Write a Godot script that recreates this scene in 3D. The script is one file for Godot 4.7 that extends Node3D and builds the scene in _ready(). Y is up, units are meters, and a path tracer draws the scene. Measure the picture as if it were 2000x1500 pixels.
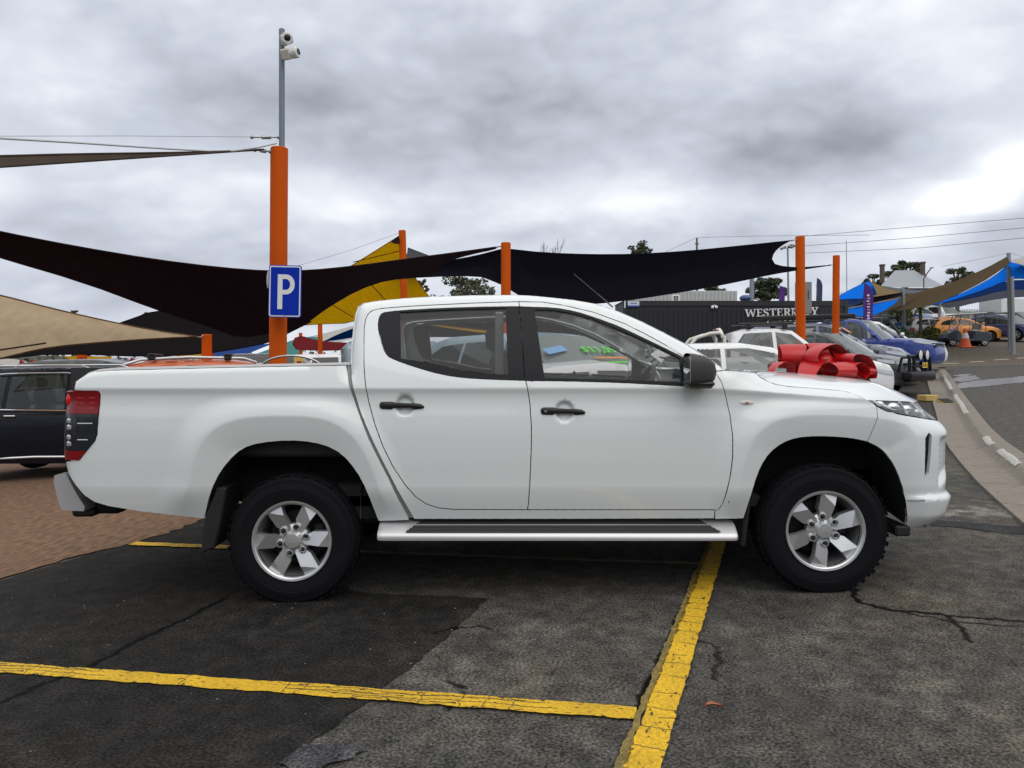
extends Node3D
# A white dual-cab ute parked across a used-car yard under a heavy overcast sky.

func _ready() -> void:
	# camera
	var cam := Camera3D.new()
	cam.name = "camera"
	add_child(cam)
	cam.position = Vector3(0, EYE, 0)
	cam.near = 0.05
	cam.far = 2000.0
	cam.projection = Camera3D.PROJECTION_FRUSTUM
	cam.size = 0.05 * 1500.0 / F
	cam.frustum_offset = Vector2(0, -0.05 * (750.0 - HZ) / F)
	cam.current = true
	# sky, exposure
	var env := Environment.new()
	env.background_mode = Environment.BG_SKY
	var pano := PanoramaSkyMaterial.new()
	pano.panorama = ImageTexture.create_from_image(sky_image())
	var sk := Sky.new()
	sk.sky_material = pano
	env.sky = sk
	env.tonemap_mode = Environment.TONE_MAPPER_LINEAR
	env.tonemap_exposure = 1.2
	env.sdfgi_enabled = true
	env.ssao_enabled = true
	env.ssil_enabled = true
	var we := WorldEnvironment.new()
	we.name = "world_environment"
	we.environment = env
	add_child(we)
	# the sun behind thick cloud
	var sun := DirectionalLight3D.new()
	sun.name = "sun"
	add_child(sun)
	sun.light_energy = 0.3
	sun.light_color = Color(1.0, 0.97, 0.93)
	sun.light_angular_distance = 60.0
	sun.shadow_enabled = true
	sun.rotation_degrees = Vector3(-50, 22, 0)
	shared_textures()
	palette()
	# the place
	ground()
	office()
	far_things()
	sails_and_posts()
	# the vehicles
	truck()
	other_cars()
	small_things()

# ---------------------------------------------------------------- mesh helpers
class MB:
	var v := PackedVector3Array()
	var n := PackedVector3Array()
	var uv := PackedVector2Array()
	var uv2 := PackedVector2Array()
	var col := PackedColorArray()
	var ix := PackedInt32Array()
	var t := PackedVector3Array()
	var tint := Color(1, 1, 1)

	func tri(a: Vector3, b: Vector3, c: Vector3) -> void:
		t.append(a); t.append(b); t.append(c)

	func quad(a: Vector3, b: Vector3, c: Vector3, d: Vector3) -> void:
		tri(a, b, c); tri(a, c, d)

	func flush(crease := 35.0, closed := true, convex := false) -> void:
		var nt := t.size() / 3
		if nt == 0:
			return
		var flip := false
		if convex:
			var c1 := Vector3()
			for p in t:
				c1 += p
			c1 /= t.size()
			for k in nt:
				if (t[k * 3 + 1] - t[k * 3]).cross(t[k * 3 + 2] - t[k * 3]).dot(t[k * 3] - c1) > 0.0:
					var s0 := t[k * 3 + 1]
					t[k * 3 + 1] = t[k * 3 + 2]
					t[k * 3 + 2] = s0
		elif closed:
			var c0 := Vector3()
			for p in t:
				c0 += p
			c0 /= t.size()
			var vol := 0.0
			for k in nt:
				vol += (t[k * 3] - c0).dot((t[k * 3 + 1] - c0).cross(t[k * 3 + 2] - c0))
			flip = vol > 0.0
		var fn := PackedVector3Array()
		fn.resize(nt)
		var at := {}
		for k in nt:
			if flip:
				var s := t[k * 3 + 1]
				t[k * 3 + 1] = t[k * 3 + 2]
				t[k * 3 + 2] = s
			fn[k] = (t[k * 3 + 2] - t[k * 3]).cross(t[k * 3 + 1] - t[k * 3])
			if crease > 0.0:
				for j in 3:
					var key := Vector3i((t[k * 3 + j] * 4000.0).round())
					if at.has(key):
						at[key].append(k)
					else:
						at[key] = [k]
		var limit := cos(deg_to_rad(crease))
		for k in nt:
			var own := fn[k].normalized()
			if fn[k].length_squared() < 1e-18:
				continue
			for j in 3:
				var p := t[k * 3 + j]
				var nn := own
				if crease > 0.0:
					nn = Vector3()
					for f in at[Vector3i((p * 4000.0).round())]:
						if fn[f].normalized().dot(own) >= limit:
							nn += fn[f]
					nn = nn.normalized()
					if nn.length_squared() < 0.5:
						nn = own
				ix.append(v.size())
				v.append(p); n.append(nn); uv.append(Vector2(p.x, p.z)); uv2.append(Vector2(p.x, p.z)); col.append(tint)
		t = PackedVector3Array()

	func vert(p: Vector3, nn: Vector3, q := Vector2(), q2 := Vector2()) -> int:
		v.append(p); n.append(nn); uv.append(q); uv2.append(q2); col.append(tint)
		return v.size() - 1

	func face(a: int, b: int, c: int) -> void:
		# clockwise seen from the side the normals point to
		if (v[c] - v[a]).cross(v[b] - v[a]).dot(n[a] + n[b] + n[c]) < 0.0:
			ix.append(a); ix.append(c); ix.append(b)
		else:
			ix.append(a); ix.append(b); ix.append(c)

	func mesh() -> ArrayMesh:
		var m := ArrayMesh.new()
		if ix.is_empty():
			return m
		var a := []
		a.resize(Mesh.ARRAY_MAX)
		a[Mesh.ARRAY_VERTEX] = v
		a[Mesh.ARRAY_NORMAL] = n
		a[Mesh.ARRAY_TEX_UV] = uv
		a[Mesh.ARRAY_TEX_UV2] = uv2
		a[Mesh.ARRAY_COLOR] = col
		a[Mesh.ARRAY_INDEX] = ix
		m.add_surface_from_arrays(Mesh.PRIMITIVE_TRIANGLES, a)
		return m

	func box(c: Vector3, s: Vector3, bev := 0.0, b := Basis(), crease := 0.0) -> MB:
		var h := s / 2.0
		var q := minf(bev, minf(h.x, minf(h.y, h.z)) * 0.95)
		var P := func(x: float, y: float, z: float) -> Vector3: return c + b * Vector3(x, y, z)
		if q <= 0.0:
			var k := []
			for i in 8:
				k.append(P.call(h.x * (1 if i & 1 else -1), h.y * (1 if i & 2 else -1), h.z * (1 if i & 4 else -1)))
			quad(k[0], k[1], k[3], k[2]); quad(k[4], k[6], k[7], k[5]); quad(k[0], k[4], k[5], k[1])
			quad(k[2], k[3], k[7], k[6]); quad(k[0], k[2], k[6], k[4]); quad(k[1], k[5], k[7], k[3])
			flush(0.0, true, true)
			return self
		for sz in [-1, 1]:
			for sy in [-1, 1]:
				for sx in [-1, 1]:
					var X: Vector3 = P.call(sx * h.x, sy * (h.y - q), sz * (h.z - q))
					var Y: Vector3 = P.call(sx * (h.x - q), sy * h.y, sz * (h.z - q))
					var Z: Vector3 = P.call(sx * (h.x - q), sy * (h.y - q), sz * h.z)
					if sx * sy * sz > 0:
						tri(X, Y, Z)
					else:
						tri(X, Z, Y)
		for i in 2:
			for j in 2:
				var a := 1.0 if i else -1.0
				var e := 1.0 if j else -1.0
				var f := a * e > 0
				_q(P.call(-h.x + q, a * h.y, e * (h.z - q)), P.call(h.x - q, a * h.y, e * (h.z - q)), P.call(h.x - q, a * (h.y - q), e * h.z), P.call(-h.x + q, a * (h.y - q), e * h.z), not f)
				_q(P.call(a * h.x, -h.y + q, e * (h.z - q)), P.call(a * h.x, h.y - q, e * (h.z - q)), P.call(a * (h.x - q), h.y - q, e * h.z), P.call(a * (h.x - q), -h.y + q, e * h.z), f)
				_q(P.call(a * h.x, e * (h.y - q), -h.z + q), P.call(a * h.x, e * (h.y - q), h.z - q), P.call(a * (h.x - q), e * h.y, h.z - q), P.call(a * (h.x - q), e * h.y, -h.z + q), not f)
		for s1 in [-1.0, 1.0]:
			_q(P.call(s1 * h.x, -h.y + q, -h.z + q), P.call(s1 * h.x, h.y - q, -h.z + q), P.call(s1 * h.x, h.y - q, h.z - q), P.call(s1 * h.x, -h.y + q, h.z - q), s1 < 0)
			_q(P.call(-h.x + q, s1 * h.y, -h.z + q), P.call(h.x - q, s1 * h.y, -h.z + q), P.call(h.x - q, s1 * h.y, h.z - q), P.call(-h.x + q, s1 * h.y, h.z - q), s1 > 0)
			_q(P.call(-h.x + q, -h.y + q, s1 * h.z), P.call(h.x - q, -h.y + q, s1 * h.z), P.call(h.x - q, h.y - q, s1 * h.z), P.call(-h.x + q, h.y - q, s1 * h.z), s1 < 0)
		flush(crease, true, true)
		return self

	func _q(a: Vector3, b: Vector3, c: Vector3, d: Vector3, turn: bool) -> void:
		if turn:
			quad(a, d, c, b)
		else:
			quad(a, b, c, d)

	func tube(pts: Array, r: Variant, seg := 8, caps := true, loop := false, crease := 50.0) -> MB:
		# round bar along pts; r is one radius or one per point
		var rings := []
		var up := Vector3.UP
		var np := pts.size()
		for k in np:
			var d: Vector3
			if loop:
				d = pts[(k + 1) % np] - pts[(k + np - 1) % np]
			else:
				d = pts[mini(k + 1, np - 1)] - pts[maxi(k - 1, 0)]
			d = d.normalized()
			if absf(d.dot(up)) > 0.95:
				up = Vector3.RIGHT if absf(d.x) < 0.9 else Vector3.BACK
			var s := d.cross(up).normalized()
			up = s.cross(d).normalized()
			var rad: float = r[k] if r is Array else r
			var ring := []
			for j in seg:
				var a := TAU * j / seg
				ring.append(pts[k] + (s * cos(a) + up * sin(a)) * rad)
			rings.append(ring)
		var last := np if loop else np - 1
		for k in last:
			var A: Array = rings[k]
			var B: Array = rings[(k + 1) % np]
			for j in seg:
				var j2 := (j + 1) % seg
				quad(A[j], A[j2], B[j2], B[j])
		if caps and not loop:
			for j in range(1, seg - 1):
				tri(rings[0][0], rings[0][j + 1], rings[0][j])
				tri(rings[np - 1][0], rings[np - 1][j], rings[np - 1][j + 1])
		flush(crease)
		return self

	func cyl(a: Vector3, b: Vector3, ra: float, rb := -1.0, seg := 16) -> MB:
		return tube([a, b], [ra, ra if rb < 0.0 else rb], seg)

	func lathe(prof: Array, o: Vector3, ax: Vector3, seg := 32, crease := 30.0, closed := true) -> MB:
		# prof: Vector2(radius, height along ax)
		var s := ax.cross(Vector3.UP if absf(ax.y) < 0.9 else Vector3.RIGHT).normalized()
		var u := s.cross(ax).normalized()
		for k in prof.size() - 1:
			for j in seg:
				var a := TAU * j / seg
				var b := TAU * (j + 1) / seg
				var da := s * cos(a) + u * sin(a)
				var db := s * cos(b) + u * sin(b)
				var p: Vector2 = prof[k]
				var q: Vector2 = prof[k + 1]
				var A := o + da * p.x + ax * p.y
				var B := o + db * p.x + ax * p.y
				var C := o + db * q.x + ax * q.y
				var D := o + da * q.x + ax * q.y
				if p.x > 1e-6:
					tri(A, B, C)
				if q.x > 1e-6:
					tri(A, C, D)
				elif p.x > 1e-6:
					pass
		flush(crease, closed)
		return self

	func ball(c: Vector3, r: Vector3, seg := 12, b := Basis()) -> MB:
		var rows := seg / 2
		for i in rows:
			for j in seg:
				var P := func(ii: int, jj: int) -> Vector3:
					var e := PI * ii / rows - PI / 2
					var a := TAU * jj / seg
					return c + b * (Vector3(cos(e) * cos(a), sin(e), cos(e) * sin(a)) * r)
				quad(P.call(i, j), P.call(i, j + 1), P.call(i + 1, j + 1), P.call(i + 1, j))
		flush(180.0, true, true)
		return self

	func prism(poly: Array, o: Vector3, ax: Vector3, ay: Vector3, az: Vector3, z0: float, z1: float, bev := 0.0, crease := 30.0) -> MB:
		var pts := PackedVector2Array(poly)
		if Geometry2D.is_polygon_clockwise(pts):
			pts.reverse()
		var m := pts.size()
		var ins := PackedVector2Array()
		for k in m:
			var a := (pts[k] - pts[(k + m - 1) % m]).normalized()
			var b := (pts[(k + 1) % m] - pts[k]).normalized()
			var nb := (Vector2(-a.y, a.x) + Vector2(-b.y, b.x))
			var l := nb.length_squared()
			ins.append(pts[k] + (nb * (2.0 * bev / l) if l > 0.3 else Vector2()))
		var idx := Geometry2D.triangulate_polygon(ins)
		if idx.is_empty():
			ins = pts
			idx = Geometry2D.triangulate_polygon(pts)
		var P := func(q: Vector2, z: float) -> Vector3: return o + ax * q.x + ay * q.y + az * z
		for k in idx.size() / 3:
			var a := ins[idx[k * 3]]
			var b := ins[idx[k * 3 + 1]]
			var c := ins[idx[k * 3 + 2]]
			if (b - a).cross(c - a) < 0:
				var s := b
				b = c
				c = s
			tri(P.call(a, z1), P.call(b, z1), P.call(c, z1))
			tri(P.call(a, z0), P.call(c, z0), P.call(b, z0))
		for k in m:
			var k2 := (k + 1) % m
			if bev > 0.0:
				quad(P.call(ins[k], z0), P.call(ins[k2], z0), P.call(pts[k2], z0 + bev), P.call(pts[k], z0 + bev))
				quad(P.call(pts[k], z0 + bev), P.call(pts[k2], z0 + bev), P.call(pts[k2], z1 - bev), P.call(pts[k], z1 - bev))
				quad(P.call(pts[k], z1 - bev), P.call(pts[k2], z1 - bev), P.call(ins[k2], z1), P.call(ins[k], z1))
			else:
				quad(P.call(pts[k], z0), P.call(pts[k2], z0), P.call(pts[k2], z1), P.call(pts[k], z1))
		flush(crease)
		return self

	func grid(rows: Array, closed := false, crease := 60.0) -> MB:
		for i in rows.size() - 1:
			for j in rows[i].size() - 1:
				quad(rows[i][j], rows[i][j + 1], rows[i + 1][j + 1], rows[i + 1][j])
		flush(crease, closed)
		return self


var names_used := {}

func numbered(called: String) -> String:
	if not names_used.has(called):
		names_used[called] = 0
		return called
	names_used[called] += 1
	return "%s_%03d" % [called, names_used[called]]

func tag(o: Node, label := "", category := "", group := "", kind := "") -> Node:
	if label: o.set_meta("label", label)
	if category: o.set_meta("category", category)
	if group: o.set_meta("group", group)
	if kind: o.set_meta("kind", kind)
	return o

func thing(called: String, label: String, category: String, at := Vector3(), turn := 0.0, group := "") -> Node3D:
	var o := Node3D.new()
	o.name = numbered(called)
	add_child(o)
	o.position = at
	o.rotation.y = turn
	tag(o, label, category, group)
	return o

func obj(called: String, mb: Variant, m: Material, parent: Node = self) -> MeshInstance3D:
	var o := MeshInstance3D.new()
	o.name = numbered(called) if parent == self else called
	o.mesh = mb.mesh() if mb is MB else mb
	o.material_override = m
	parent.add_child(o, true)
	return o

func struct(called: String, mb: Variant, m: Material) -> MeshInstance3D:
	var o := obj(called, mb, m)
	o.set_meta("kind", "structure")
	return o

func copy_of(root: Node3D, label: String, at: Vector3, turn := 0.0, size := 1.0) -> Node3D:
	var r: Node3D = root.duplicate()
	r.name = numbered(str(root.name).rstrip("0123456789").rstrip("_"))
	add_child(r)
	r.position = at
	r.rotation = Vector3(0, turn, 0)
	r.scale = Vector3.ONE * size
	r.set_meta("label", label)
	return r

# ---------------------------------------------------------------- the lens: a pixel of the photograph and a distance give a place
const F := 1444.0
const HZ := 700.0
const EYE := 1.354

func W(px: float, py: float, d: float) -> Vector3:
	return Vector3((px - 1000.0) / F * d, EYE - (py - HZ) / F * d, -d)

func rise(x: float, z: float) -> float:
	# height of the ground
	var d := -z
	var y := -0.012 + 0.0192 * clampf(x, -40.0, 60.0)
	y += 0.0083 * pow(clampf(d - 10.0, 0.0, 45.0), 1.5) * smoothstep(-2.0, 5.0, x)
	y -= 0.05 * clampf(-3.0 - x, 0.0, 8.0)
	return y

func on_ground(px: float, py: float) -> Vector3:
	var lo := 1.0
	for k in 2000:
		var d := 1.0 + 0.05 * k
		var p := W(px, py, d)
		if p.y < rise(p.x, p.z):
			var hi := d
			for j in 20:
				var m := (lo + hi) / 2
				var q := W(px, py, m)
				if q.y < rise(q.x, q.z):
					hi = m
				else:
					lo = m
			var r := W(px, py, lo)
			r.y = rise(r.x, r.z)
			return r
		lo = d
	return W(px, py, 100.0)

func gp(x: float, z: float, up := 0.0) -> Vector3:
	return Vector3(x, rise(x, z) + up, z)

# ---------------------------------------------------------------- materials
var mats := {}

func lin(r: float, g: float, b: float) -> Color:
	return Color(r, g, b).linear_to_srgb()

func mat(key: String, c := Color(0.5, 0.5, 0.5), rough := 0.6, metal := 0.0) -> StandardMaterial3D:
	# c holds linear, real-world base colours
	if mats.has(key):
		return mats[key]
	var m := StandardMaterial3D.new()
	m.resource_name = key
	m.albedo_color = c.linear_to_srgb()
	m.roughness = rough
	m.metallic = metal
	mats[key] = m
	return m

func paint(key: String, c := Color(0.5, 0.5, 0.5)) -> StandardMaterial3D:
	if mats.has(key):
		return mats[key]
	var m := mat(key, c, 0.42)
	m.clearcoat_enabled = true
	m.clearcoat = 0.55
	m.clearcoat_roughness = 0.04
	return m

func glass(key: String, c: Color, a: float) -> StandardMaterial3D:
	if mats.has(key):
		return mats[key]
	var m := mat(key, c, 0.03)
	m.transparency = BaseMaterial3D.TRANSPARENCY_ALPHA
	m.albedo_color.a = a
	return m

func palette() -> void:
	# materials that several builders share
	mat("black plastic", Color(0.012, 0.012, 0.013), 0.5)
	mat("satin black frame", Color(0.009, 0.009, 0.012), 0.38).metallic_specular = 0.3
	mat("underbody black", Color(0.008, 0.008, 0.008), 0.9)
	mat("alloy silver", Color(0.62, 0.63, 0.64), 0.34, 0.75)
	mat("lamp chrome", Color(0.75, 0.75, 0.76), 0.12, 1.0)
	mat("satin silver", Color(0.58, 0.58, 0.59), 0.38, 0.6)
	mat("tyre rubber", Color(0.0085, 0.0085, 0.011), 0.8).metallic_specular = 0.22
	mat("grey steel post", Color(0.24, 0.27, 0.30), 0.5, 0.2)
	mat("canopy white", Color(0.75, 0.76, 0.76), 0.5)
	mat("cabinet grey", Color(0.22, 0.21, 0.20), 0.5)
	mat("letter white", Color(0.66, 0.66, 0.64), 0.6)
	mat("bed liner", Color(0.02, 0.02, 0.021), 0.7)
	mat("orange card", Color(0.8, 0.30, 0.05), 0.6)
	mat("red cloth", Color(0.42, 0.016, 0.02), 0.8)
	mat("tail light red", Color(0.35, 0.012, 0.012), 0.12)
	mat("gum bark", Color(0.13, 0.10, 0.08), 0.9)
	mat("pole timber", Color(0.10, 0.085, 0.075), 0.9)
	mat("dark car glass", Color(0.018, 0.022, 0.024), 0.04)
	paint("black paint", Color(0.01, 0.01, 0.011))

func fabric(key: String, c: Color, through := 0.0) -> StandardMaterial3D:
	if mats.has(key):
		return mats[key]
	var m := mat(key, Color(1, 1, 1), 0.9)
	m.albedo_color = c.linear_to_srgb()
	m.albedo_texture = tex_weave
	m.uv1_triplanar = true
	m.uv1_world_triplanar = true
	m.uv1_scale = Vector3.ONE * 0.8
	m.metallic_specular = 0.15
	if through > 0.0:
		m.backlight_enabled = true
		m.backlight = Color(through, through, through)
	return m

var tex_weave: Texture2D

func noise_tex(seed_: int, freq: float, lo: Color, hi: Color, size := 512, octaves := 4, normal := 0.0) -> NoiseTexture2D:
	var f := FastNoiseLite.new()
	f.seed = seed_
	f.noise_type = FastNoiseLite.TYPE_SIMPLEX_SMOOTH
	f.frequency = freq
	f.fractal_octaves = octaves
	var t := NoiseTexture2D.new()
	t.width = size
	t.height = size
	t.seamless = true
	t.noise = f
	if normal > 0.0:
		t.as_normal_map = true
		t.bump_strength = normal
	else:
		var g := Gradient.new()
		g.set_color(0, lo)
		g.set_color(1, hi)
		t.color_ramp = g
	return t

# ---------------------------------------------------------------- sky: cloud only
func sky_image() -> Image:
	var w := 2048
	var h := 1024
	var big := FastNoiseLite.new()
	big.seed = 11
	big.noise_type = FastNoiseLite.TYPE_SIMPLEX_SMOOTH
	big.frequency = 0.42
	big.fractal_octaves = 5
	big.fractal_gain = 0.5
	big.domain_warp_enabled = true
	big.domain_warp_amplitude = 0.9
	big.domain_warp_frequency = 0.5
	var fine := FastNoiseLite.new()
	fine.seed = 29
	fine.noise_type = FastNoiseLite.TYPE_SIMPLEX_SMOOTH
	fine.frequency = 1.7
	fine.fractal_octaves = 4
	var mid := FastNoiseLite.new()
	mid.seed = 47
	mid.noise_type = FastNoiseLite.TYPE_SIMPLEX_SMOOTH
	mid.frequency = 1.0
	mid.fractal_octaves = 5
	# brighter breaks and darker banks of cloud: bearing and elevation in degrees, half sizes, strength
	var banks := [
		[31.6, 10.5, 2.8, 1.0, 0.60], [34.6, 12.2, 2.0, 1.4, 0.50], [26.0, 10.4, 3.0, 0.9, 0.08], [8.0, 11.8, 9.0, 1.8, 0.30], [10.0, 14.2, 5.0, 1.6, 0.12], [-14.0, 11.5, 12.0, 2.4, 0.22], [-31.0, 12.0, 9.0, 2.2, 0.12],
		[-31.0, 17.5, 6.0, 2.4, 0.05], [-3.0, 22.5, 4.0, 3.0, 0.08], [24.0, 22.0, 9.0, 4.0, 0.08], [33.0, 21.0, 5.0, 6.0, 0.08], [-32.0, 24.0, 9.0, 3.0, 0.04], [28.5, 8.6, 3.0, 0.9, 0.16],
		[-20.0, 18.5, 7.0, 3.4, -0.12], [-8.0, 16.3, 11.0, 2.8, -0.15], [2.0, 18.5, 8.0, 2.6, -0.10], [17.0, 14.0, 8.0, 2.2, -0.20], [24.0, 14.8, 5.5, 1.8, -0.16], [22.0, 17.5, 9.0, 1.6, -0.06], [-10.0, 24.5, 6.0, 2.0, -0.05],
		[10.0, 24.0, 6.0, 2.0, -0.08], [-30.0, 5.5, 10.0, 2.6, -0.04], [14.0, 9.2, 8.0, 1.0, -0.06], [70.0, 20.0, 14.0, 6.0, 0.2], [-95.0, 18.0, 20.0, 6.0, -0.1], [140.0, 16.0, 22.0, 6.0, -0.1], [-150.0, 20.0, 20.0, 6.0, 0.12],
	]
	var data := PackedFloat32Array()
	data.resize(w * h * 3)
	for r in h:
		var e := (0.5 - (r + 0.5) / h) * PI
		var ed := rad_to_deg(e)
		var se := sin(e)
		var ce := cos(e)
		for c in w:
			var az := TAU * (c + 0.5) / w
			var at := (r * w + c) * 3
			if e < -0.02:
				data[at] = 0.16
				data[at + 1] = 0.16
				data[at + 2] = 0.16
				continue
			var x := sin(az) * ce
			var z := -cos(az) * ce
			var k := 1.0 / (maxf(se, 0.0) + 0.26)
			var nb := big.get_noise_2d(x * k, z * k * 1.25)
			var nf := fine.get_noise_2d(x * k * 1.0, z * k * 2.2)
			# an overcast sky grows brighter towards the zenith
			var lum := 0.585 + 0.38 * smoothstep(0.38, 0.66, se) + 0.04 * smoothstep(0.2, 0.0, se)
			var nm := mid.get_noise_3d(x * 5.0, se * 11.0, z * 5.0)
			lum += 0.17 * nb + 0.06 * nf + 0.13 * nm + 0.12 * (absf(mid.get_noise_3d(x * 9.0 + 40.0, se * 17.0, z * 9.0)) - 0.22)
			var bd := rad_to_deg(az)
			if bd > 180.0:
				bd -= 360.0
			var wob := nf * 1.6
			for b in banks:
				var dx: float = (bd - b[0]) / b[2]
				if absf(dx) < 2.2:
					var dy: float = (ed + wob * 0.35 - b[1]) / b[3]
					if absf(dy) < 2.2:
						lum += b[4] * exp(-(dx * dx + dy * dy) * 1.1) * (1.0 + 0.55 * nb)
			lum = maxf(lum, 0.2)
			var warm := clampf((lum - 0.55) * 2.0, 0.0, 1.0)
			data[at] = lum * lerpf(0.900, 1.0, warm)
			data[at + 1] = lum * lerpf(0.965, 1.0, warm)
			data[at + 2] = lum * lerpf(1.105, 0.985, warm)
	return Image.create_from_data(w, h, false, Image.FORMAT_RGBF, data.to_byte_array())

# ---------------------------------------------------------------- textures shared by many surfaces
var tex_grit: Texture2D
var tex_grit_h: Texture2D
var tex_macro: Texture2D
var tex_line: Texture2D
var tex_line2: Texture2D
var tex_dirt: Texture2D

func noise_bytes(seed_: int, freq: float, size: int, octaves := 3, kind := FastNoiseLite.TYPE_SIMPLEX_SMOOTH) -> PackedByteArray:
	var f := FastNoiseLite.new()
	f.seed = seed_
	f.noise_type = kind
	f.frequency = freq
	f.fractal_octaves = octaves
	return f.get_seamless_image(size, size).get_data()

func shared_textures() -> void:
	# weave of the shade cloth
	var rng := RandomNumberGenerator.new()
	rng.seed = 5
	var n := 512
	var nb := noise_bytes(3, 0.01, n, 4)
	var d := PackedByteArray()
	d.resize(n * n * 3)
	for y in n:
		for x in n:
			var k := y * n + x
			var s := 214 + (nb[k] - 128) * 0.14 + (9 if (x / 2 + y / 2) % 2 else -9) + rng.randf_range(-10, 10)
			if x % 128 < 2:
				s -= 26
			var q := clampi(int(s), 0, 255)
			d[k * 3] = q
			d[k * 3 + 1] = q
			d[k * 3 + 2] = q
	tex_weave = ImageTexture.create_from_image(Image.create_from_data(n, n, false, Image.FORMAT_RGB8, d))
	# aggregate of the bitumen: one tile is 2 m
	n = 1024
	var cell := FastNoiseLite.new()
	cell.seed = 8
	cell.noise_type = FastNoiseLite.TYPE_CELLULAR
	cell.frequency = 0.19
	cell.cellular_return_type = FastNoiseLite.RETURN_CELL_VALUE
	var cv := cell.get_seamless_image(n, n).get_data()
	cell.cellular_return_type = FastNoiseLite.RETURN_DISTANCE
	var cd := cell.get_seamless_image(n, n).get_data()
	var n1 := noise_bytes(21, 0.012, n, 4)
	var n2 := noise_bytes(22, 0.11, n, 3)
	d = PackedByteArray()
	d.resize(n * n * 3)
	var hd := PackedByteArray()
	hd.resize(n * n)
	for k in n * n:
		var stone := cv[k]
		var s := 148.0 + (n1[k] - 128) * 0.22 + (n2[k] - 128) * 0.55
		var hgt := 120.0 + (n2[k] - 128) * 0.5
		if stone > 128:
			hgt += maxf(0.0, 90.0 - cd[k] * 0.8)
		if stone > 190 and cd[k] < 120:
			s += 34.0
		elif stone < 80:
			s -= 32.0
		if stone > 244 and cd[k] < 100:
			s += 90.0
		s -= maxf(0.0, cd[k] - 150) * 0.35
		d[k * 3] = clampi(int(s * 1.01), 0, 255)
		d[k * 3 + 1] = clampi(int(s), 0, 255)
		d[k * 3 + 2] = clampi(int(s * 0.98), 0, 255)
		hd[k] = clampi(int(hgt), 0, 255)
	tex_grit = ImageTexture.create_from_image(Image.create_from_data(n, n, false, Image.FORMAT_RGB8, d))
	tex_grit_h = ImageTexture.create_from_image(Image.create_from_data(n, n, false, Image.FORMAT_L8, hd))
	# dirt: fine chips of bark and clay
	n = 512
	var dv := cell.get_seamless_image(n, n).get_data()
	var n3 := noise_bytes(31, 0.02, n, 5)
	var n4 := noise_bytes(32, 0.33, n, 2)
	d = PackedByteArray()
	d.resize(n * n * 3)
	for k in n * n:
		var s := 165.0 + (n3[k] - 128) * 0.34 + (n4[k] - 128) * 0.50
		d[k * 3] = clampi(int(s * 1.02), 0, 255)
		d[k * 3 + 1] = clampi(int(s * 0.97 + (n4[k] - 128) * 0.05), 0, 255)
		d[k * 3 + 2] = clampi(int(s * 0.94), 0, 255)
	tex_dirt = ImageTexture.create_from_image(Image.create_from_data(n, n, false, Image.FORMAT_RGB8, d))
	macro_texture()
	line_texture()

# the near yard, x -6.5 .. 6.5 and z -10.5 .. 2.5: stains, old dark patching, cracks
const MAC := 1024
const MAC_SPAN := 13.0

func mac(x: float, z: float) -> Vector2:
	return Vector2((x + 6.5) / MAC_SPAN, (z + 10.5) / MAC_SPAN)

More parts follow.
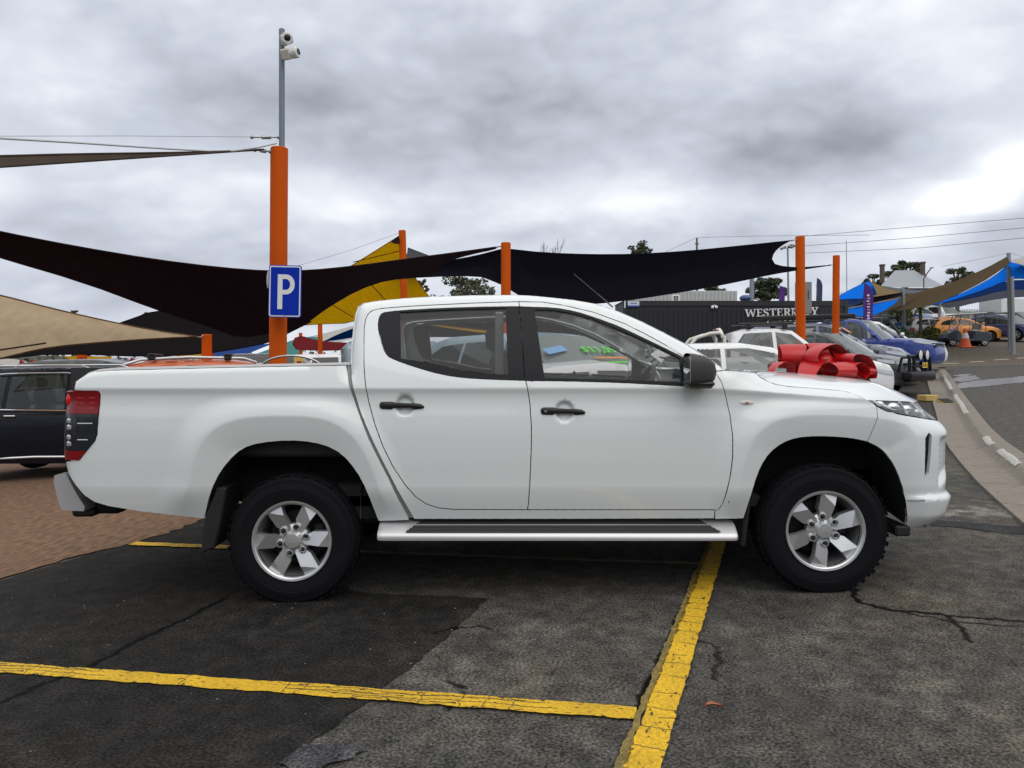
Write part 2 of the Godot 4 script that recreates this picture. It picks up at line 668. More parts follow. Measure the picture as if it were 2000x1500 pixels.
func macro_texture() -> void:
	var n := MAC
	var a := noise_bytes(41, 0.006, n, 5)
	var b := noise_bytes(42, 0.02, n, 4)
	var c := noise_bytes(43, 0.05, n, 3)
	var val := PackedFloat32Array()
	val.resize(n * n)
	for k in n * n:
		val[k] = 0.82 + (a[k] - 128) / 128.0 * 0.10 + (b[k] - 128) / 128.0 * 0.05 + (c[k] - 128) / 128.0 * 0.07
		if b[k] > 170 and a[k] > 120:
			val[k] += (b[k] - 170) / 85.0 * 0.06
	var put := func(g: Vector3, rad: float, amt: float, stretch := 1.0) -> void:
		var q := mac(g.x, g.z) * n
		var rr := rad / MAC_SPAN * n
		for y in range(maxi(0, int(q.y - rr)), mini(n - 1, int(q.y + rr)) + 1):
			for x in range(maxi(0, int(q.x - rr * stretch)), mini(n - 1, int(q.x + rr * stretch)) + 1):
				var dd := Vector2((x - q.x) / stretch, y - q.y).length() / rr
				if dd < 1.0:
					var k := y * n + x
					val[k] += 0.5 * amt * (1.0 - dd * dd) * clampf((b[k] * 0.6 + c[k] * 0.8 - 130) / 80.0, 0.0, 1.4)
	# pale scuffs and oil
	for s in [[480, 1215, .35, .25, 2.0], [815, 1254, .12, .35, 1.3], [1010, 1205, .3, .2, 1.6], [1150, 1240, .3, .22, 1.8], [1560, 1230, .4, .16, 1.5], [1740, 1330, .35, .2, 1.8], [1900, 1380, .3, .2, 1.5], [900, 1300, .35, .28, 1.6], [620, 1480, .28, .32, 1.4],
			[1915, 998, .28, .9, 2.6], [1960, 1000, .2, .7, 2.0], [1500, 1200, .2, -.22, 1.5], [1650, 1370, .3, -.15, 2.0], [300, 1180, .5, -.2, 1.8], [1420, 1290, .3, .12, 1.5], [1000, 1430, .5, .1, 2.0], [1150, 1080, .4, -.1, 2.0]]:
		put.call(on_ground(s[0], s[1]), s[2], s[3], s[4])
	# cracks
	var rng := RandomNumberGenerator.new()
	rng.seed = 77
	var crack := func(pts: Array, width: float, jag: float, amt: float) -> void:
		for i in pts.size() - 1:
			var p := on_ground(pts[i][0], pts[i][1])
			var q := on_ground(pts[i + 1][0], pts[i + 1][1])
			var steps := int(p.distance_to(q) / 0.008) + 1
			var off := 0.0
			for s in steps:
				off = off * 0.95 + rng.randf_range(-1, 1) * jag
				var m := p.lerp(q, float(s) / steps)
				var dir := (q - p).normalized()
				m += Vector3(-dir.z, 0, dir.x) * off
				var uvq := mac(m.x, m.z) * n
				var wd := width * rng.randf_range(0.4, 1.2) / MAC_SPAN * n
				for yy in range(int(uvq.y - wd), int(uvq.y + wd) + 1):
					for xx in range(int(uvq.x - wd), int(uvq.x + wd) + 1):
						if xx >= 0 and yy >= 0 and xx < n and yy < n:
							val[yy * n + xx] *= amt
	crack.call([[1672, 1150], [1680, 1178], [1740, 1192], [1850, 1203], [2040, 1216]], 0.008, 0.006, 0.45)
	crack.call([[1850, 1203], [1880, 1232], [1900, 1256]], 0.006, 0.006, 0.6)
	crack.call([[1770, 1197], [1870, 1215], [1990, 1226]], 0.004, 0.008, 0.65)
	crack.call([[160, 1312], [300, 1240], [440, 1170]], 0.008, 0.006, 0.6)
	crack.call([[160, 1312], [60, 1350], [-60, 1400]], 0.008, 0.006, 0.6)
	crack.call([[1235, 1405], [1290, 1290], [1340, 1180], [1392, 1058]], 0.01, 0.004, 0.5)
	crack.call([[850, 1240], [900, 1225], [960, 1230]], 0.004, 0.01, 0.7)
	crack.call([[870, 1330], [900, 1350], [880, 1390]], 0.004, 0.01, 0.7)
	crack.call([[1340, 1240], [1400, 1262], [1390, 1330]], 0.004, 0.01, 0.75)
	var d := PackedByteArray()
	d.resize(n * n * 3)
	for k in n * n:
		var v := clampf(val[k], 0.05, 1.6) * 205.0
		var warm := clampf((c[k] - 128) / 128.0 * 0.02 + (a[k] - 120) / 128.0 * 0.03, -0.02, 0.035)
		d[k * 3] = clampi(int(v * (1.0 + warm)), 0, 255)
		d[k * 3 + 1] = clampi(int(v), 0, 255)
		d[k * 3 + 2] = clampi(int(v * (1.0 - warm * 1.6)), 0, 255)
	tex_macro = ImageTexture.create_from_image(Image.create_from_data(n, n, false, Image.FORMAT_RGB8, d))

func line_texture() -> void:
	tex_line = worn_paint(61, false)
	tex_line2 = worn_paint(64, true)

func worn_paint(seed_: int, across: bool) -> Texture2D:
	# worn road paint: u runs along the line (2 m), v across it; chips and cracks show the bitumen
	var w := 1024
	var h := 64
	var f := FastNoiseLite.new()
	f.seed = seed_
	f.noise_type = FastNoiseLite.TYPE_SIMPLEX_SMOOTH
	f.frequency = 0.03
	f.fractal_octaves = 5
	var rng := RandomNumberGenerator.new()
	rng.seed = seed_
	var im := Image.create(w, h, false, Image.FORMAT_RGBA8)
	for y in h:
		for x in w:
			var a := f.get_noise_2d(x, y * 1.6)
			var edge := minf(y, h - 1 - y) / float(h)
			var chip := a + (0.16 - edge * 2.2 if edge < 0.075 else 0.0)
			var s := 0.95 + 0.16 * f.get_noise_2d(x * 2.3 + 900, y * 3.0) + 0.08 * f.get_noise_2d(x * 0.3 + 90, y * 0.3)
			var c := Color(0.92 * s, 0.735 * s, 0.13 * s)
			if chip > 0.53:
				c = Color(0.16, 0.14, 0.10)
			elif chip > 0.42:
				c = c.lerp(Color(0.30, 0.25, 0.12), 0.6)
			im.set_pixel(x, y, Color(c.r, c.g, c.b, 1.0))
	var dark := Color(0.17, 0.145, 0.10)
	if across:
		var x := 20.0
		while x < w - 10:
			var q := x
			var from := 0 if rng.randf() < 0.8 else int(h * rng.randf_range(0.1, 0.5))
			var to := h if rng.randf() < 0.8 else int(h * rng.randf_range(0.5, 0.9))
			for y in range(from, to):
				q += rng.randf_range(-1.1, 1.1)
				for k in (2 if rng.randf() < 0.6 else 3):
					im.set_pixel(clampi(int(q) + k, 0, w - 1), y, dark)
			x += rng.randf_range(30, 85)
	else:
		for n in 5:
			var q := rng.randf_range(8, h - 8)
			var x0 := rng.randi_range(0, w - 500)
			for x in range(x0, mini(w, x0 + rng.randi_range(200, 600))):
				q = clampf(q + rng.randf_range(-0.8, 0.8), 3, h - 6)
				for k in (2 if rng.randf() < 0.6 else 4):
					im.set_pixel(x, int(q) + k, dark)
		for n in 7:
			var q := rng.randf_range(10, w - 10)
			for y in h:
				q = clampf(q + rng.randf_range(-1.6, 1.6), 2, w - 4)
				im.set_pixel(int(q), y, dark)
				im.set_pixel(int(q) + 1, y, dark)
	return ImageTexture.create_from_image(im)

func bitumen(key: String, tone: Color, macro := true, rough := 0.82) -> StandardMaterial3D:
	if mats.has(key):
		return mats[key]
	var m := mat(key, tone / (0.31 * (0.40 if macro else 1.0)), rough)
	m.albedo_texture = tex_grit
	m.uv1_scale = Vector3(0.5, 0.5, 0.5)
	m.heightmap_enabled = true
	m.heightmap_texture = tex_grit_h
	m.heightmap_scale = 0.45
	m.metallic_specular = 0.25
	if macro:
		m.detail_enabled = true
		m.detail_albedo = tex_macro
		m.detail_blend_mode = BaseMaterial3D.BLEND_MODE_MUL
		m.detail_uv_layer = BaseMaterial3D.DETAIL_UV_2
	return m

# a sheet laid on the ground inside a polygon of (x, z)
func sheet(poly: PackedVector2Array, up: float, step: float, world_uv := true) -> MB:
	var mb := MB.new()
	var pts := PackedVector2Array()
	var m := poly.size()
	var edge := PackedVector2Array()
	var grid := {}
	for k in m:
		var a := poly[k]
		var b := poly[(k + 1) % m]
		var s := maxi(1, int(ceil(a.distance_to(b) / step)))
		for j in s:
			edge.append(a.lerp(b, float(j) / s))
	for q in edge:
		pts.append(q)
		grid[Vector2i((q / (step * 0.7)).floor())] = true
	var box := Rect2(poly[0], Vector2())
	for q in poly:
		box = box.expand(q)
	var y := box.position.y
	while y < box.end.y:
		var x := box.position.x
		while x < box.end.x:
			var q := Vector2(x + step * 0.13, y + step * 0.27)
			if not grid.has(Vector2i((q / (step * 0.7)).floor())) and Geometry2D.is_point_in_polygon(q, poly):
				pts.append(q)
			x += step
		y += step
	var tr := Geometry2D.triangulate_delaunay(pts)
	for q in pts:
		var e := 0.05
		var nn := Vector3(rise(q.x - e, q.y) - rise(q.x + e, q.y), 2.0 * e, rise(q.x, q.y - e) - rise(q.x, q.y + e)).normalized()
		mb.vert(gp(q.x, q.y, up), nn, q, mac(q.x, q.y))
	for k in tr.size() / 3:
		var c := (pts[tr[k * 3]] + pts[tr[k * 3 + 1]] + pts[tr[k * 3 + 2]]) / 3.0
		if Geometry2D.is_point_in_polygon(c, edge):
			mb.face(tr[k * 3], tr[k * 3 + 1], tr[k * 3 + 2])
	return mb

func pix_poly(list: Array, jag := 0.0, seed_ := 1, step := 0.05) -> PackedVector2Array:
	# pixels of the photograph -> a polygon on the ground, its edge roughened
	var rng := RandomNumberGenerator.new()
	rng.seed = seed_
	var out := PackedVector2Array()
	for k in list.size():
		var a := on_ground(list[k][0], list[k][1])
		var nx: Array = list[(k + 1) % list.size()]
		var b := on_ground(nx[0], nx[1])
		var s := maxi(1, int(a.distance_to(b) / step)) if jag > 0.0 else 1
		for j in s:
			var p := a.lerp(b, float(j) / s)
			out.append(Vector2(p.x + rng.randf_range(-jag, jag), p.z + rng.randf_range(-jag, jag)))
	return out

func line_strip(a: Vector3, b: Vector3, width: float, up: float, jag: float, seed_: int) -> MB:
	# a painted line with ragged edges
	var rng := RandomNumberGenerator.new()
	rng.seed = seed_
	var mb := MB.new()
	var d := (b - a)
	d.y = 0
	var L := d.length()
	d = d.normalized()
	var s := Vector3(-d.z, 0, d.x)
	var n := int(L / 0.02) + 1
	var prev := []
	var wa := 0.0
	var wb := 0.0
	for k in n + 1:
		var c := a + d * (L * k / n)
		wa = wa * 0.7 + rng.randf_range(-jag, jag)
		wb = wb * 0.7 + rng.randf_range(-jag, jag)
		var l := c + s * (width / 2 + wa)
		var r := c - s * (width / 2 + wb)
		var u := (L * k / n) / 2.0
		var i0 := mb.vert(gp(l.x, l.z, up), Vector3.UP, Vector2(u, 0.0))
		var i1 := mb.vert(gp(r.x, r.z, up), Vector3.UP, Vector2(u, 1.0))
		if prev:
			mb.face(prev[0], prev[1], i0)
			mb.face(prev[1], i1, i0)
		prev = [i0, i1]
	return mb

func ground() -> void:
	# the open ground to the horizon, under everything
	var mb := MB.new()
	var xs := []
	var zs := []
	for k in 61:
		xs.append(-400.0 + 800.0 * k / 60.0 if k % 60 == 0 else signf(k - 30) * pow(absf(k - 30) / 30.0, 2.4) * 400.0)
	for k in 61:
		zs.append(12.0 - pow(k / 60.0, 2.2) * 700.0)
	for z in zs:
		for x in xs:
			mb.vert(gp(x, z, -0.012), Vector3.UP, Vector2(x, z), mac(x, z))
	for r in zs.size() - 1:
		for c in xs.size() - 1:
			var i: int = r * xs.size() + c
			mb.face(i, i + 1, i + xs.size())
			mb.face(i + 1, i + xs.size() + 1, i + xs.size())
	struct("ground", mb, bitumen("old bitumen far", Color(0.050, 0.046, 0.042), false))
	# the bitumen of the yard round the parked ute
	var yard := PackedVector2Array([Vector2(-6.3, 1.5), Vector2(6.3, 1.5), Vector2(6.3, -10.3), Vector2(-6.3, -10.3)])
	struct("yard_bitumen", sheet(yard, 0.0, 0.22), bitumen("old bitumen", Color(0.070, 0.067, 0.063)))
	# newer, darker bitumen laid over the left half
	var dark := pix_poly([[-400, 1900], [300, 1760], [545, 1498], [600, 1455], [722, 1368], [760, 1336], [832, 1280], [900, 1220], [952, 1170], [840, 1165], [700, 1158], [560, 1110], [470, 1048], [395, 1015], [300, 1050], [160, 1088], [0, 1136], [-420, 1260]], 0.012, 4)
	struct("dark_bitumen_patch", sheet(dark, 0.005, 0.16), bitumen("new bitumen", Color(0.0205, 0.0193, 0.0185)))
	# brown dirt beyond it
	var dirt := pix_poly([[-500, 1290], [0, 1133], [70, 1112], [160, 1085], [255, 1064], [330, 1042], [400, 1014], [520, 985], [600, 930], [560, 880], [300, 868], [0, 868], [-500, 868]], 0.03, 9)
	var dm := mat("dirt", Color(0.37, 0.225, 0.125), 0.95)
	dm.albedo_texture = tex_dirt
	dm.uv1_scale = Vector3(1.5, 0.55, 1.0)
	dm.heightmap_enabled = true
	dm.heightmap_texture = tex_dirt
	dm.heightmap_scale = 0.15
	struct("dirt_ground", sheet(dirt, 0.009, 0.2), dm)
	# yellow bay lines
	var lm := mat("yellow line paint", Color(1, 1, 1), 0.7)
	lm.albedo_color = Color(1, 1, 1)
	lm.albedo_texture = tex_line
	lm.heightmap_enabled = true
	lm.heightmap_texture = tex_grit_h
	lm.heightmap_scale = 0.3
	var lc := mat("yellow line paint, cracked across", Color(1, 1, 1), 0.7)
	lc.albedo_color = Color(1, 1, 1)
	lc.albedo_texture = tex_line2
	lc.heightmap_enabled = true
	lc.heightmap_texture = tex_grit_h
	lc.heightmap_scale = 0.3
	var worn := mat("worn yellow paint", Color(0.62, 0.46, 0.12), 0.85)
	worn.albedo_texture = tex_grit
	worn.uv1_scale = Vector3(2.0, 0.06, 1.0)
	var P := func(x: float, y: float) -> Vector3: return on_ground(x, y)
	var w1: float = P.call(300, 1301).distance_to(P.call(300, 1336)) * 0.9
	struct("yellow_line_front", line_strip(P.call(-300, 1288.5), P.call(1243, 1397), 0.10, 0.010, 0.004, 3), lm)
	struct("yellow_line_back", line_strip(P.call(258, 1064.5), P.call(705, 1080.9), 0.085, 0.014, 0.005, 5), lm)
	var faded := mat("faded line paint", Color(0.62, 0.56, 0.36), 0.85)
	faded.albedo_texture = tex_grit
	faded.uv1_scale = Vector3(2.0, 0.2, 1.0)
	struct("faded_line_back", line_strip(P.call(705, 1080.9), P.call(1372, 1105), 0.055, 0.014, 0.008, 6), faded)
	struct("yellow_line_long", line_strip(P.call(1246, 1530), P.call(1403, 1058), 0.118, 0.014, 0.003, 7), lc)
	struct("yellow_line_edge", line_strip(P.call(1206, 1512), P.call(1387, 1062), 0.032, 0.014, 0.005, 8), worn)
	# the road on the right, its kerb and gutter
	var kerb := []
	var gut := [[2140, 1150], [2060, 1083], [1999, 1027], [1955, 988], [1911, 947], [1880, 912], [1852, 876], [1838, 846], [1827, 805], [1817, 768], [1810, 742], [1803, 726]]
	for k in gut.size():
		var p := on_ground(gut[k][0], gut[k][1])
		var q := on_ground(gut[mini(k + 1, gut.size() - 1)][0], gut[mini(k + 1, gut.size() - 1)][1])
		var o := on_ground(gut[maxi(k - 1, 0)][0], gut[maxi(k - 1, 0)][1])
		var dd := (q - o)
		dd.y = 0.0
		dd = dd.normalized()
		kerb.append([p.x - dd.z * 0.40, p.z + dd.x * 0.40])
	var road := PackedVector2Array()
	for k in kerb:
		road.append(Vector2(k[0] + 0.31, k[1]))
	for q in [[17, -29.0], [60, -32], [60, 0], [kerb[0][0] + 0.5, 0.0]]:
		road.append(Vector2(q[0], q[1]))
	struct("road", sheet(road, 0.012, 0.9), bitumen("road bitumen", Color(0.082, 0.079, 0.076), false))
	var far_road := PackedVector2Array([Vector2(14.5, -24.5), Vector2(16.7, -29.0), Vector2(60, -32), Vector2(80, -50), Vector2(16, -50), Vector2(10, -40)])
	struct("far_road", sheet(far_road, 0.016, 1.5), bitumen("far road bitumen", Color(0.12, 0.105, 0.088), false))
	kerb_build(kerb)
	# broken centre line and wet streaks on the road
	var wl := mat("white line paint", Color(0.62, 0.56, 0.45), 0.7)
	for s in [[1840, 710.5, 1872, 710.5], [1894, 708, 1922, 706.5], [1942, 703.8, 1970, 702], [1986, 700.6, 2015, 699], [2040, 698, 2070, 696.5]]:
		struct("dashed_line", line_strip(P.call(s[0], s[1]), P.call(s[2], s[3]), 0.16, 0.02, 0.006, 3), wl)
	var wet := mat("wet bitumen", Color(0.13, 0.125, 0.12), 0.28)
	for s in [[[1868, 752], [1900, 745], [2030, 733], [2030, 745], [1930, 755], [1870, 760]], [[1866, 739], [1905, 734], [1915, 741], [1880, 747], [1856, 745]], [[1860, 735], [1890, 731], [1900, 733], [1880, 738]]]:
		struct("wet_streak", sheet(pix_poly(s, 0.05, 12, 0.2), 0.02, 0.5), wet)
	struct("sealed_joint", sheet(pix_poly([[1800, 1015], [1880, 1020], [1960, 1027], [2060, 1034], [2060, 1050], [1960, 1042], [1880, 1032], [1800, 1024]], 0.012, 16, 0.03), 0.004, 0.2), bitumen("crack sealer", Color(0.030, 0.031, 0.034)))
	struct("grey_repair_patch", sheet(pix_poly([[545, 1497], [590, 1460], [640, 1456], [710, 1466], [690, 1486], [640, 1500], [600, 1520]], 0.014, 17, 0.03), 0.010, 0.2), bitumen("grey repair", Color(0.062, 0.062, 0.066)))

func kerb_build(kerb: Array) -> void:
	var conc := mat("kerb concrete", Color(1, 1, 1), 0.9)
	conc.albedo_color = Color(1, 1, 1)
	conc.albedo_texture = noise_tex(71, 0.012, lin(0.155, 0.132, 0.108), lin(0.235, 0.205, 0.170), 512, 6)
	conc.uv1_triplanar = true
	conc.uv1_world_triplanar = true
	conc.uv1_scale = Vector3.ONE * 1.1
	# resample, then lay one casting about every 2.4 m, with a joint between
	var pts := []
	for k in kerb.size() - 1:
		for j in 6:
			pts.append(Vector3(kerb[k][0], 0, kerb[k][1]).lerp(Vector3(kerb[k + 1][0], 0, kerb[k + 1][1]), j / 6.0))
	var root := thing("kerb", "long pale concrete kerb and gutter curving along the road", "kerb", gp(kerb[5][0], kerb[5][1]))
	var prof := [Vector2(-0.40, -0.03), Vector2(-0.40, 0.010), Vector2(-0.07, -0.004), Vector2(0.0, 0.014), Vector2(0.06, 0.085), Vector2(0.10, 0.102), Vector2(0.27, 0.108), Vector2(0.28, 0.0)]
	var i := 0
	pts.append(Vector3(kerb[-1][0], 0, kerb[-1][1]))
	while i < pts.size() - 1:
		var e := mini(i + 6, pts.size() - 1)
		var rows := []
		for k in range(i, e + 1):
			var d: Vector3 = (pts[mini(k + 1, pts.size() - 1)] - pts[maxi(k - 1, 0)]).normalized()
			var s := Vector3(-d.z, 0, d.x)
			var o: Vector3 = pts[k]
			if k == i: o += d * 0.006
			if k == e: o -= d * 0.006
			var row := []
			for q in prof:
				var p: Vector3 = o + s * q.x
				row.append(gp(p.x, p.z, q.y + 0.016) - root.position)
			rows.append(row)
		var mb := MB.new()
		mb.grid(rows, false, 40.0)
		obj("kerb_stone", mb, conc, root)
		i = e
	# white paint left along the kerb's nose
	var wp := mat("flaked white paint", Color(1, 1, 1), 0.7)
	wp.albedo_color = Color(1, 1, 1)
	wp.albedo_texture = noise_tex(72, 0.09, lin(0.10, 0.085, 0.07), lin(0.95, 0.94, 0.90), 256, 4)
	wp.uv1_triplanar = true
	wp.uv1_world_triplanar = true
	wp.uv1_scale = Vector3.ONE * 1.3
	for span in [[14, 19], [20, 27], [28, 34], [35, 39], [46, 53], [54, 62]]:
		var rows := []
		for k in range(span[0], span[1]):
			var d: Vector3 = (pts[k + 1] - pts[k]).normalized()
			var s := Vector3(-d.z, 0, d.x)
			var row := []
			var wob := 0.02 * sin(k * 1.7)
			for q in [Vector2(0.045 + wob * 0.3, 0.068), Vector2(0.060, 0.0865), Vector2(0.10, 0.1035), Vector2(0.125 + wob * 0.6, 0.1045)]:
				var p: Vector3 = pts[k] + s * q.x
				row.append(gp(p.x, p.z, q.y + 0.02) - root.position)
			rows.append(row)
		var mb := MB.new()
		mb.grid(rows, false, 60.0)
		obj("painted_edge", mb, wp, root)

# ---------------------------------------------------------------- the white ute
const TZ := -5.0675      # its centre line
const TW := 0.9075       # half its width
var plan := []           # u -> (x, half width, turn)
var arch_r := PackedVector2Array()
var arch_f := PackedVector2Array()
var flare_r := PackedVector2Array()
var flare_f := PackedVector2Array()
var cab_top := PackedVector2Array()
var bed_top := PackedVector2Array()
var dents := []
const U_END_F := 3.30
const U_END_R := -3.40

func turn_at(u: float) -> float:
	if u > 1.95:
		if u < 2.35: return lerpf(0, 14, (u - 1.95) / 0.40)
		if u < 2.62: return lerpf(14, 62, (u - 2.35) / 0.27)
		if u < 2.85: return lerpf(62, 78, (u - 2.62) / 0.23)
		return minf(lerpf(78, 89, (u - 2.85) / 0.45), 89)
	if u < -2.36:
		var k := -u
		if k < 2.48: return -lerpf(0, 12, (k - 2.36) / 0.12)
		if k < 2.66: return -lerpf(12, 82, (k - 2.48) / 0.18)
		return -minf(lerpf(82, 90, (k - 2.66) / 0.2), 90)
	return 0.0

func plan_build() -> void:
	plan = []
	var step := 0.01
	var mid := 350
	plan.resize(701)
	plan[mid] = Vector3(0, TW, 0)
	var p := Vector3(0, TW, 0)
	for k in range(mid + 1, 701):
		var a := deg_to_rad(turn_at((k - 0.5 - mid) * step))
		p += Vector3(cos(a), -sin(a), 0) * step
		plan[k] = Vector3(p.x, p.y, deg_to_rad(turn_at((k - mid) * step)))
	p = Vector3(0, TW, 0)
	for k in range(mid - 1, -1, -1):
		var a := deg_to_rad(turn_at((k + 0.5 - mid) * step))
		p -= Vector3(cos(a), -sin(a), 0) * step
		plan[k] = Vector3(p.x, p.y, deg_to_rad(turn_at((k - mid) * step)))

func plan_at(u: float) -> Vector3:
	var f := clampf((u + 3.5) * 100.0, 0, 699.99)
	var k := int(f)
	return plan[k].lerp(plan[k + 1], f - k)

func near_line(q: Vector2, pl: PackedVector2Array) -> float:
	var best := 9.0
	for k in pl.size() - 1:
		var s := Geometry2D.get_closest_point_to_segment(q, pl[k], pl[k + 1])
		best = minf(best, s.distance_squared_to(q))
	return sqrt(best)

const SIDE := [[0.0, -0.008], [0.26, -0.0005], [0.52, 0.001], [0.70, -0.004], [0.84, -0.0125], [0.93, -0.0125], [1.0, -0.003]]

func off(u: float, y: float) -> float:
	var yc := 1.186 - 0.058 * smoothstep(1.0, 2.1, u)
	var o := 0.0
	if y < 0.634:
		o = -0.008 - 0.36 * pow(0.634 - y, 1.3)
	elif y < yc:
		var t := (y - 0.634) / (yc - 0.634)
		for k in SIDE.size() - 1:
			if t <= SIDE[k + 1][0]:
				var p0: float = SIDE[maxi(k - 1, 0)][1]
				var p3: float = SIDE[mini(k + 2, SIDE.size() - 1)][1]
				o = cubic_interpolate(SIDE[k][1], SIDE[k + 1][1], p0, p3, (t - SIDE[k][0]) / (SIDE[k + 1][0] - SIDE[k][0]))
				break
	else:
		var dy := y - yc
		var cabin := 0.25 * dy + 0.30 * dy * dy
		var bonnet := 2.6 * pow(dy, 1.25)
		o = -0.003 - lerpf(cabin, bonnet, smoothstep(1.2, 1.55, u))
	o -= 0.010 * pow((u + 0.1) / 2.2, 2.0)
	if y < 1.18:
		var low := smoothstep(1.17, 1.075, y)
		if u > -2.2 and u < -0.4:
			o += flare(Vector2(u, y), flare_r) * low
		elif u > 0.9:
			o += flare(Vector2(u, y), flare_f) * (1.0 - smoothstep(2.2, 2.4, u)) * low
	if y > 1.2 and u > -1.15 and u < 1.6 and cab_top.size():
		var t := near_line(Vector2(u, y), cab_top)
		if t < 0.075:
			o -= (0.075 - sqrt(maxf(0.0, 0.075 * 0.075 - pow(0.075 - t, 2)))) * smoothstep(1.2, 1.32, y)
	elif y > 1.2 and u < -0.9 and bed_top.size():
		var t := near_line(Vector2(u, y), bed_top)
		if t < 0.035:
			o -= (0.035 - sqrt(maxf(0.0, 0.035 * 0.035 - pow(0.035 - t, 2)))) * smoothstep(1.2, 1.25, y)
	if u > 2.05:
		o += 0.034 * smoothstep(2.2, 2.52, u)
		o -= 0.15 * smoothstep(0.91, 1.12, y) * smoothstep(2.1, 2.6, u)
		o += 0.040 * smoothstep(0.585, 0.545, y) * smoothstep(2.20, 2.42, u)
		o -= 0.085 * smoothstep(0.46, 0.33, y) * smoothstep(2.1, 2.5, u)
		# hollow beside the fog lamp slot
		o -= 0.035 * smoothstep(2.455, 2.475, u) * smoothstep(0.90, 0.885, y) * smoothstep(0.60, 0.66, y - (u - 2.47) * 0.4) * (1.0 - smoothstep(2.50, 2.75, u))
	for d in dents:
		var q := Vector2(u - d[0], (y - d[1]) * 0.95)
		var l: float = q.length() / d[2]
		if l < 1.0:
			o -= d[3] * (1.0 - smoothstep(0.55, 1.0, l))
	return o

func flare(q: Vector2, pl: PackedVector2Array) -> float:
	if pl.is_empty():
		return 0.0
	var d := near_line(q, pl)
	var fade := smoothstep(0.40, 0.62, q.y)
	if Geometry2D.is_point_in_polygon(q, pl):
		return 0.030 * fade - 0.24 * minf(d, 0.16) * lerpf(0.35, 1.0, fade)
	return 0.030 * (1.0 - smoothstep(0.0, 0.17, d)) * fade

func S(u: float, y: float, extra := 0.0) -> Vector3:
	# a point of the near side: x, y, z towards the camera from the centre line
	var p := plan_at(u)
	var o := off(u, y) + extra
	return Vector3(p.x + o * sin(p.z), y, maxf(p.y + o * cos(p.z), 0.0))

func SN(u: float, y: float) -> Vector3:
	var e := 0.004
	var a := S(u + e, y) - S(u - e, y)
	var b := S(u, y + e) - S(u, y - e)
	var n := a.cross(b).normalized()
	return n if n.length_squared() > 0.5 else Vector3.BACK

func uy(px: float, py: float) -> Vector2:
	var d := 4.2
	var u := (px - 1000.0) / F * d
	var y := EYE - (py - HZ) / F * d
	for k in 40:
		u = clampf(u, -2.645, 2.66)
		var p := S(u, y)
		d = -(TZ + p.z)
		var r := (px - 1000.0) / F * d - p.x
		var th := plan_at(u).z
		var slope := cos(th) - absf(px - 1000.0) / F * absf(sin(th))
		u += clampf(r / maxf(slope, 0.16), -0.1, 0.1) * 0.8
		y = EYE - (py - HZ) / F * d
	return Vector2(clampf(u, -2.645, 2.66), y)

func traced(list: Array) -> PackedVector2Array:
	var out := PackedVector2Array()
	for q in list:
		out.append(uy(q[0], q[1]))
	return out

func round_poly(p: PackedVector2Array, closed := true) -> PackedVector2Array:
	# one pass of corner cutting
	var out := PackedVector2Array()
	var m := p.size()
	for k in (m if closed else m - 1):
		var z := p[(k + m - 1) % m]
		var a := p[k]
		var b := p[(k + 1) % m]
		var c := p[(k + 2) % m]
		if closed and absf((a - z).angle_to(b - a)) > 1.0:
			out.append(a)
		else:
			out.append(a.lerp(b, 0.25))
		if not closed or absf((b - a).angle_to(c - b)) <= 1.0:
			out.append(a.lerp(b, 0.75))
	if not closed:
		out.insert(0, p[0])
		out.append(p[m - 1])
	return out

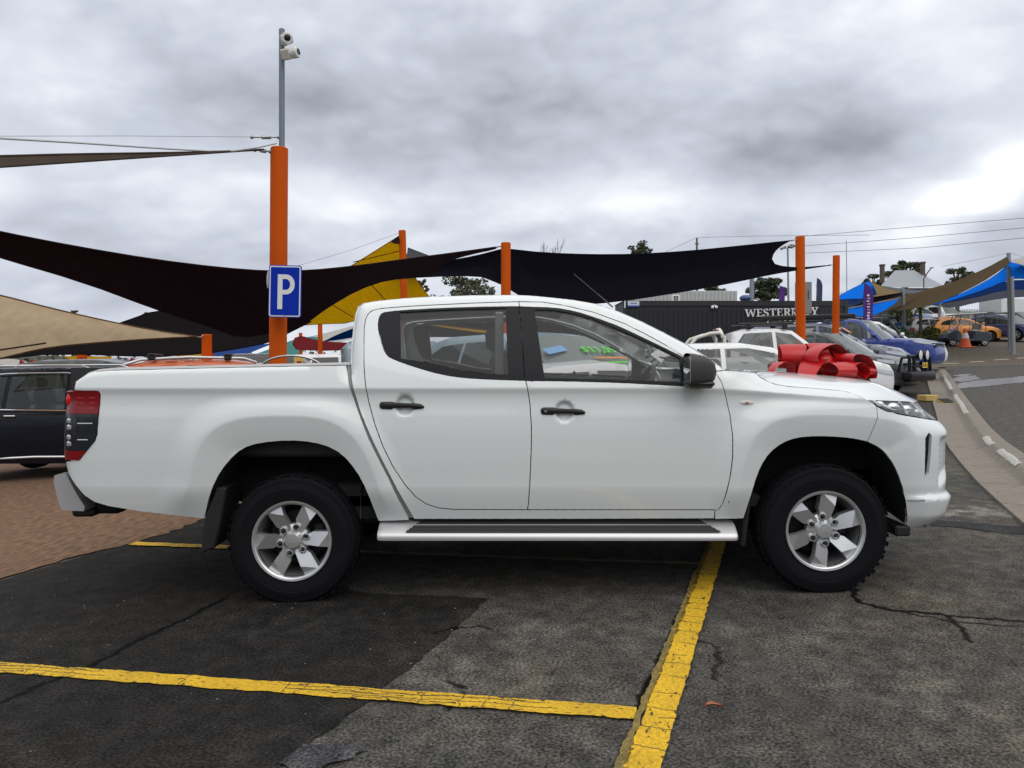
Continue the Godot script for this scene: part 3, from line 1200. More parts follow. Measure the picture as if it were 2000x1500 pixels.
# a skin over a polygon of (u, y), cut along its edge and turned in there
func skin(mb: MB, poly: PackedVector2Array, holes: Array, step: float, side: float, gap: float, lift := 0.0, lip := 0.02) -> void:
	var pieces: Array = Geometry2D.offset_polygon(poly, -gap) if gap > 0.0 else [poly]
	var cut := []
	for h in holes:
		for g in Geometry2D.offset_polygon(h, gap):
			cut.append(g)
	for piece in pieces:
		if piece.size() < 3 or Geometry2D.is_polygon_clockwise(piece) != Geometry2D.is_polygon_clockwise(PackedVector2Array(pieces[0])):
			continue
		var loops := []
		for lp in [piece] + cut:
			var e := PackedVector2Array()
			for k in lp.size():
				var a: Vector2 = lp[k]
				var b: Vector2 = lp[(k + 1) % lp.size()]
				var s := maxi(1, int(ceil(a.distance_to(b) / (minf(step, 0.011) if step < 0.05 else step))))
				for j in s:
					var q := a.lerp(b, float(j) / s)
					e.append(q + Vector2(sin(q.x * 7919.0 + q.y * 6101.0), cos(q.x * 5303.0 - q.y * 7333.0)) * 0.0004)
			loops.append(e)
		var rim := {}
		for e in loops:
			for q in e:
				var c := Vector2i((q / 0.008).floor())
				for i in 9:
					rim[c + Vector2i(i % 3 - 1, i / 3 - 1)] = true
		var pts := PackedVector2Array()
		var near := {}
		var cell := step * 0.55
		for e in loops:
			for q in e:
				pts.append(q)
				near[Vector2i((q / cell).floor())] = true
		# rings just inside the edge catch its rounding
		for ring in [0.012, 0.03]:
			if step < 0.05:
				for g in Geometry2D.offset_polygon(loops[0], -ring):
					for k in g.size():
						var a: Vector2 = g[k]
						var b: Vector2 = g[(k + 1) % g.size()]
						var s := maxi(1, int(a.distance_to(b) / step))
						for j in s:
							var q := a.lerp(b, float(j) / s)
							var c := Vector2i((q / (cell * 0.3)).floor()) + Vector2i(100000, 0)
							if not near.has(c):
								near[c] = true
								near[Vector2i((q / cell).floor())] = true
								pts.append(q)
		var bx := Rect2(piece[0], Vector2())
		for q in piece:
			bx = bx.expand(q)
		if step < 0.05:
			for q in features():
				near[Vector2i((q / cell).floor())] = true
		var row := 0
		var y := bx.position.y
		while y < bx.end.y:
			var x := bx.position.x + (step * 0.5 if row % 2 else 0.0)
			while x < bx.end.x:
				var q := Vector2(x, y)
				if not near.has(Vector2i((q / cell).floor())) and Geometry2D.is_point_in_polygon(q, piece):
					pts.append(q)
				x += step
			y += step * 0.87
			row += 1
		for d in dents:
			if step < 0.05 and Geometry2D.is_point_in_polygon(Vector2(d[0], d[1]), piece):
				for rr in [0.5, 0.62, 0.75, 0.88, 1.0]:
					for j in 28:
						pts.append(Vector2(d[0], d[1]) + Vector2(cos(TAU * j / 28), sin(TAU * j / 28)) * d[2] * rr)
		if step < 0.05:
			for ft in features():
				var q: Vector2 = ft
				if not rim.has(Vector2i((q / 0.008).floor())) and Geometry2D.is_point_in_polygon(q, piece):
					var c := Vector2i((q / 0.006).floor()) + Vector2i(500000, 0)
					if not near.has(c):
						near[c] = true
						pts.append(q)
		var edge_n := 0
		for e in loops:
			edge_n += e.size()
		for k in range(edge_n, pts.size()):
			pts[k] += Vector2(sin(k * 12.9898), cos(k * 78.233)) * 0.0009
		var t := Geometry2D.triangulate_delaunay(pts)
		var base := mb.v.size()
		for q in pts:
			var p := S(q.x, q.y, lift)
			var n := SN(q.x, q.y)
			mb.vert(Vector3(p.x, p.y, p.z * side), Vector3(n.x, n.y, n.z * side), q)
		for k in t.size() / 3:
			var c := (pts[t[k * 3]] + pts[t[k * 3 + 1]] + pts[t[k * 3 + 2]]) / 3.0
			var inside := Geometry2D.is_point_in_polygon(c, loops[0])
			for j in range(1, loops.size()):
				if inside and Geometry2D.is_point_in_polygon(c, loops[j]):
					inside = false
			if inside:
				mb.face(base + t[k * 3], base + t[k * 3 + 1], base + t[k * 3 + 2])
		if lip > 0.0:
			for e in loops:
				var prev := []
				for k in e.size() + 1:
					var q: Vector2 = e[k % e.size()]
					var q2: Vector2 = e[(k + 1) % e.size()]
					var p := S(q.x, q.y, lift)
					var n := SN(q.x, q.y)
					var p2 := S(q2.x, q2.y, lift)
					var out := (p2 - p).cross(n).normalized()
					var b := p - n * lip
					var i0 := mb.vert(Vector3(p.x, p.y, p.z * side), Vector3(out.x, out.y, out.z * side), q)
					var i1 := mb.vert(Vector3(b.x, b.y, b.z * side), Vector3(out.x, out.y, out.z * side), q)
					if prev:
						mb.face(prev[0], prev[1], i0)
						mb.face(prev[1], i1, i0)
					prev = [i0, i1]

var feature_points := []

func features() -> Array:
	# rows of points along the creases, so that the skin folds exactly there
	if feature_points.is_empty():
		for pl in [flare_r, flare_f]:
			for k in pl.size() - 1:
				var s := maxi(1, int(pl[k].distance_to(pl[k + 1]) / 0.014))
				var nn: Vector2 = (pl[k + 1] - pl[k]).normalized().orthogonal()
				for j in s:
					var q: Vector2 = pl[k].lerp(pl[k + 1], float(j) / s)
					for d in [-0.016, -0.007, 0.0, 0.007, 0.016]:
						feature_points.append(q + nn * d)
		for k in 330:
			var u := -2.6 + k * 0.0155
			var yc := 1.186 - 0.058 * smoothstep(1.0, 2.1, u)
			for d in [-0.018, -0.007, 0.0, 0.007, 0.018]:
				feature_points.append(Vector2(u, yc + d))
			for d in [-0.008, 0.0, 0.008]:
				feature_points.append(Vector2(u, 0.634 + d))
	return feature_points

var truck_root: Node3D

func part(called: String, mb: Variant, m: Material, p: Node = null) -> MeshInstance3D:
	return obj(called, mb, m, p if p else truck_root)

func both(called: String, poly: PackedVector2Array, holes: Array, m: Material, step := 0.024, gap := 0.0026, lift := 0.0, lip := 0.02) -> MeshInstance3D:
	# the near skin in full, its twin on the far side coarser
	var a := MB.new()
	skin(a, poly, holes, step, 1.0, gap, lift, lip)
	var o := part(called, a, m)
	var b := MB.new()
	skin(b, poly, holes, maxf(step, 0.07), -1.0, gap, lift, lip)
	part(called, b, m)
	return o

func truck() -> void:
	plan_build()
	truck_root = thing("white_ute", "clean white dual cab pickup ute parked side on with a red bow on its bonnet", "pickup truck", Vector3(0, 0, TZ))
	var white := paint("white car paint", Color(0.69, 0.725, 0.725))
	white.clearcoat = 1.0
	white.clearcoat_roughness = 0.02
	var black := mat("black plastic", Color(0.012, 0.012, 0.013), 0.5)
	var satin := mat("satin black frame", Color(0.010, 0.010, 0.012), 0.28)
	var dark := mat("underbody black", Color(0.008, 0.008, 0.008), 0.9)
	# outlines of the arches, the flares and the cab
	arch_r = round_poly(traced([[398, 1014], [412, 961], [430, 921], [458, 887], [486, 870], [535, 862], [587, 861], [633, 869], [668, 887], [696, 919], [717, 957], [738, 1017]]), false)
	arch_f = round_poly(traced([[1453, 1013], [1460, 986], [1472, 945], [1486, 909], [1503, 885], [1527, 866], [1556, 855], [1597, 852], [1640, 854], [1676, 858], [1707, 868], [1729, 882], [1746, 906], [1760, 940], [1769, 976], [1771, 1024]]), false)
	var fr := round_poly(traced([[340, 1060], [372, 950], [382, 905], [390, 880], [407, 850], [437, 828], [482, 815], [552, 811], [615, 814], [657, 826], [689, 849], [710, 877], [727, 912], [766, 1017], [780, 1060]]), false)
	var ff := round_poly(traced([[1425, 1060], [1440, 950], [1458, 880], [1472, 854], [1491, 834], [1520, 818], [1556, 812], [1592, 810], [1640, 811], [1688, 814], [1736, 820], [1767, 830], [1784, 846], [1788, 880], [1790, 1060]]), false)
	flare_r = fr
	flare_f = ff
	var ct := (traced([[683, 760], [683, 700], [685, 672], [689, 640], [693, 612], [699, 596], [710, 589.5], [740, 585], [790, 580.5], [840, 577.5], [940, 574.5], [1020, 574.5], [1049, 576.5], [1118, 583.5], [1164, 591.5], [1210, 606.5], [1256, 626.5], [1302, 649.5], [1348, 673.5], [1382, 695.5], [1405, 711.5], [1419, 722.5]]))
	var bt := (traced([[141, 761], [145, 747], [153.5, 737.5], [165, 729.5], [183, 724.5], [220, 721.5], [430, 716.5], [682, 711]]))
	cab_top = ct
	bed_top = bt
	dents = []
	for h in [[791, 792, 0.062], [1103, 803, 0.062]]:
		var q := uy(h[0], h[1])
		dents.append([q.x, q.y, h[2], 0.022])
	# ---- painted panels
	var bed := traced([[146, 763], [147, 750], [155, 739], [166, 731], [184, 726], [220, 723]])
	bed.append_array(traced([[430, 718], [677, 713], [679, 722], [681, 742], [687, 768], [701, 806], [721, 858], [760, 935], [800, 1016], [738, 1018]]))
	for k in range(arch_r.size() - 1, -1, -1):
		bed.append(arch_r[k])
	bed.append_array(traced([[360, 1009], [272, 999], [212, 989], [185, 981], [165, 968], [148, 948], [134, 924], [129, 901], [155, 898.5], [185.5, 861], [189.5, 849], [195.5, 769], [192, 764]]))
	both("bed_side", bed, [], white)
	var rear_door := traced([[1013.5, 589], [920, 592], [800, 598], [744, 602.5], [728, 606], [719, 613], [714, 624], [711.5, 640], [711, 672], [711, 716], [714, 752], [720, 784], [732, 828], [748, 872], [768, 912], [792, 948], [812, 970], [832, 984], [856, 992], [888, 995], [1030, 995.5], [1032, 985], [1034, 956], [1036, 920], [1037.6, 876], [1038, 836], [1035, 788], [1030, 756], [1025, 738], [1020, 660], [1014.2, 598]])
	var front_door := traced([[1013.5, 589], [1060, 590], [1100, 596], [1160, 610], [1220, 632], [1260, 652], [1300, 674], [1345, 702], [1377, 712], [1395, 725], [1408, 744], [1418, 776], [1426, 812], [1431, 852], [1431, 892], [1426, 932], [1418, 964], [1411, 984], [1403, 996], [1030, 995.5], [1032, 985], [1034, 956], [1036, 920], [1037.6, 876], [1038, 836], [1035, 788], [1030, 756], [1025, 738], [1020, 660], [1014.2, 598]])
	var ap_r := round_poly(traced([[739, 645], [738.5, 628], [743, 614], [754, 609], [820, 604], [920, 600], [1013.8, 598.5], [1019.5, 660], [1024.8, 743], [960, 741], [908, 738], [864, 732], [808, 716], [772, 703], [756, 695], [748, 680]]))
	var ap_f := round_poly(traced([[1014.8, 599], [1041, 600], [1081, 601], [1123, 608], [1164, 621], [1210, 638], [1256, 660], [1302, 682], [1334, 698], [1362, 716], [1386, 737], [1390, 745], [1388, 752], [1377, 756], [1300, 752], [1210, 747], [1100, 744], [1025.9, 743.5], [1020.6, 660]]))
	var gl_r := traced([[782, 700], [781, 610], [880, 605], [987, 602], [993, 732], [960, 730], [900, 723.5], [840, 709]])
	var gl_f := traced([[1044, 605], [1081, 606], [1118, 612], [1155, 622], [1187, 635], [1233, 654], [1279, 675], [1307, 689], [1328, 701], [1331, 722], [1331, 746], [1233, 742], [1140, 740], [1064, 738]])
	both("rear_door", rear_door, [ap_r], white)
	both("front_door", front_door, [ap_f], white)
	# the black window surrounds, each with its pane
	both("rear_window_frame", ap_r, [gl_r], satin, 0.016, 0.001, -0.004, 0.03)
	both("front_window_frame", ap_f, [gl_f], satin, 0.016, 0.001, -0.004, 0.03)
	var pane := glass("green tinted car glass", Color(0.020, 0.028, 0.030), 0.26)
	pane.metallic_specular = 0.36
	both("rear_window_pane", gl_r, [], pane, 0.06, 0.0, -0.012, 0.0)
	both("front_window_pane", gl_f, [], pane, 0.06, 0.0, -0.012, 0.0)
	# cab frame: rear corner, roof rail, pillars, sill
	var cab := traced([[683, 705], [685, 672], [689, 640], [693, 612], [699, 597], [710, 590.5], [740, 586], [790, 581.5], [840, 578.5], [940, 575.5], [1020, 575.5], [1049, 577.5], [1118, 584.5], [1164, 592.5], [1210, 607.5], [1256, 627.5], [1302, 650.5], [1348, 674.5], [1382, 696.5], [1405, 712.5], [1419, 723.5], [1395, 725]])
	cab.append_array(traced([[1403, 996], [1396, 998], [1395, 1013], [1100, 1014], [809, 1014], [770, 946], [728, 862], [714, 830], [702, 800], [693, 770], [688, 750], [685, 722]]))
	var doors := Geometry2D.merge_polygons(rear_door, front_door)
	var hole: PackedVector2Array = doors[0]
	var cabs := Geometry2D.clip_polygons(cab, hole)
	var cm := MB.new()
	var cf := MB.new()
	for piece in cabs:
		if piece.size() > 3 and not Geometry2D.is_polygon_clockwise(piece):
			skin(cm, piece, [], 0.02, 1.0, 0.0024, 0.0, 0.0)
			skin(cf, piece, [], 0.07, -1.0, 0.0024, 0.0, 0.0)
	part("cab_frame", cm, white)
	part("cab_frame", cf, white)
	var fender := traced([[1395, 725], [1419, 723.5], [1440, 724.5], [1474, 728], [1484, 736], [1496, 743], [1513, 750], [1544, 755], [1592, 758], [1647, 763], [1664, 767], [1683, 776], [1693, 780.5], [1705, 787], [1712, 793], [1714, 815], [1707, 834], [1694, 863]])
	var fa := PackedVector2Array()
	for q in arch_f:
		if q.x < uy(1694, 863).x:
			fa.append(q)
	for k in range(fa.size() - 1, -1, -1):
		fender.append(fa[k])
	fender.append_array(traced([[1396, 1014], [1396, 998], [1403, 996], [1411, 984], [1418, 964], [1426, 932], [1431, 892], [1431, 852], [1426, 812], [1418, 776], [1408, 744]]))
	both("front_fender", fender, [], white, 0.016)
	# bumper skin, carried round the front to the middle
	var slot := traced([[1808, 856], [1814, 846], [1819, 850], [1817, 892], [1813, 926], [1806.5, 934], [1807, 900]])
	var bumper := traced([[1712, 793], [1717, 796], [1731, 803], [1760, 810], [1808, 818], [1832, 822]])
	var ul := 2.62
	bumper.append_array(PackedVector2Array([Vector2(ul, 0.975), Vector2(2.72, 0.98), Vector2(2.74, 0.60), Vector2(U_END_F - 0.02, 0.60), Vector2(U_END_F - 0.02, 0.32), Vector2(2.6, 0.345)]))
	bumper.append_array(traced([[1808, 1025], [1772, 1028]]))
	for k in range(arch_f.size() - 1, -1, -1):
		if arch_f[k].x > uy(1694, 863).x:
			bumper.append(arch_f[k])
	bumper.append_array(traced([[1694, 863], [1707, 834], [1714, 815]]))
	both("front_bumper", bumper, [slot], white, 0.02)
	both("fog_lamp_slot", slot, [], mat("slot black", Color(0.006, 0.006, 0.007), 0.25), 0.03, 0.0, -0.02, 0.0)
	var gr := PackedVector2Array([Vector2(2.745, 0.605), Vector2(2.725, 1.06), Vector2(U_END_F - 0.02, 1.08), Vector2(U_END_F - 0.02, 0.605)])
	both("grille", gr, [], black, 0.05, 0.003, -0.02)
	# headlamps
	var lamp := traced([[1697, 781], [1705, 786.5], [1717, 795], [1731, 802], [1760, 809], [1808, 817], [1832, 821]])
	lamp.append_array(PackedVector2Array([Vector2(2.62, 0.98), Vector2(2.70, 0.99), Vector2(2.70, 1.045), Vector2(2.60, 1.065)]))
	lamp.append_array(traced([[1790, 784.5], [1740, 782.5]]))
	both("headlamp_housing", lamp, [], mat("headlamp inside", Color(0.05, 0.052, 0.055), 0.25, 0.6), 0.03, 0.002, -0.045, 0.0)
	for sd in [1.0, -1.0]:
		var refl := MB.new()
		for q in [[1725, 790, 0.022], [1752, 796, 0.032], [1778, 800, 0.03], [1806, 806, 0.024]]:
			var c := uy(q[0], q[1])
			var p := S(c.x, c.y, -0.035)
			refl.ball(Vector3(p.x, p.y, p.z * sd), Vector3(q[2] * 1.2, q[2] * 0.8, q[2] * 0.7), 12)
		for q in [[1708, 784, 1742, 797], [1760, 786, 1776, 808], [1786, 787, 1812, 813]]:
			var a := uy(q[0], q[1])
			var b := uy(q[2], q[3])
			var pa := S(a.x, a.y, -0.018)
			var pb := S(b.x, b.y, -0.018)
			refl.cyl(Vector3(pa.x, pa.y, pa.z * sd), Vector3(pb.x, pb.y, pb.z * sd), 0.007, 0.007, 6)
		part("headlamp_reflector", refl, mat("lamp chrome", Color(0.75, 0.75, 0.76), 0.12, 1.0))
	both("headlamp_lens", lamp, [], glass("clear lens", Color(0.95, 0.97, 1.0), 0.06), 0.04, 0.002, 0.0, 0.0)
	# ---- bonnet, roof, glass, back of the cab
	bonnet(white, dark)
	cab_top_build(white, pane, dark)
	bed_build(white, black, dark)
	interior()
	underside(dark, black)
	tail_lamps()
	trim(white, black)
	# a dark inner shell behind the shut lines
	var inner := traced([[160, 770], [680, 765], [690, 800], [800, 1000], [1420, 1000], [1440, 740], [1690, 800], [1700, 845]])
	for k in range(arch_f.size() - 1, -1, -1):
		if arch_f[k].x < 2.0:
			inner.append(arch_f[k])
	inner.append_array(traced([[1380, 1008], [820, 1008], [745, 1012]]))
	for k in range(arch_r.size() - 1, -1, -1):
		inner.append(arch_r[k])
	inner.append_array(traced([[380, 1005], [190, 975]]))
	both("inner_shell", inner, [ap_r, ap_f], dark, 0.07, 0.006, -0.03, 0.0)
	var gap := traced([[677, 713], [688, 713], [694, 768], [708, 806], [728, 858], [767, 935], [813, 1013], [794, 1013], [753, 935], [714, 858], [695, 806], [680, 768]])
	both("cab_gap_panel", gap, [], mat("gap grey", Color(0.30, 0.32, 0.31), 0.7), 0.03, 0.0, -0.026, 0.0)
	wheels()

func bonnet(white: Material, dark: Material) -> void:
	var seam := traced([[1440, 724.5], [1474, 728], [1496, 743], [1513, 750], [1544, 755], [1592, 758], [1647, 763], [1664, 767], [1693, 780]])
	var edge := []
	for q in round_poly(seam, false):
		edge.append(S(q.x, q.y, -0.004))
	var crown := [[1.25, 1.290], [1.55, 1.281], [1.77, 1.268], [2.05, 1.246], [2.25, 1.225], [2.40, 1.200], [2.52, 1.170], [2.60, 1.130], [2.65, 1.085]]
	var ny := func(x: float) -> float:
		for k in crown.size() - 1:
			if x <= crown[k + 1][0]:
				return lerpf(crown[k][1], crown[k + 1][1], smooth01((x - crown[k][0]) / (crown[k + 1][0] - crown[k][0]), 0.0))
		return crown[crown.size() - 1][1]
	var rows := []
	var n := 26
	for i in n + 1:
		# s runs from the windscreen to the nose
		var s := float(i) / n
		var f := s * (edge.size() - 1)
		var k := mini(int(f), edge.size() - 2)
		var e: Vector3 = edge[k].lerp(edge[k + 1], f - k)
		var row := []
		for j in range(-18, 19):
			var t := 1.0 - absf(j) / 18.0
			var fwd := 1.0 - pow(1.0 - t, 2.4)
			var x0 := e.x
			var x := lerpf(e.x, lerpf(1.22, 2.655, s), fwd)
			var w := e.z * absf(j) / 18.0
			if s > 0.5:
				x = lerpf(x, x, 1.0)
			var y: float = lerpf(e.y, maxf(ny.call(x), e.y - 0.02), 1.0 - pow(1.0 - t, 2.8))
			var yf := lerpf(e.y - 0.004, 1.085, clampf(t * 2.5, 0.0, 1.0))
			y = lerpf(y, yf, pow(clampf((s - 0.70) / 0.30, 0.0, 1.0), 2.4))
			row.append(Vector3(x, y, w * signf(j)))
		rows.append(row)
	var mb := MB.new()
	mb.grid(rows, false, 70.0)
	# front edge turned down
	var lip := []
	for p in rows[n]:
		lip.append(p + Vector3(-0.02, -0.012, 0))
	mb.grid([rows[n], lip], false, 70.0)
	part("bonnet", mb, white)
	# closing panel under the bonnet, so that no light falls through
	var u := MB.new()
	u.box(Vector3(1.75, 0.80, 0), Vector3(1.0, 0.62, 1.0), 0.02)
	part("engine_bay", u, dark)

func smooth01(t: float, k: float) -> float:
	return clampf(t, 0, 1)

func cab_top_build(white: Material, pane: Material, dark: Material) -> void:
	var edge := []
	for q in round_poly(round_poly(round_poly(cab_top, false), false), false):
		edge.append(S(q.x, q.y, 0.0))
	# which stretch is roof, which is windscreen
	var roof := []
	var screen := []
	var back := []
	for p in edge:
		if p.x > 0.30:
			screen.append(p * Vector3(1, 1, 0.96) - Vector3(0.01, 0.014, 0))
		if p.x > -0.92 and p.x < 0.36 and p.y > 1.665:
			roof.append(p)
		if p.x < -0.86:
			back.append(p)
	var strip := func(line: Array, up: float, fwd: float) -> Array:
		var rows := []
		for p in line:
			var row := []
			for j in range(-10, 11):
				var t: float = j / 10.0
				row.append(Vector3(p.x + fwd * (1 - t * t), p.y + up * (1 - pow(absf(t), 2.2)), p.z * t))
			rows.append(row)
		return rows
	var mb := MB.new()
	mb.grid(strip.call(roof, 0.03, 0.0), false, 70.0)
	part("roof", mb, white)
	var wm := MB.new()
	wm.grid(strip.call(screen, 0.0, 0.03), false, 70.0)
	part("windscreen", wm, pane)
	# back wall of the cab with its window
	var bm := MB.new()
	var gm := MB.new()
	var wall := []
	var y := 0.42
	while y < 1.70:
		var best: Vector3 = back[0]
		for p in back:
			if absf(p.y - y) < absf(best.y - y):
				best = p
		wall.append(Vector3((best.x if y > 1.2 else back[0].x) + 0.02, y, minf(best.z if y > 1.2 else 0.80, 0.80) - 0.03))
		y += 0.04
	for k in wall.size() - 1:
		var a: Vector3 = wall[k]
		var c: Vector3 = wall[k + 1]
		var win: bool = a.y > 1.30 and c.y < 1.66
		for s in ([[-1.0, -0.84], [0.84, 1.0]] if win else [[-1.0, 1.0]]):
			bm.quad(Vector3(a.x + 0.012, a.y, a.z * s[0]), Vector3(a.x + 0.012, a.y, a.z * s[1]), Vector3(c.x + 0.012, c.y, c.z * s[1]), Vector3(c.x + 0.012, c.y, c.z * s[0]))
		if win:
			gm.quad(Vector3(a.x + 0.012, a.y, -a.z * 0.84), Vector3(a.x + 0.012, a.y, a.z * 0.84), Vector3(c.x + 0.012, c.y, c.z * 0.84), Vector3(c.x + 0.012, c.y, -c.z * 0.84))
	bm.flush(40.0, false)
	gm.flush(40.0, false)
	part("cab_back", bm, white)
	part("rear_window_glass", gm, pane)
	# lining of the roof
	var lm := MB.new()
	var rows: Array = strip.call(roof, 0.02, 0.0)
	for row in rows:
		for j in row.size():
			row[j] = row[j] * Vector3(1, 1, 0.93) - Vector3(0, 0.05, 0)
	lm.grid(rows, false, 70.0)
	part("roof_lining", lm, mat("headlining", Color(0.12, 0.12, 0.118), 0.95))

func bed_build(white: Material, black: Material, dark: Material) -> void:
	var liner := mat("bed liner", Color(0.02, 0.02, 0.021), 0.7)
	var m := MB.new()
	m.box(Vector3(-1.77, 0.80, 0), Vector3(1.58, 0.04, 1.48), 0.0)
	m.box(Vector3(-1.0, 1.03, 0), Vector3(0.04, 0.46, 1.48), 0.0)
	m.box(Vector3(-2.53, 1.03, 0), Vector3(0.04, 0.46, 1.48), 0.0)
	for s in [-1, 1]:
		m.box(Vector3(-1.77, 1.05, s * 0.765), Vector3(1.58, 0.50, 0.03), 0.0)
	part("bed_liner", m, liner)
	# capping along the rails, and the tailgate
	for s in [1.0, -1.0]:
		var rows := []
		var line := []
		for q in bed_top:
			if q.x > -2.5:
				line.append(q)
		for q in line:
			var p := S(q.x, q.y, 0.0)
			rows.append([Vector3(p.x, p.y - 0.004, (p.z + 0.003) * s), Vector3(p.x, p.y + 0.006, (p.z - 0.004) * s), Vector3(p.x, p.y + 0.010, (p.z - 0.03) * s), Vector3(p.x, p.y + 0.006, (p.z - 0.085) * s), Vector3(p.x, p.y - 0.03, (p.z - 0.09) * s)])
		var c := MB.new()
		c.grid(rows, false, 50.0)
		part("rail_capping", c, mat("rail capping grey", Color(0.42, 0.42, 0.42), 0.45))
	var hoop := MB.new()
	var hp := []
	for k in 15:
		var a := PI * k / 14.0
		hp.append(Vector3(-1.33 - cos(a) * 0.19, 1.285 + sin(a) * 0.085, 0.60 + 0.02 * sin(a)))
	hoop.tube(hp, 0.006, 8)
	part("tie_down_hoop", hoop, mat("brushed steel", Color(0.5, 0.5, 0.48), 0.35, 1.0))
	var t := MB.new()
	t.box(Vector3(-2.565, 0.98, 0), Vector3(0.07, 0.60, 1.46), 0.02)
	t.box(Vector3(-2.60, 1.06, 0), Vector3(0.02, 0.10, 0.34), 0.008)
	part("tailgate", t, white)

func interior() -> void:
	var cloth := mat("grey seat cloth", Color(0.055, 0.058, 0.062), 0.95)
	var grey := mat("cabin plastic", Color(0.045, 0.048, 0.05), 0.6)
	var f := MB.new()
	f.box(Vector3(0.25, 0.52, 0), Vector3(2.4, 0.06, 1.5), 0.0)
	part("cabin_floor", f, mat("carpet", Color(0.02, 0.02, 0.021), 0.98))
	# seats
	for s in [1.0, -1.0]:
		var m := MB.new()
		m.box(Vector3(0.28, 0.80, s * 0.37), Vector3(0.52, 0.16, 0.50), 0.05, Basis(Vector3.BACK, 0.1), 60)
		m.box(Vector3(-0.01, 1.10, s * 0.37), Vector3(0.15, 0.62, 0.48), 0.05, Basis(Vector3.BACK, 0.22), 60)
		var st := part("front_seat", m, cloth)
		var h := MB.new()
		h.box(Vector3(-0.115, 1.47, s * 0.37), Vector3(0.10, 0.17, 0.25), 0.04, Basis(Vector3.BACK, 0.12), 60)
		for q in [-0.06, 0.06]:
			h.cyl(Vector3(-0.10, 1.38, s * 0.37 + q), Vector3(-0.085, 1.30, s * 0.37 + q), 0.007, 0.007, 6)
		part("head_restraint", h, cloth, st)
	var r := MB.new()
	r.box(Vector3(-0.62, 0.78, 0), Vector3(0.44, 0.16, 1.3), 0.05, Basis(), 60)
	r.box(Vector3(-0.88, 1.05, 0), Vector3(0.12, 0.50, 1.3), 0.04, Basis(Vector3.BACK, 0.06), 60)
	part("rear_seat", r, cloth)
	# dash, wheel, mirror, far door linings
	var d := MB.new()
	d.box(Vector3(1.18, 1.06, 0), Vector3(0.42, 0.26, 1.42), 0.06, Basis(Vector3.BACK, 0.12), 60)
	d.box(Vector3(1.02, 1.17, 0.37), Vector3(0.16, 0.10, 0.36), 0.04, Basis(), 60)
	d.box(Vector3(1.0, 0.80, 0), Vector3(0.30, 0.36, 0.34), 0.03, Basis(), 60)
	part("dashboard", d, grey)
	var ax := Vector3(-0.92, 0.39, 0).normalized()
	var ring := []
	var cen := Vector3(0.82, 1.13, 0.37)
	var e1 := Vector3.BACK
	var e2 := ax.cross(e1).normalized()
	for k in 28:
		ring.append(cen + (e1 * cos(TAU * k / 28) + e2 * sin(TAU * k / 28)) * 0.185)
	var sw := MB.new()
	sw.tube(ring, 0.016, 8, false, true)
	sw.ball(cen - ax * 0.02, Vector3(0.06, 0.07, 0.08), 10)
	for a in [0.0, PI, -PI / 2]:
		sw.cyl(cen, cen + (e1 * cos(a) + e2 * sin(a)) * 0.18, 0.016, 0.012, 6)
	sw.cyl(cen, cen - ax * 0.25, 0.03, 0.04, 8)
	part("steering_wheel", sw, mat("wheel leather", Color(0.016, 0.016, 0.017), 0.55))
	var mm := MB.new()
	mm.box(Vector3(0.70, 1.60, 0), Vector3(0.05, 0.075, 0.24), 0.02, Basis(Vector3.BACK, -0.2), 60)
	part("rear_view_mirror", mm, grey)
	var tagm := MB.new()
	tagm.box(Vector3(0.955, 1.145, 0.60), Vector3(0.05, 0.115, 0.004), 0.0, Basis(Vector3.BACK, -0.4))
	part("key_tag", tagm, mat("white card", Color(0.75, 0.75, 0.72), 0.7))
	var dl := traced([[760, 706], [812, 722], [870, 738], [1020, 748], [1380, 762], [1410, 800], [1420, 900], [1400, 985], [860, 985], [790, 930], [735, 800]])
	both("door_lining", dl, [], grey, 0.09, 0.0, -0.07, 0.0)
	# a seat belt on the near pillar
	var sb := MB.new()
	sb.box(Vector3(-0.075, 1.43, 0.69), Vector3(0.05, 0.40, 0.02), 0.006, Basis(Vector3.RIGHT, 0.20))
	part("seat_belt_pillar", sb, mat("pillar trim", Color(0.20, 0.20, 0.20), 0.8))

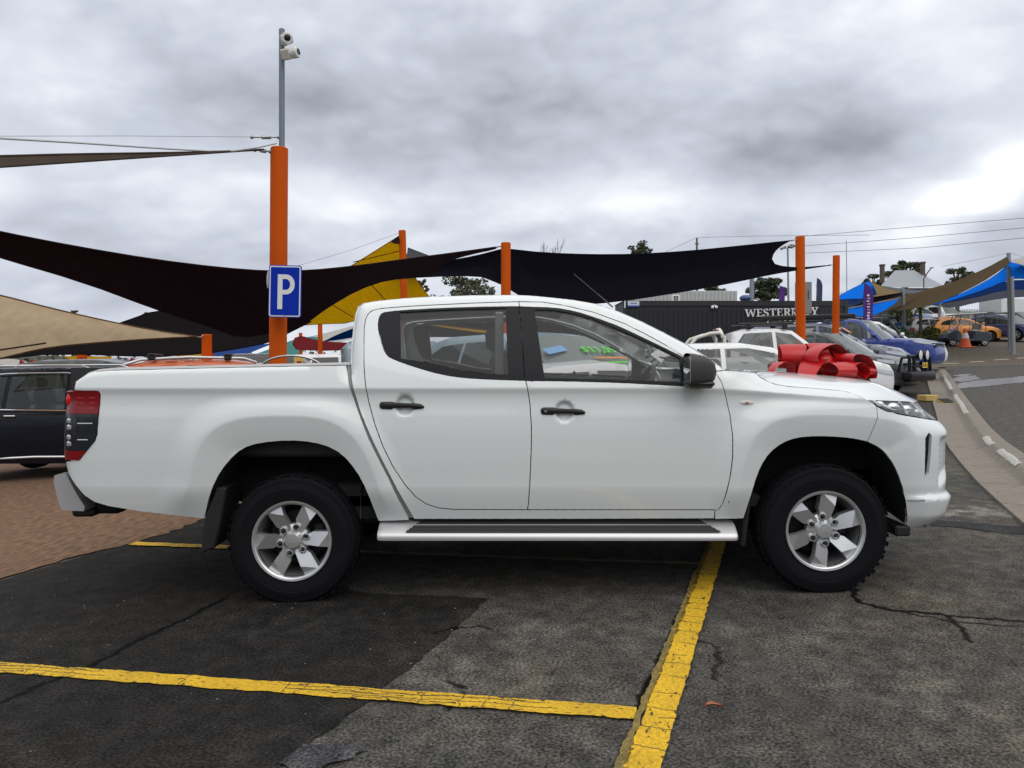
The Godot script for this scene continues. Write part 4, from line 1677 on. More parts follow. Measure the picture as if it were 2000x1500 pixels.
func underside(dark: Material, black: Material) -> void:
	var m := MB.new()
	m.box(Vector3(0.1, 0.50, 0), Vector3(2.35, 0.22, 1.50), 0.03)
	m.box(Vector3(-1.9, 0.58, 0), Vector3(1.3, 0.2, 0.95), 0.03)
	m.box(Vector3(2.1, 0.55, 0), Vector3(0.7, 0.3, 1.0), 0.03)
	part("chassis", m, dark)
	# rear hanger bits under the bed
	var h := MB.new()
	h.box(Vector3(-2.25, 0.53, 0.62), Vector3(0.62, 0.10, 0.10), 0.02)
	h.box(Vector3(-2.45, 0.47, 0.60), Vector3(0.22, 0.09, 0.12), 0.02)
	h.cyl(Vector3(-2.05, 0.50, 0.50), Vector3(-2.05, 0.50, 0.74), 0.04, 0.04, 12)
	h.cyl(Vector3(-2.19, 0.49, 0.66), Vector3(-1.95, 0.50, 0.66), 0.02, 0.02, 8)
	part("spring_hanger", h, dark)
	# wheel housings
	for pair in [arch_r, arch_f]:
		for s in [1.0, -1.0]:
			var mb := MB.new()
			var rows := []
			for q in pair:
				var p := S(q.x, q.y, -0.012)
				rows.append([Vector3(p.x, p.y, p.z * s), Vector3(p.x, p.y + 0.03, 0.60 * s), Vector3(p.x, p.y + 0.03, 0.42 * s)])
			mb.grid(rows, false, 60.0)
			var cx := 0.0
			for q in pair:
				cx += q.x / pair.size()
			for k in rows.size() - 1:
				mb.tri(rows[k][2], rows[k + 1][2], Vector3(cx, 0.35, 0.42 * s))
			mb.flush(0.0, false)
			part("wheel_housing", mb, dark)
	# mud flaps
	for s in [1.0, -1.0]:
		var mb := MB.new()
		var poly := [Vector2(-1.745, 0.445), Vector2(-1.765, 0.32), Vector2(-1.765, 0.245), Vector2(-1.69, 0.28), Vector2(-1.655, 0.42), Vector2(-1.62, 0.62), Vector2(-1.68, 0.62)]
		mb.prism(poly, Vector3(0, 0, s * 0.74), Vector3.RIGHT, Vector3.UP, Vector3.BACK, -0.13, 0.13, 0.008)
		part("mud_flap", mb, black)
		var m2 := MB.new()
		m2.box(Vector3(2.26, 0.355, s * 0.62), Vector3(0.09, 0.06, 0.36), 0.01)
		part("air_deflector", m2, black)
		var m3 := MB.new()
		m3.box(Vector3(1.345, 0.42, s * 0.72), Vector3(0.03, 0.30, 0.22), 0.01, Basis(Vector3.BACK, -0.12))
		part("front_mud_flap", m3, black)

func tail_lamps() -> void:
	var rl := glass("red lens", Color(0.35, 0.012, 0.014), 0.75)
	var red := mat("red lamp", Color(0.20, 0.006, 0.008), 0.12)
	var dark := mat("smoked lamp", Color(0.018, 0.020, 0.026), 0.10)
	var L := -2.645
	var y := func(py: float) -> float: return uy(150, py).y
	var top := traced([[150, 764.5], [191, 765], [195, 769], [192.5, 808]])
	top.append_array(PackedVector2Array([Vector2(L, y.call(808)), Vector2(L, y.call(774)), Vector2(L + 0.03, y.call(766))]))
	var mid := traced([[192.5, 808.6], [189, 849], [185, 861], [170, 880]])
	mid.append_array(PackedVector2Array([Vector2(L, y.call(880)), Vector2(L, y.call(808.6))]))
	var low := traced([[169.5, 880.6], [155, 898], [136, 899]])
	low.append_array(PackedVector2Array([Vector2(L, y.call(898)), Vector2(L, y.call(880.6))]))
	for s in [1.0, -1.0]:
		var root := Node3D.new()
		root.name = "tail_lamp"
		truck_root.add_child(root, true)
		for q in [["red_lens", top, red], ["smoked_lens", mid, dark], ["lower_red_lens", low, red]]:
			var mb := MB.new()
			skin(mb, q[1], [], 0.02 if s > 0 else 0.05, s, 0.0, 0.006, 0.02)
			obj(q[0], mb, q[2], root)
		var P := func(px: float, py: float, lift: float) -> Vector3:
			var c := uy(px, py)
			var p := S(c.x, c.y, lift)
			return Vector3(p.x, p.y, p.z * s)
		var bars := MB.new()
		for py in [777, 787, 797]:
			bars.cyl(P.call(153, py, 0.0065), P.call(187, py, 0.0065), 0.0022, 0.0022, 6)
		obj("red_light_bar", bars, mat("bright red bar", Color(0.55, 0.03, 0.04), 0.3), root)
		var blob := MB.new()
		blob.ball(P.call(137, 781, 0.002), Vector3(0.022, 0.035, 0.014), 12)
		obj("red_reflector", blob, mat("red reflector", Color(0.62, 0.01, 0.012), 0.12), root)
		for py in [830, 862]:
			var sil := MB.new()
			sil.box(P.call(137, py - 8, 0.002), Vector3(0.034, 0.030, 0.02), 0.008)
			sil.box(P.call(138, py + 5, 0.000), Vector3(0.046, 0.036, 0.02), 0.010)
			sil.cyl(P.call(153, py - 3, 0.006), P.call(182 if py < 850 else 173, py - 3, 0.006), 0.004, 0.004, 6)
			obj("lamp_bulb", sil, mat("lamp silver", Color(0.55, 0.56, 0.57), 0.22, 0.6), root)

func trim(white: Material, black: Material) -> void:
	var satin := mat("satin silver", Color(0.58, 0.58, 0.59), 0.38, 0.6)
	# side steps
	for s in [1.0, -1.0]:
		var m := MB.new()
		var x0 := -0.757
		var x1 := 1.268
		var prof := [Vector2(0.785, 0.405), Vector2(0.80, 0.425), Vector2(0.86, 0.408), Vector2(0.915, 0.372), Vector2(0.928, 0.352), Vector2(0.925, 0.332), Vector2(0.90, 0.326), Vector2(0.80, 0.34)]
		var rows := []
		for k in 9:
			var ends := k == 0 or k == 8
			var x: float = [x0, x0 + 0.008, x0 + 0.03, x0 + 0.19, 0.2, x1 - 0.19, x1 - 0.03, x1 - 0.008, x1][k]
			var row := []
			for q in prof + [prof[0]]:
				var c := Vector2(0.86, 0.372)
				var g: Vector2 = c + (q - c) * (0.88 if ends else 0.97 if k == 1 or k == 7 else 1.0)
				row.append(Vector3(x, g.y, g.x * s))
			rows.append(row)
		m.grid(rows, true, 50.0)
		for e in [rows[0], rows[8]]:
			for k in range(1, e.size() - 2):
				m.tri(e[0], e[k], e[k + 1])
			m.flush(0.0, false)
		var st := part("side_step", m, satin)
		var t := MB.new()
		var pad := [Vector3(-0.60, 0.3735, 0.917), Vector3(-0.50, 0.428, 0.803), Vector3(1.06, 0.428, 0.803), Vector3(1.175, 0.3735, 0.917)]
		var rws := []
		for a in 13:
			var row := []
			var f := a / 12.0
			var dz: float = [0.0, 0.0][0]
			for b in 2:
				var l: Vector3 = pad[0].lerp(pad[1], f)
				var r: Vector3 = pad[3].lerp(pad[2], f)
				var p := l if b == 0 else r
				row.append(Vector3(p.x, p.y + 0.005 + (0.004 if a % 2 else 0.0), p.z * s))
			rws.append(row)
		t.grid(rws, false, 20.0)
		obj("step_tread", t, mat("step rubber", Color(0.010, 0.010, 0.012), 0.6), st)
		var b := MB.new()
		for x in [-0.55, 0.25, 1.05]:
			b.box(Vector3(x, 0.42, s * 0.72), Vector3(0.06, 0.05, 0.2), 0.01)
		obj("step_bracket", b, black, st)
	# rear bumper: silver corner pieces joined behind
	var rb := MB.new()
	var prof := [[108, 928], [129, 922], [138, 940], [152, 966], [167, 989], [165, 998], [122, 996], [114, 974], [106, 940]]
	var poly := []
	for q in prof:
		var p := W(q[0], q[1], 4.30)
		poly.append(Vector2(p.x, p.y))
	rb.prism(poly, Vector3(), Vector3.RIGHT, Vector3.UP, Vector3.BACK, -0.80, 0.775, 0.022, 50.0)
	part("rear_bumper", rb, satin)
	var rb2 := MB.new()
	rb2.box(Vector3(-2.53, 0.445, 0), Vector3(0.13, 0.05, 1.44), 0.015)
	part("bumper_skirt", rb2, black)
	# door handles
	for s in [1.0, -1.0]:
		for h in [[786, 792, 0], [1099, 803, 1]]:
			var c := uy(h[0], h[1])
			var p := S(c.x, c.y, 0.016)
			var m := MB.new()
			var o := Vector3(p.x, p.y, p.z * s)
			var sh := [Vector2(-0.126, 0.005), Vector2(-0.122, 0.018), Vector2(-0.108, 0.023), Vector2(-0.055, 0.023), Vector2(-0.03, 0.017), Vector2(0.04, 0.013), Vector2(0.065, 0.015), Vector2(0.105, 0.011), Vector2(0.123, 0.001), Vector2(0.127, -0.008), Vector2(0.120, -0.016), Vector2(0.07, -0.021), Vector2(0.055, -0.012), Vector2(-0.045, -0.012), Vector2(-0.058, -0.020), Vector2(-0.112, -0.018), Vector2(-0.123, -0.010)]
			m.prism(sh, o, Vector3.RIGHT, Vector3.UP, Vector3.BACK * s, -0.014, 0.018, 0.006, 50.0)
			var hd := part("door_handle", m, mat("handle black", Color(0.008, 0.008, 0.008), 0.45))
			if h[2]:
				var k := MB.new()
				k.cyl(o + Vector3(-0.098, 0.002, 0.012 * s), o + Vector3(-0.098, 0.002, 0.021 * s), 0.008, 0.007, 12)
				obj("key_lock", k, mat("lock steel", Color(0.65, 0.65, 0.65), 0.3, 1.0), hd)
		# side repeater
		var c := uy(1459, 786.5)
		var p := S(c.x, c.y, 0.0)
		var sr := MB.new()
		sr.ball(Vector3(p.x, p.y, p.z * s), Vector3(0.042, 0.013, 0.010), 14)
		var rep := part("side_repeater", sr, glass("repeater lens", Color(0.85, 0.83, 0.80), 0.55))
		var bulb := MB.new()
		bulb.ball(Vector3(p.x - 0.002, p.y, (p.z + 0.004) * s), Vector3(0.016, 0.008, 0.0075), 10)
		obj("repeater_bulb", bulb, mat("amber bulb", Color(0.45, 0.10, 0.03), 0.3), rep)
		mirror(s, black)
	# wipers at the foot of the windscreen
	var wp := MB.new()
	for k in 2:
		var o := Vector3(1.21 + k * 0.05, 1.275, 0.52 - k * 0.55)
		wp.tube([o + Vector3(0.06, 0, 0.08), o + Vector3(0, 0.025, 0), o + Vector3(-0.10, 0.075, -0.30), o + Vector3(-0.13, 0.09, -0.52)], [0.011, 0.009, 0.007, 0.005], 6)
		wp.tube([o + Vector3(0.03, 0.03, 0.05), o + Vector3(-0.10, 0.06, -0.30), o + Vector3(-0.12, 0.09, -0.6)], 0.006, 6)
	part("wiper", wp, black)
	# roof aerial
	var ae := MB.new()
	var a0 := W(1197, 600, 4.72) - Vector3(0, 0, TZ)
	var a1 := W(1121, 535, 4.78) - Vector3(0, 0, TZ)
	ae.tube([a0, a0.lerp(a1, 0.35), a0.lerp(a1, 0.4), a1], [0.0055, 0.005, 0.0032, 0.002], 6)
	part("aerial", ae, mat("aerial grey", Color(0.05, 0.05, 0.052), 0.5))
	# step in the lower bumper
	var lb := MB.new()
	for s in [1.0, -1.0]:
		var pts := []
		for q in [[1771, 977], [1790, 977.5], [1806, 977]]:
			var c := uy(q[0], q[1])
			var p := S(c.x, c.y, 0.001)
			pts.append(Vector3(p.x, p.y, p.z * s))
		lb.tube(pts, 0.0035, 6)
	part("bumper_seam", lb, mat("seam grey", Color(0.25, 0.25, 0.25), 0.7))

func mirror(s: float, black: Material) -> void:
	var m := MB.new()
	var housing := mat("mirror plastic", Color(0.035, 0.033, 0.033), 0.55)
	# housing lofted from the glass side (rear) to the nose
	var rows := []
	var cx := 1.03
	for k in 9:
		var t := k / 8.0
		var sc := sqrt(maxf(0.0, 1.0 - pow(t, 2.6)))
		var row := []
		for j in 21:
			var a := TAU * j / 20.0
			var cz := cos(a)
			var cy := sin(a)
			var q := Vector2(signf(cz) * pow(absf(cz), 0.6), signf(cy) * pow(absf(cy), 0.6))
			row.append(Vector3(cx - 0.065 + t * 0.165, 1.292 + q.y * 0.092 * maxf(sc, 0.02) - t * 0.012, s * (0.985 + q.x * 0.095 * maxf(sc, 0.02))))
		rows.append(row)
	m.grid(rows, true, 60.0)
	var root := part("wing_mirror", m, housing)
	var g := MB.new()
	g.box(Vector3(cx - 0.062, 1.292, s * 0.985), Vector3(0.006, 0.15, 0.155), 0.003)
	obj("mirror_glass", g, mat("mirror silver", Color(0.8, 0.8, 0.8), 0.03, 1.0), root)
	var arm := MB.new()
	arm.tube([Vector3(1.06, 1.245, s * 0.81), Vector3(1.06, 1.225, s * 0.87), Vector3(1.05, 1.225, s * 0.97)], [0.035, 0.03, 0.035], 10)
	arm.box(Vector3(1.03, 1.215, s * 0.985), Vector3(0.15, 0.05, 0.15), 0.02, Basis(), 60)
	obj("mirror_arm", arm, mat("mirror base", Color(0.01, 0.01, 0.01), 0.4), root)

func wheels() -> void:
	var tyre_m := mat("tyre rubber", Color(0.016, 0.016, 0.019), 0.75)
	var alloy := mat("alloy silver", Color(0.62, 0.63, 0.64), 0.34, 0.75)
	var alloy_d := mat("alloy barrel", Color(0.22, 0.225, 0.23), 0.45, 0.7)
	var dark := mat("brake dark", Color(0.02, 0.02, 0.021), 0.6, 0.3)
	var first: Node3D = null
	for c in [[-1.248, 0.318, 0.862, 1.0, 0.18], [1.777, 0.376, 0.862, 1.0, 0.524], [-1.248, 0.318, -0.862, -1.0, 0.2], [1.777, 0.376, -0.862, -1.0, 0.5]]:
		var gy: float = rise(c[0], TZ) - c[1]
		var root := Node3D.new()
		root.name = "wheel"
		truck_root.add_child(root, true)
		root.position = Vector3(c[0], c[1], c[2])
		root.rotation.y = 0.0 if c[3] > 0 else PI
		var sgn: float = c[3]
		# tyre, flattened where it stands
		var m := MB.new()
		var prof := [Vector2(0.205, -0.20), Vector2(0.30, -0.225), Vector2(0.345, -0.205), Vector2(0.366, -0.17), Vector2(0.371, -0.11), Vector2(0.366, -0.04), Vector2(0.352, -0.012), Vector2(0.345, -0.006), Vector2(0.341, -0.008), Vector2(0.315, 0.004), Vector2(0.29, 0.007), Vector2(0.286, 0.004), Vector2(0.275, 0.005), Vector2(0.25, -0.001), Vector2(0.232, -0.006), Vector2(0.226, -0.016), Vector2(0.21, -0.03)]
		m.lathe(prof, Vector3(0, 0, 0.02), Vector3.BACK, 72, 28.0, false)
		# shoulder lugs and tread bars
		for k in 54:
			var a := TAU * (k + 0.15 * (k % 3)) / 54.0
			var r := Vector3(cos(a), sin(a), 0)
			var tg := Vector3(-sin(a), cos(a), 0)
			var b := Basis(tg, r, Vector3.BACK)
			m.box(r * 0.3625 + Vector3(0, 0, -0.020), Vector3(0.022 if k % 2 else 0.027, 0.007, 0.030 if k % 2 else 0.040), 0.002, b * Basis(Vector3.RIGHT, -0.6))
			m.box(r * 0.3675 + Vector3(0, 0, -0.075), Vector3(0.027, 0.006, 0.05), 0.0, b * Basis(Vector3.UP, 0.3))
			m.box(r * 0.3675 + Vector3(0, 0, -0.14), Vector3(0.027, 0.006, 0.05), 0.0, b * Basis(Vector3.UP, -0.3))
		for k in 90:
			var a := TAU * k / 90.0
			var r := Vector3(cos(a), sin(a), 0)
			m.box(r * 0.333 + Vector3(0, 0, 0.0165), Vector3(0.011, 0.012, 0.006), 0.0, Basis(Vector3(-sin(a), cos(a), 0), r, Vector3.BACK))
		for k in m.v.size():
			if m.v[k].y < gy + 0.004:
				m.v[k].y = gy + 0.004
		obj("tyre", m, tyre_m, root)
		# rim lip and barrel
		var rim := MB.new()
		rim.lathe([Vector2(0.222, -0.02), Vector2(0.228, 0.004), Vector2(0.2255, 0.011), Vector2(0.219, 0.010), Vector2(0.215, 0.002), Vector2(0.209, -0.002), Vector2(0.206, -0.02)], Vector3(0, 0, 0.012), Vector3.BACK, 64, 30.0, false)
		obj("rim", rim, alloy, root)
		var barrel := MB.new()
		barrel.lathe([Vector2(0.206, -0.030), Vector2(0.196, -0.05), Vector2(0.186, -0.13), Vector2(0.18, -0.2)], Vector3(0, 0, 0.012), Vector3.BACK, 48, 30.0, false)
		obj("barrel", barrel, alloy_d, root)
		var disc := MB.new()
		disc.lathe([Vector2(0.0, -0.085), Vector2(0.09, -0.085), Vector2(0.09, -0.11), Vector2(0.155, -0.11), Vector2(0.157, -0.13), Vector2(0.2, -0.16), Vector2(0.2, -0.19), Vector2(0.0, -0.19)], Vector3(0, 0, 0.0), Vector3.BACK, 40, 30.0, false)
		disc.box(Vector3(0.13 * sgn, 0.02, -0.10), Vector3(0.07, 0.13, 0.05), 0.012)
		obj("brake_disc", disc, dark, root)
		# six blades, each folded along a ridge
		var sp := MB.new()
		for k in 6:
			var base: float = c[4] + TAU * k / 6.0
			var Q := func(r: float, deg: float, z: float) -> Vector3:
				var a := base - deg_to_rad(deg)
				return Vector3(cos(a) * r * 0.228, sin(a) * r * 0.228, z)
			var ol: Vector3 = Q.call(0.95, -3.5, -0.004)
			var orr: Vector3 = Q.call(0.95, 21, -0.008)
			var m2: Vector3 = Q.call(0.67, 22, 0.010)
			var ir: Vector3 = Q.call(0.33, 30, -0.010)
			var hubp: Vector3 = Q.call(0.20, 20, -0.014)
			var il: Vector3 = Q.call(0.36, -10, -0.020)
			var bulge: Vector3 = Q.call(0.54, -12.5, -0.016)
			var back := Vector3(0, 0, -0.05)
			for f in [[ol, orr, m2], [ol, m2, bulge], [bulge, m2, ir], [bulge, ir, il], [il, ir, hubp]]:
				sp.tri(f[0], f[1], f[2])
			var loop := [hubp, ir, m2, orr, ol, bulge, il]
			for j in 6:
				sp.quad(loop[j], loop[j] + back, loop[j + 1] + back, loop[j + 1])
			sp.flush(12.0, false)
		obj("spoke", sp, alloy, root)
		var hub := MB.new()
		hub.lathe([Vector2(0.092, -0.06), Vector2(0.088, -0.034), Vector2(0.066, -0.026), Vector2(0.050, -0.008), Vector2(0.045, 0.006), Vector2(0.040, 0.012), Vector2(0.0, 0.015)], Vector3(0, 0, 0), Vector3.BACK, 36, 30.0, false)
		# three small lozenges on the cap
		for a in [PI / 2, PI / 2 + TAU / 3, PI / 2 - TAU / 3]:
			var dr := Vector3(cos(a), sin(a), 0)
			var tg := Vector3(-sin(a), cos(a), 0)
			hub.prism([Vector2(0.002, 0), Vector2(0.011, 0.006), Vector2(0.02, 0), Vector2(0.011, -0.006)], Vector3(), dr, tg, Vector3.BACK, 0.010, 0.0165)
		obj("hub", hub, alloy, root)
		for k in 6:
			var seats := MB.new()
			var a: float = c[4] + TAU * k / 6.0 + 0.09
			var o := Vector3(cos(a), sin(a), 0) * 0.0765
			seats.lathe([Vector2(0.021, -0.03), Vector2(0.021, -0.004), Vector2(0.016, -0.003), Vector2(0.015, -0.02)], o, Vector3.BACK, 18, 30.0, false)
			obj("nut_seat", seats, alloy, root)
			var nuts := MB.new()
			nuts.ball(o + Vector3(0, 0, -0.014), Vector3(0.0115, 0.0115, 0.016), 8)
			obj("wheel_nut", nuts, mat("nut black", Color(0.03, 0.03, 0.03), 0.25, 0.8), root)

# ---------------------------------------------------------------- the other vehicles: one builder, many shapes
# outlines run from the rear bumper over the top to the front bumper, metres, x forward
const SHAPES := {
	"ute": {"w": 0.93, "body": [[-2.68, 0.42], [-2.70, 0.62], [-2.62, 0.70], [-2.62, 1.10], [-2.56, 1.14], [-0.98, 1.15], [1.15, 1.13], [1.60, 1.12], [2.20, 1.06], [2.50, 0.98], [2.62, 0.82], [2.64, 0.60], [2.60, 0.42], [2.50, 0.36]],
		"house": [[-0.98, 1.10], [-0.96, 1.45], [-0.88, 1.72], [-0.60, 1.80], [0.10, 1.81], [0.42, 1.76], [1.18, 1.12]], "glass": [[5, 6]], "rear_glass": [[0, 1]],
		"windows": [[[-0.78, 1.18], [-0.80, 1.50], [-0.66, 1.70], [-0.04, 1.73], [-0.02, 1.15]], [[0.06, 1.15], [0.04, 1.73], [0.38, 1.68], [0.98, 1.17]]], "wheels": [-1.55, 1.62], "r": 0.385, "clear": 0.40, "bed": [-2.55, -1.05]},
	"suv": {"w": 0.92, "body": [[-2.28, 0.35], [-2.32, 0.60], [-2.28, 0.95], [-2.20, 1.06], [1.10, 1.06], [1.50, 1.04], [2.00, 0.94], [2.22, 0.78], [2.30, 0.58], [2.26, 0.36], [2.16, 0.28]],
		"house": [[-2.18, 1.04], [-1.98, 1.40], [-1.76, 1.60], [-1.35, 1.67], [-0.20, 1.69], [0.30, 1.62], [1.20, 1.04]], "glass": [[5, 6]], "rear_glass": [[0, 1], [1, 2]],
		"windows": [[[-1.86, 1.12], [-1.68, 1.42], [-1.42, 1.54], [-0.92, 1.58], [-0.92, 1.10]], [[-0.86, 1.10], [-0.86, 1.58], [-0.06, 1.60], [-0.02, 1.08]], [[0.05, 1.08], [0.02, 1.60], [0.30, 1.54], [0.96, 1.08]]], "wheels": [-1.38, 1.36], "r": 0.35, "clear": 0.30},
	"hatch": {"w": 0.89, "body": [[-2.05, 0.32], [-2.10, 0.55], [-2.06, 0.85], [-1.98, 0.96], [0.95, 0.97], [1.35, 0.95], [1.85, 0.82], [2.10, 0.66], [2.16, 0.50], [2.10, 0.30], [2.0, 0.22]],
		"house": [[-1.98, 0.94], [-1.80, 1.22], [-1.55, 1.40], [-1.05, 1.47], [-0.30, 1.49], [0.20, 1.42], [1.10, 0.95]], "glass": [[5, 6]], "rear_glass": [[0, 1], [1, 2]],
		"windows": [[[-1.62, 1.06], [-1.45, 1.28], [-1.10, 1.37], [-0.62, 1.40], [-0.62, 1.02]], [[-0.55, 1.02], [-0.55, 1.40], [-0.20, 1.41], [0.18, 1.34], [0.82, 1.0]]], "wheels": [-1.28, 1.32], "r": 0.325, "clear": 0.22},
	"sedan": {"w": 0.88, "body": [[-2.25, 0.32], [-2.30, 0.60], [-2.26, 0.95], [-2.16, 1.03], [-1.55, 1.05], [0.95, 0.98], [1.45, 0.95], [1.95, 0.84], [2.18, 0.66], [2.24, 0.48], [2.18, 0.30], [2.08, 0.22]],
		"house": [[-1.75, 1.02], [-1.25, 1.30], [-0.80, 1.43], [-0.30, 1.47], [0.15, 1.41], [1.10, 0.97]], "glass": [[4, 5]], "rear_glass": [[0, 1]],
		"windows": [[[-1.38, 1.08], [-1.05, 1.29], [-0.68, 1.37], [-0.48, 1.38], [-0.46, 1.05]], [[-0.38, 1.05], [-0.40, 1.39], [-0.14, 1.39], [0.12, 1.33], [0.80, 1.02]]], "wheels": [-1.36, 1.36], "r": 0.32, "clear": 0.22},
	"van": {"w": 0.95, "body": [[-2.4, 0.35], [-2.44, 0.6], [-2.42, 1.15], [-2.38, 1.20], [1.55, 1.15], [2.10, 1.08], [2.38, 0.92], [2.46, 0.62], [2.42, 0.36], [2.3, 0.28]],
		"house": [[-2.40, 1.15], [-2.34, 1.75], [-2.20, 1.94], [-1.9, 1.98], [0.70, 1.97], [1.0, 1.88], [1.62, 1.14]], "glass": [[5, 6]], "rear_glass": [[0, 1]],
		"windows": [[[0.0, 1.25], [0.0, 1.75], [0.72, 1.76], [1.3, 1.22]]], "wheels": [-1.5, 1.55], "r": 0.35, "clear": 0.30},
}

func ring_line(list: Array) -> PackedVector2Array:
	var p := PackedVector2Array()
	for q in list:
		p.append(Vector2(q[0], q[1]))
	return p

# the skin of one side: a polygon of (x, y) pushed out to half the width, turned in near the outline
func pillow(mb: MB, poly: PackedVector2Array, holes: Array, line: PackedVector2Array, wf: Callable, rad: float, step: float, side: float, lift := 0.0) -> void:
	var pts := PackedVector2Array()
	var near := {}
	var cell := step * 0.6
	var loops := []
	for lp in [poly] + holes:
		var e := PackedVector2Array()
		for k in lp.size():
			var a: Vector2 = lp[k]
			var b: Vector2 = lp[(k + 1) % lp.size()]
			var s := maxi(1, int(ceil(a.distance_to(b) / step)))
			for j in s:
				e.append(a.lerp(b, float(j) / s))
		loops.append(e)
		for q in e:
			pts.append(q)
			near[Vector2i((q / cell).floor())] = true
	for ring in [rad * 0.12, rad * 0.35, rad * 0.7]:
		for g in Geometry2D.offset_polygon(loops[0], -ring):
			for k in g.size():
				var a: Vector2 = g[k]
				var b: Vector2 = g[(k + 1) % g.size()]
				var s := maxi(1, int(a.distance_to(b) / step))
				for j in s:
					var q := a.lerp(b, float(j) / s)
					var c := Vector2i((q / (rad * 0.12)).floor()) + Vector2i(100000, 0)
					if not near.has(c):
						near[c] = true
						near[Vector2i((q / cell).floor())] = true
						pts.append(q)
	var bx := Rect2(poly[0], Vector2())
	for q in poly:
		bx = bx.expand(q)
	var y := bx.position.y
	while y < bx.end.y:
		var x := bx.position.x
		while x < bx.end.x:
			var q := Vector2(x + step * 0.11, y + step * 0.17)
			if not near.has(Vector2i((q / cell).floor())) and Geometry2D.is_point_in_polygon(q, poly):
				pts.append(q)
			x += step
		y += step
	for k in pts.size():
		pts[k] += Vector2(sin(k * 12.9898), cos(k * 78.233)) * step * 0.006
	var tr_ := Geometry2D.triangulate_delaunay(pts)
	var base := mb.v.size()
	var Z := func(q: Vector2) -> float:
		var w: float = wf.call(q.x, q.y)
		var t := near_line(q, line)
		if t < rad:
			w -= rad - sqrt(maxf(0.0, rad * rad - (rad - t) * (rad - t)))
		return w + lift
	for q in pts:
		var e := 0.01
		var z: float = Z.call(q)
		var nn := Vector3(Z.call(q - Vector2(e, 0)) - Z.call(q + Vector2(e, 0)), Z.call(q - Vector2(0, e)) - Z.call(q + Vector2(0, e)), 2.0 * e).normalized()
		mb.vert(Vector3(q.x, q.y, z * side), Vector3(nn.x, nn.y, nn.z * side), q)
	for k in tr_.size() / 3:
		var c := (pts[tr_[k * 3]] + pts[tr_[k * 3 + 1]] + pts[tr_[k * 3 + 2]]) / 3.0
		var inside := Geometry2D.is_point_in_polygon(c, loops[0])
		for j in range(1, loops.size()):
			if inside and Geometry2D.is_point_in_polygon(c, loops[j]):
				inside = false
		if inside:
			mb.face(base + tr_[k * 3], base + tr_[k * 3 + 1], base + tr_[k * 3 + 2])

func girdle(mb: MB, line: PackedVector2Array, from: int, to: int, wf: Callable, rad: float, crown: float, fwd := 0.0) -> void:
	var rows := []
	for k in range(from, to + 1):
		var q := line[k]
		var d := (line[mini(k + 1, line.size() - 1)] - line[maxi(k - 1, 0)]).normalized()
		var nn := Vector2(-d.y, d.x)
		var w: float = wf.call(q.x, q.y) - rad
		var row := []
		for j in range(-6, 7):
			var t: float = j / 6.0
			var o := nn * crown * (1 - t * t)
			row.append(Vector3(q.x + o.x, q.y + o.y, w * t))
		rows.append(row)
	mb.grid(rows, false, 50.0)

func car_wheel(r: float, parent: Node, at: Vector3, side: float, rim_c: Material, width := 0.22) -> void:
	var root := Node3D.new()
	root.name = "wheel"
	parent.add_child(root, true)
	root.position = at
	root.rotation.y = 0.0 if side > 0 else PI
	var m := MB.new()
	m.lathe([Vector2(r * 0.62, -width), Vector2(r * 0.94, -width), Vector2(r, -width * 0.85), Vector2(r, -width * 0.15), Vector2(r * 0.94, 0.0), Vector2(r * 0.68, 0.008), Vector2(r * 0.62, -0.01)], Vector3(), Vector3.BACK, 32, 30.0, false)
	obj("tyre", m, mat("tyre rubber"), root)
	var d := MB.new()
	d.lathe([Vector2(r * 0.66, 0.004), Vector2(r * 0.60, 0.004), Vector2(r * 0.57, -0.05)], Vector3(), Vector3.BACK, 32, 30.0, false)
	for k in 5:
		var a := TAU * k / 5.0 + 0.3
		var dr := Vector3(cos(a), sin(a), 0)
		d.box(dr * r * 0.33 + Vector3(0, 0, -0.014), Vector3(r * 0.11, r * 0.54, 0.025), 0.005, Basis(Vector3(-sin(a), cos(a), 0), dr, Vector3.BACK))
	d.lathe([Vector2(r * 0.14, -0.02), Vector2(r * 0.13, 0.0), Vector2(0, 0.004)], Vector3(), Vector3.BACK, 16, 30.0, false)
	obj("rim", d, rim_c, root)
	var b := MB.new()
	b.lathe([Vector2(r * 0.6, -0.06), Vector2(0, -0.06)], Vector3(), Vector3.BACK, 24, 30.0, false)
	obj("brake", b, mat("underbody black"), root)

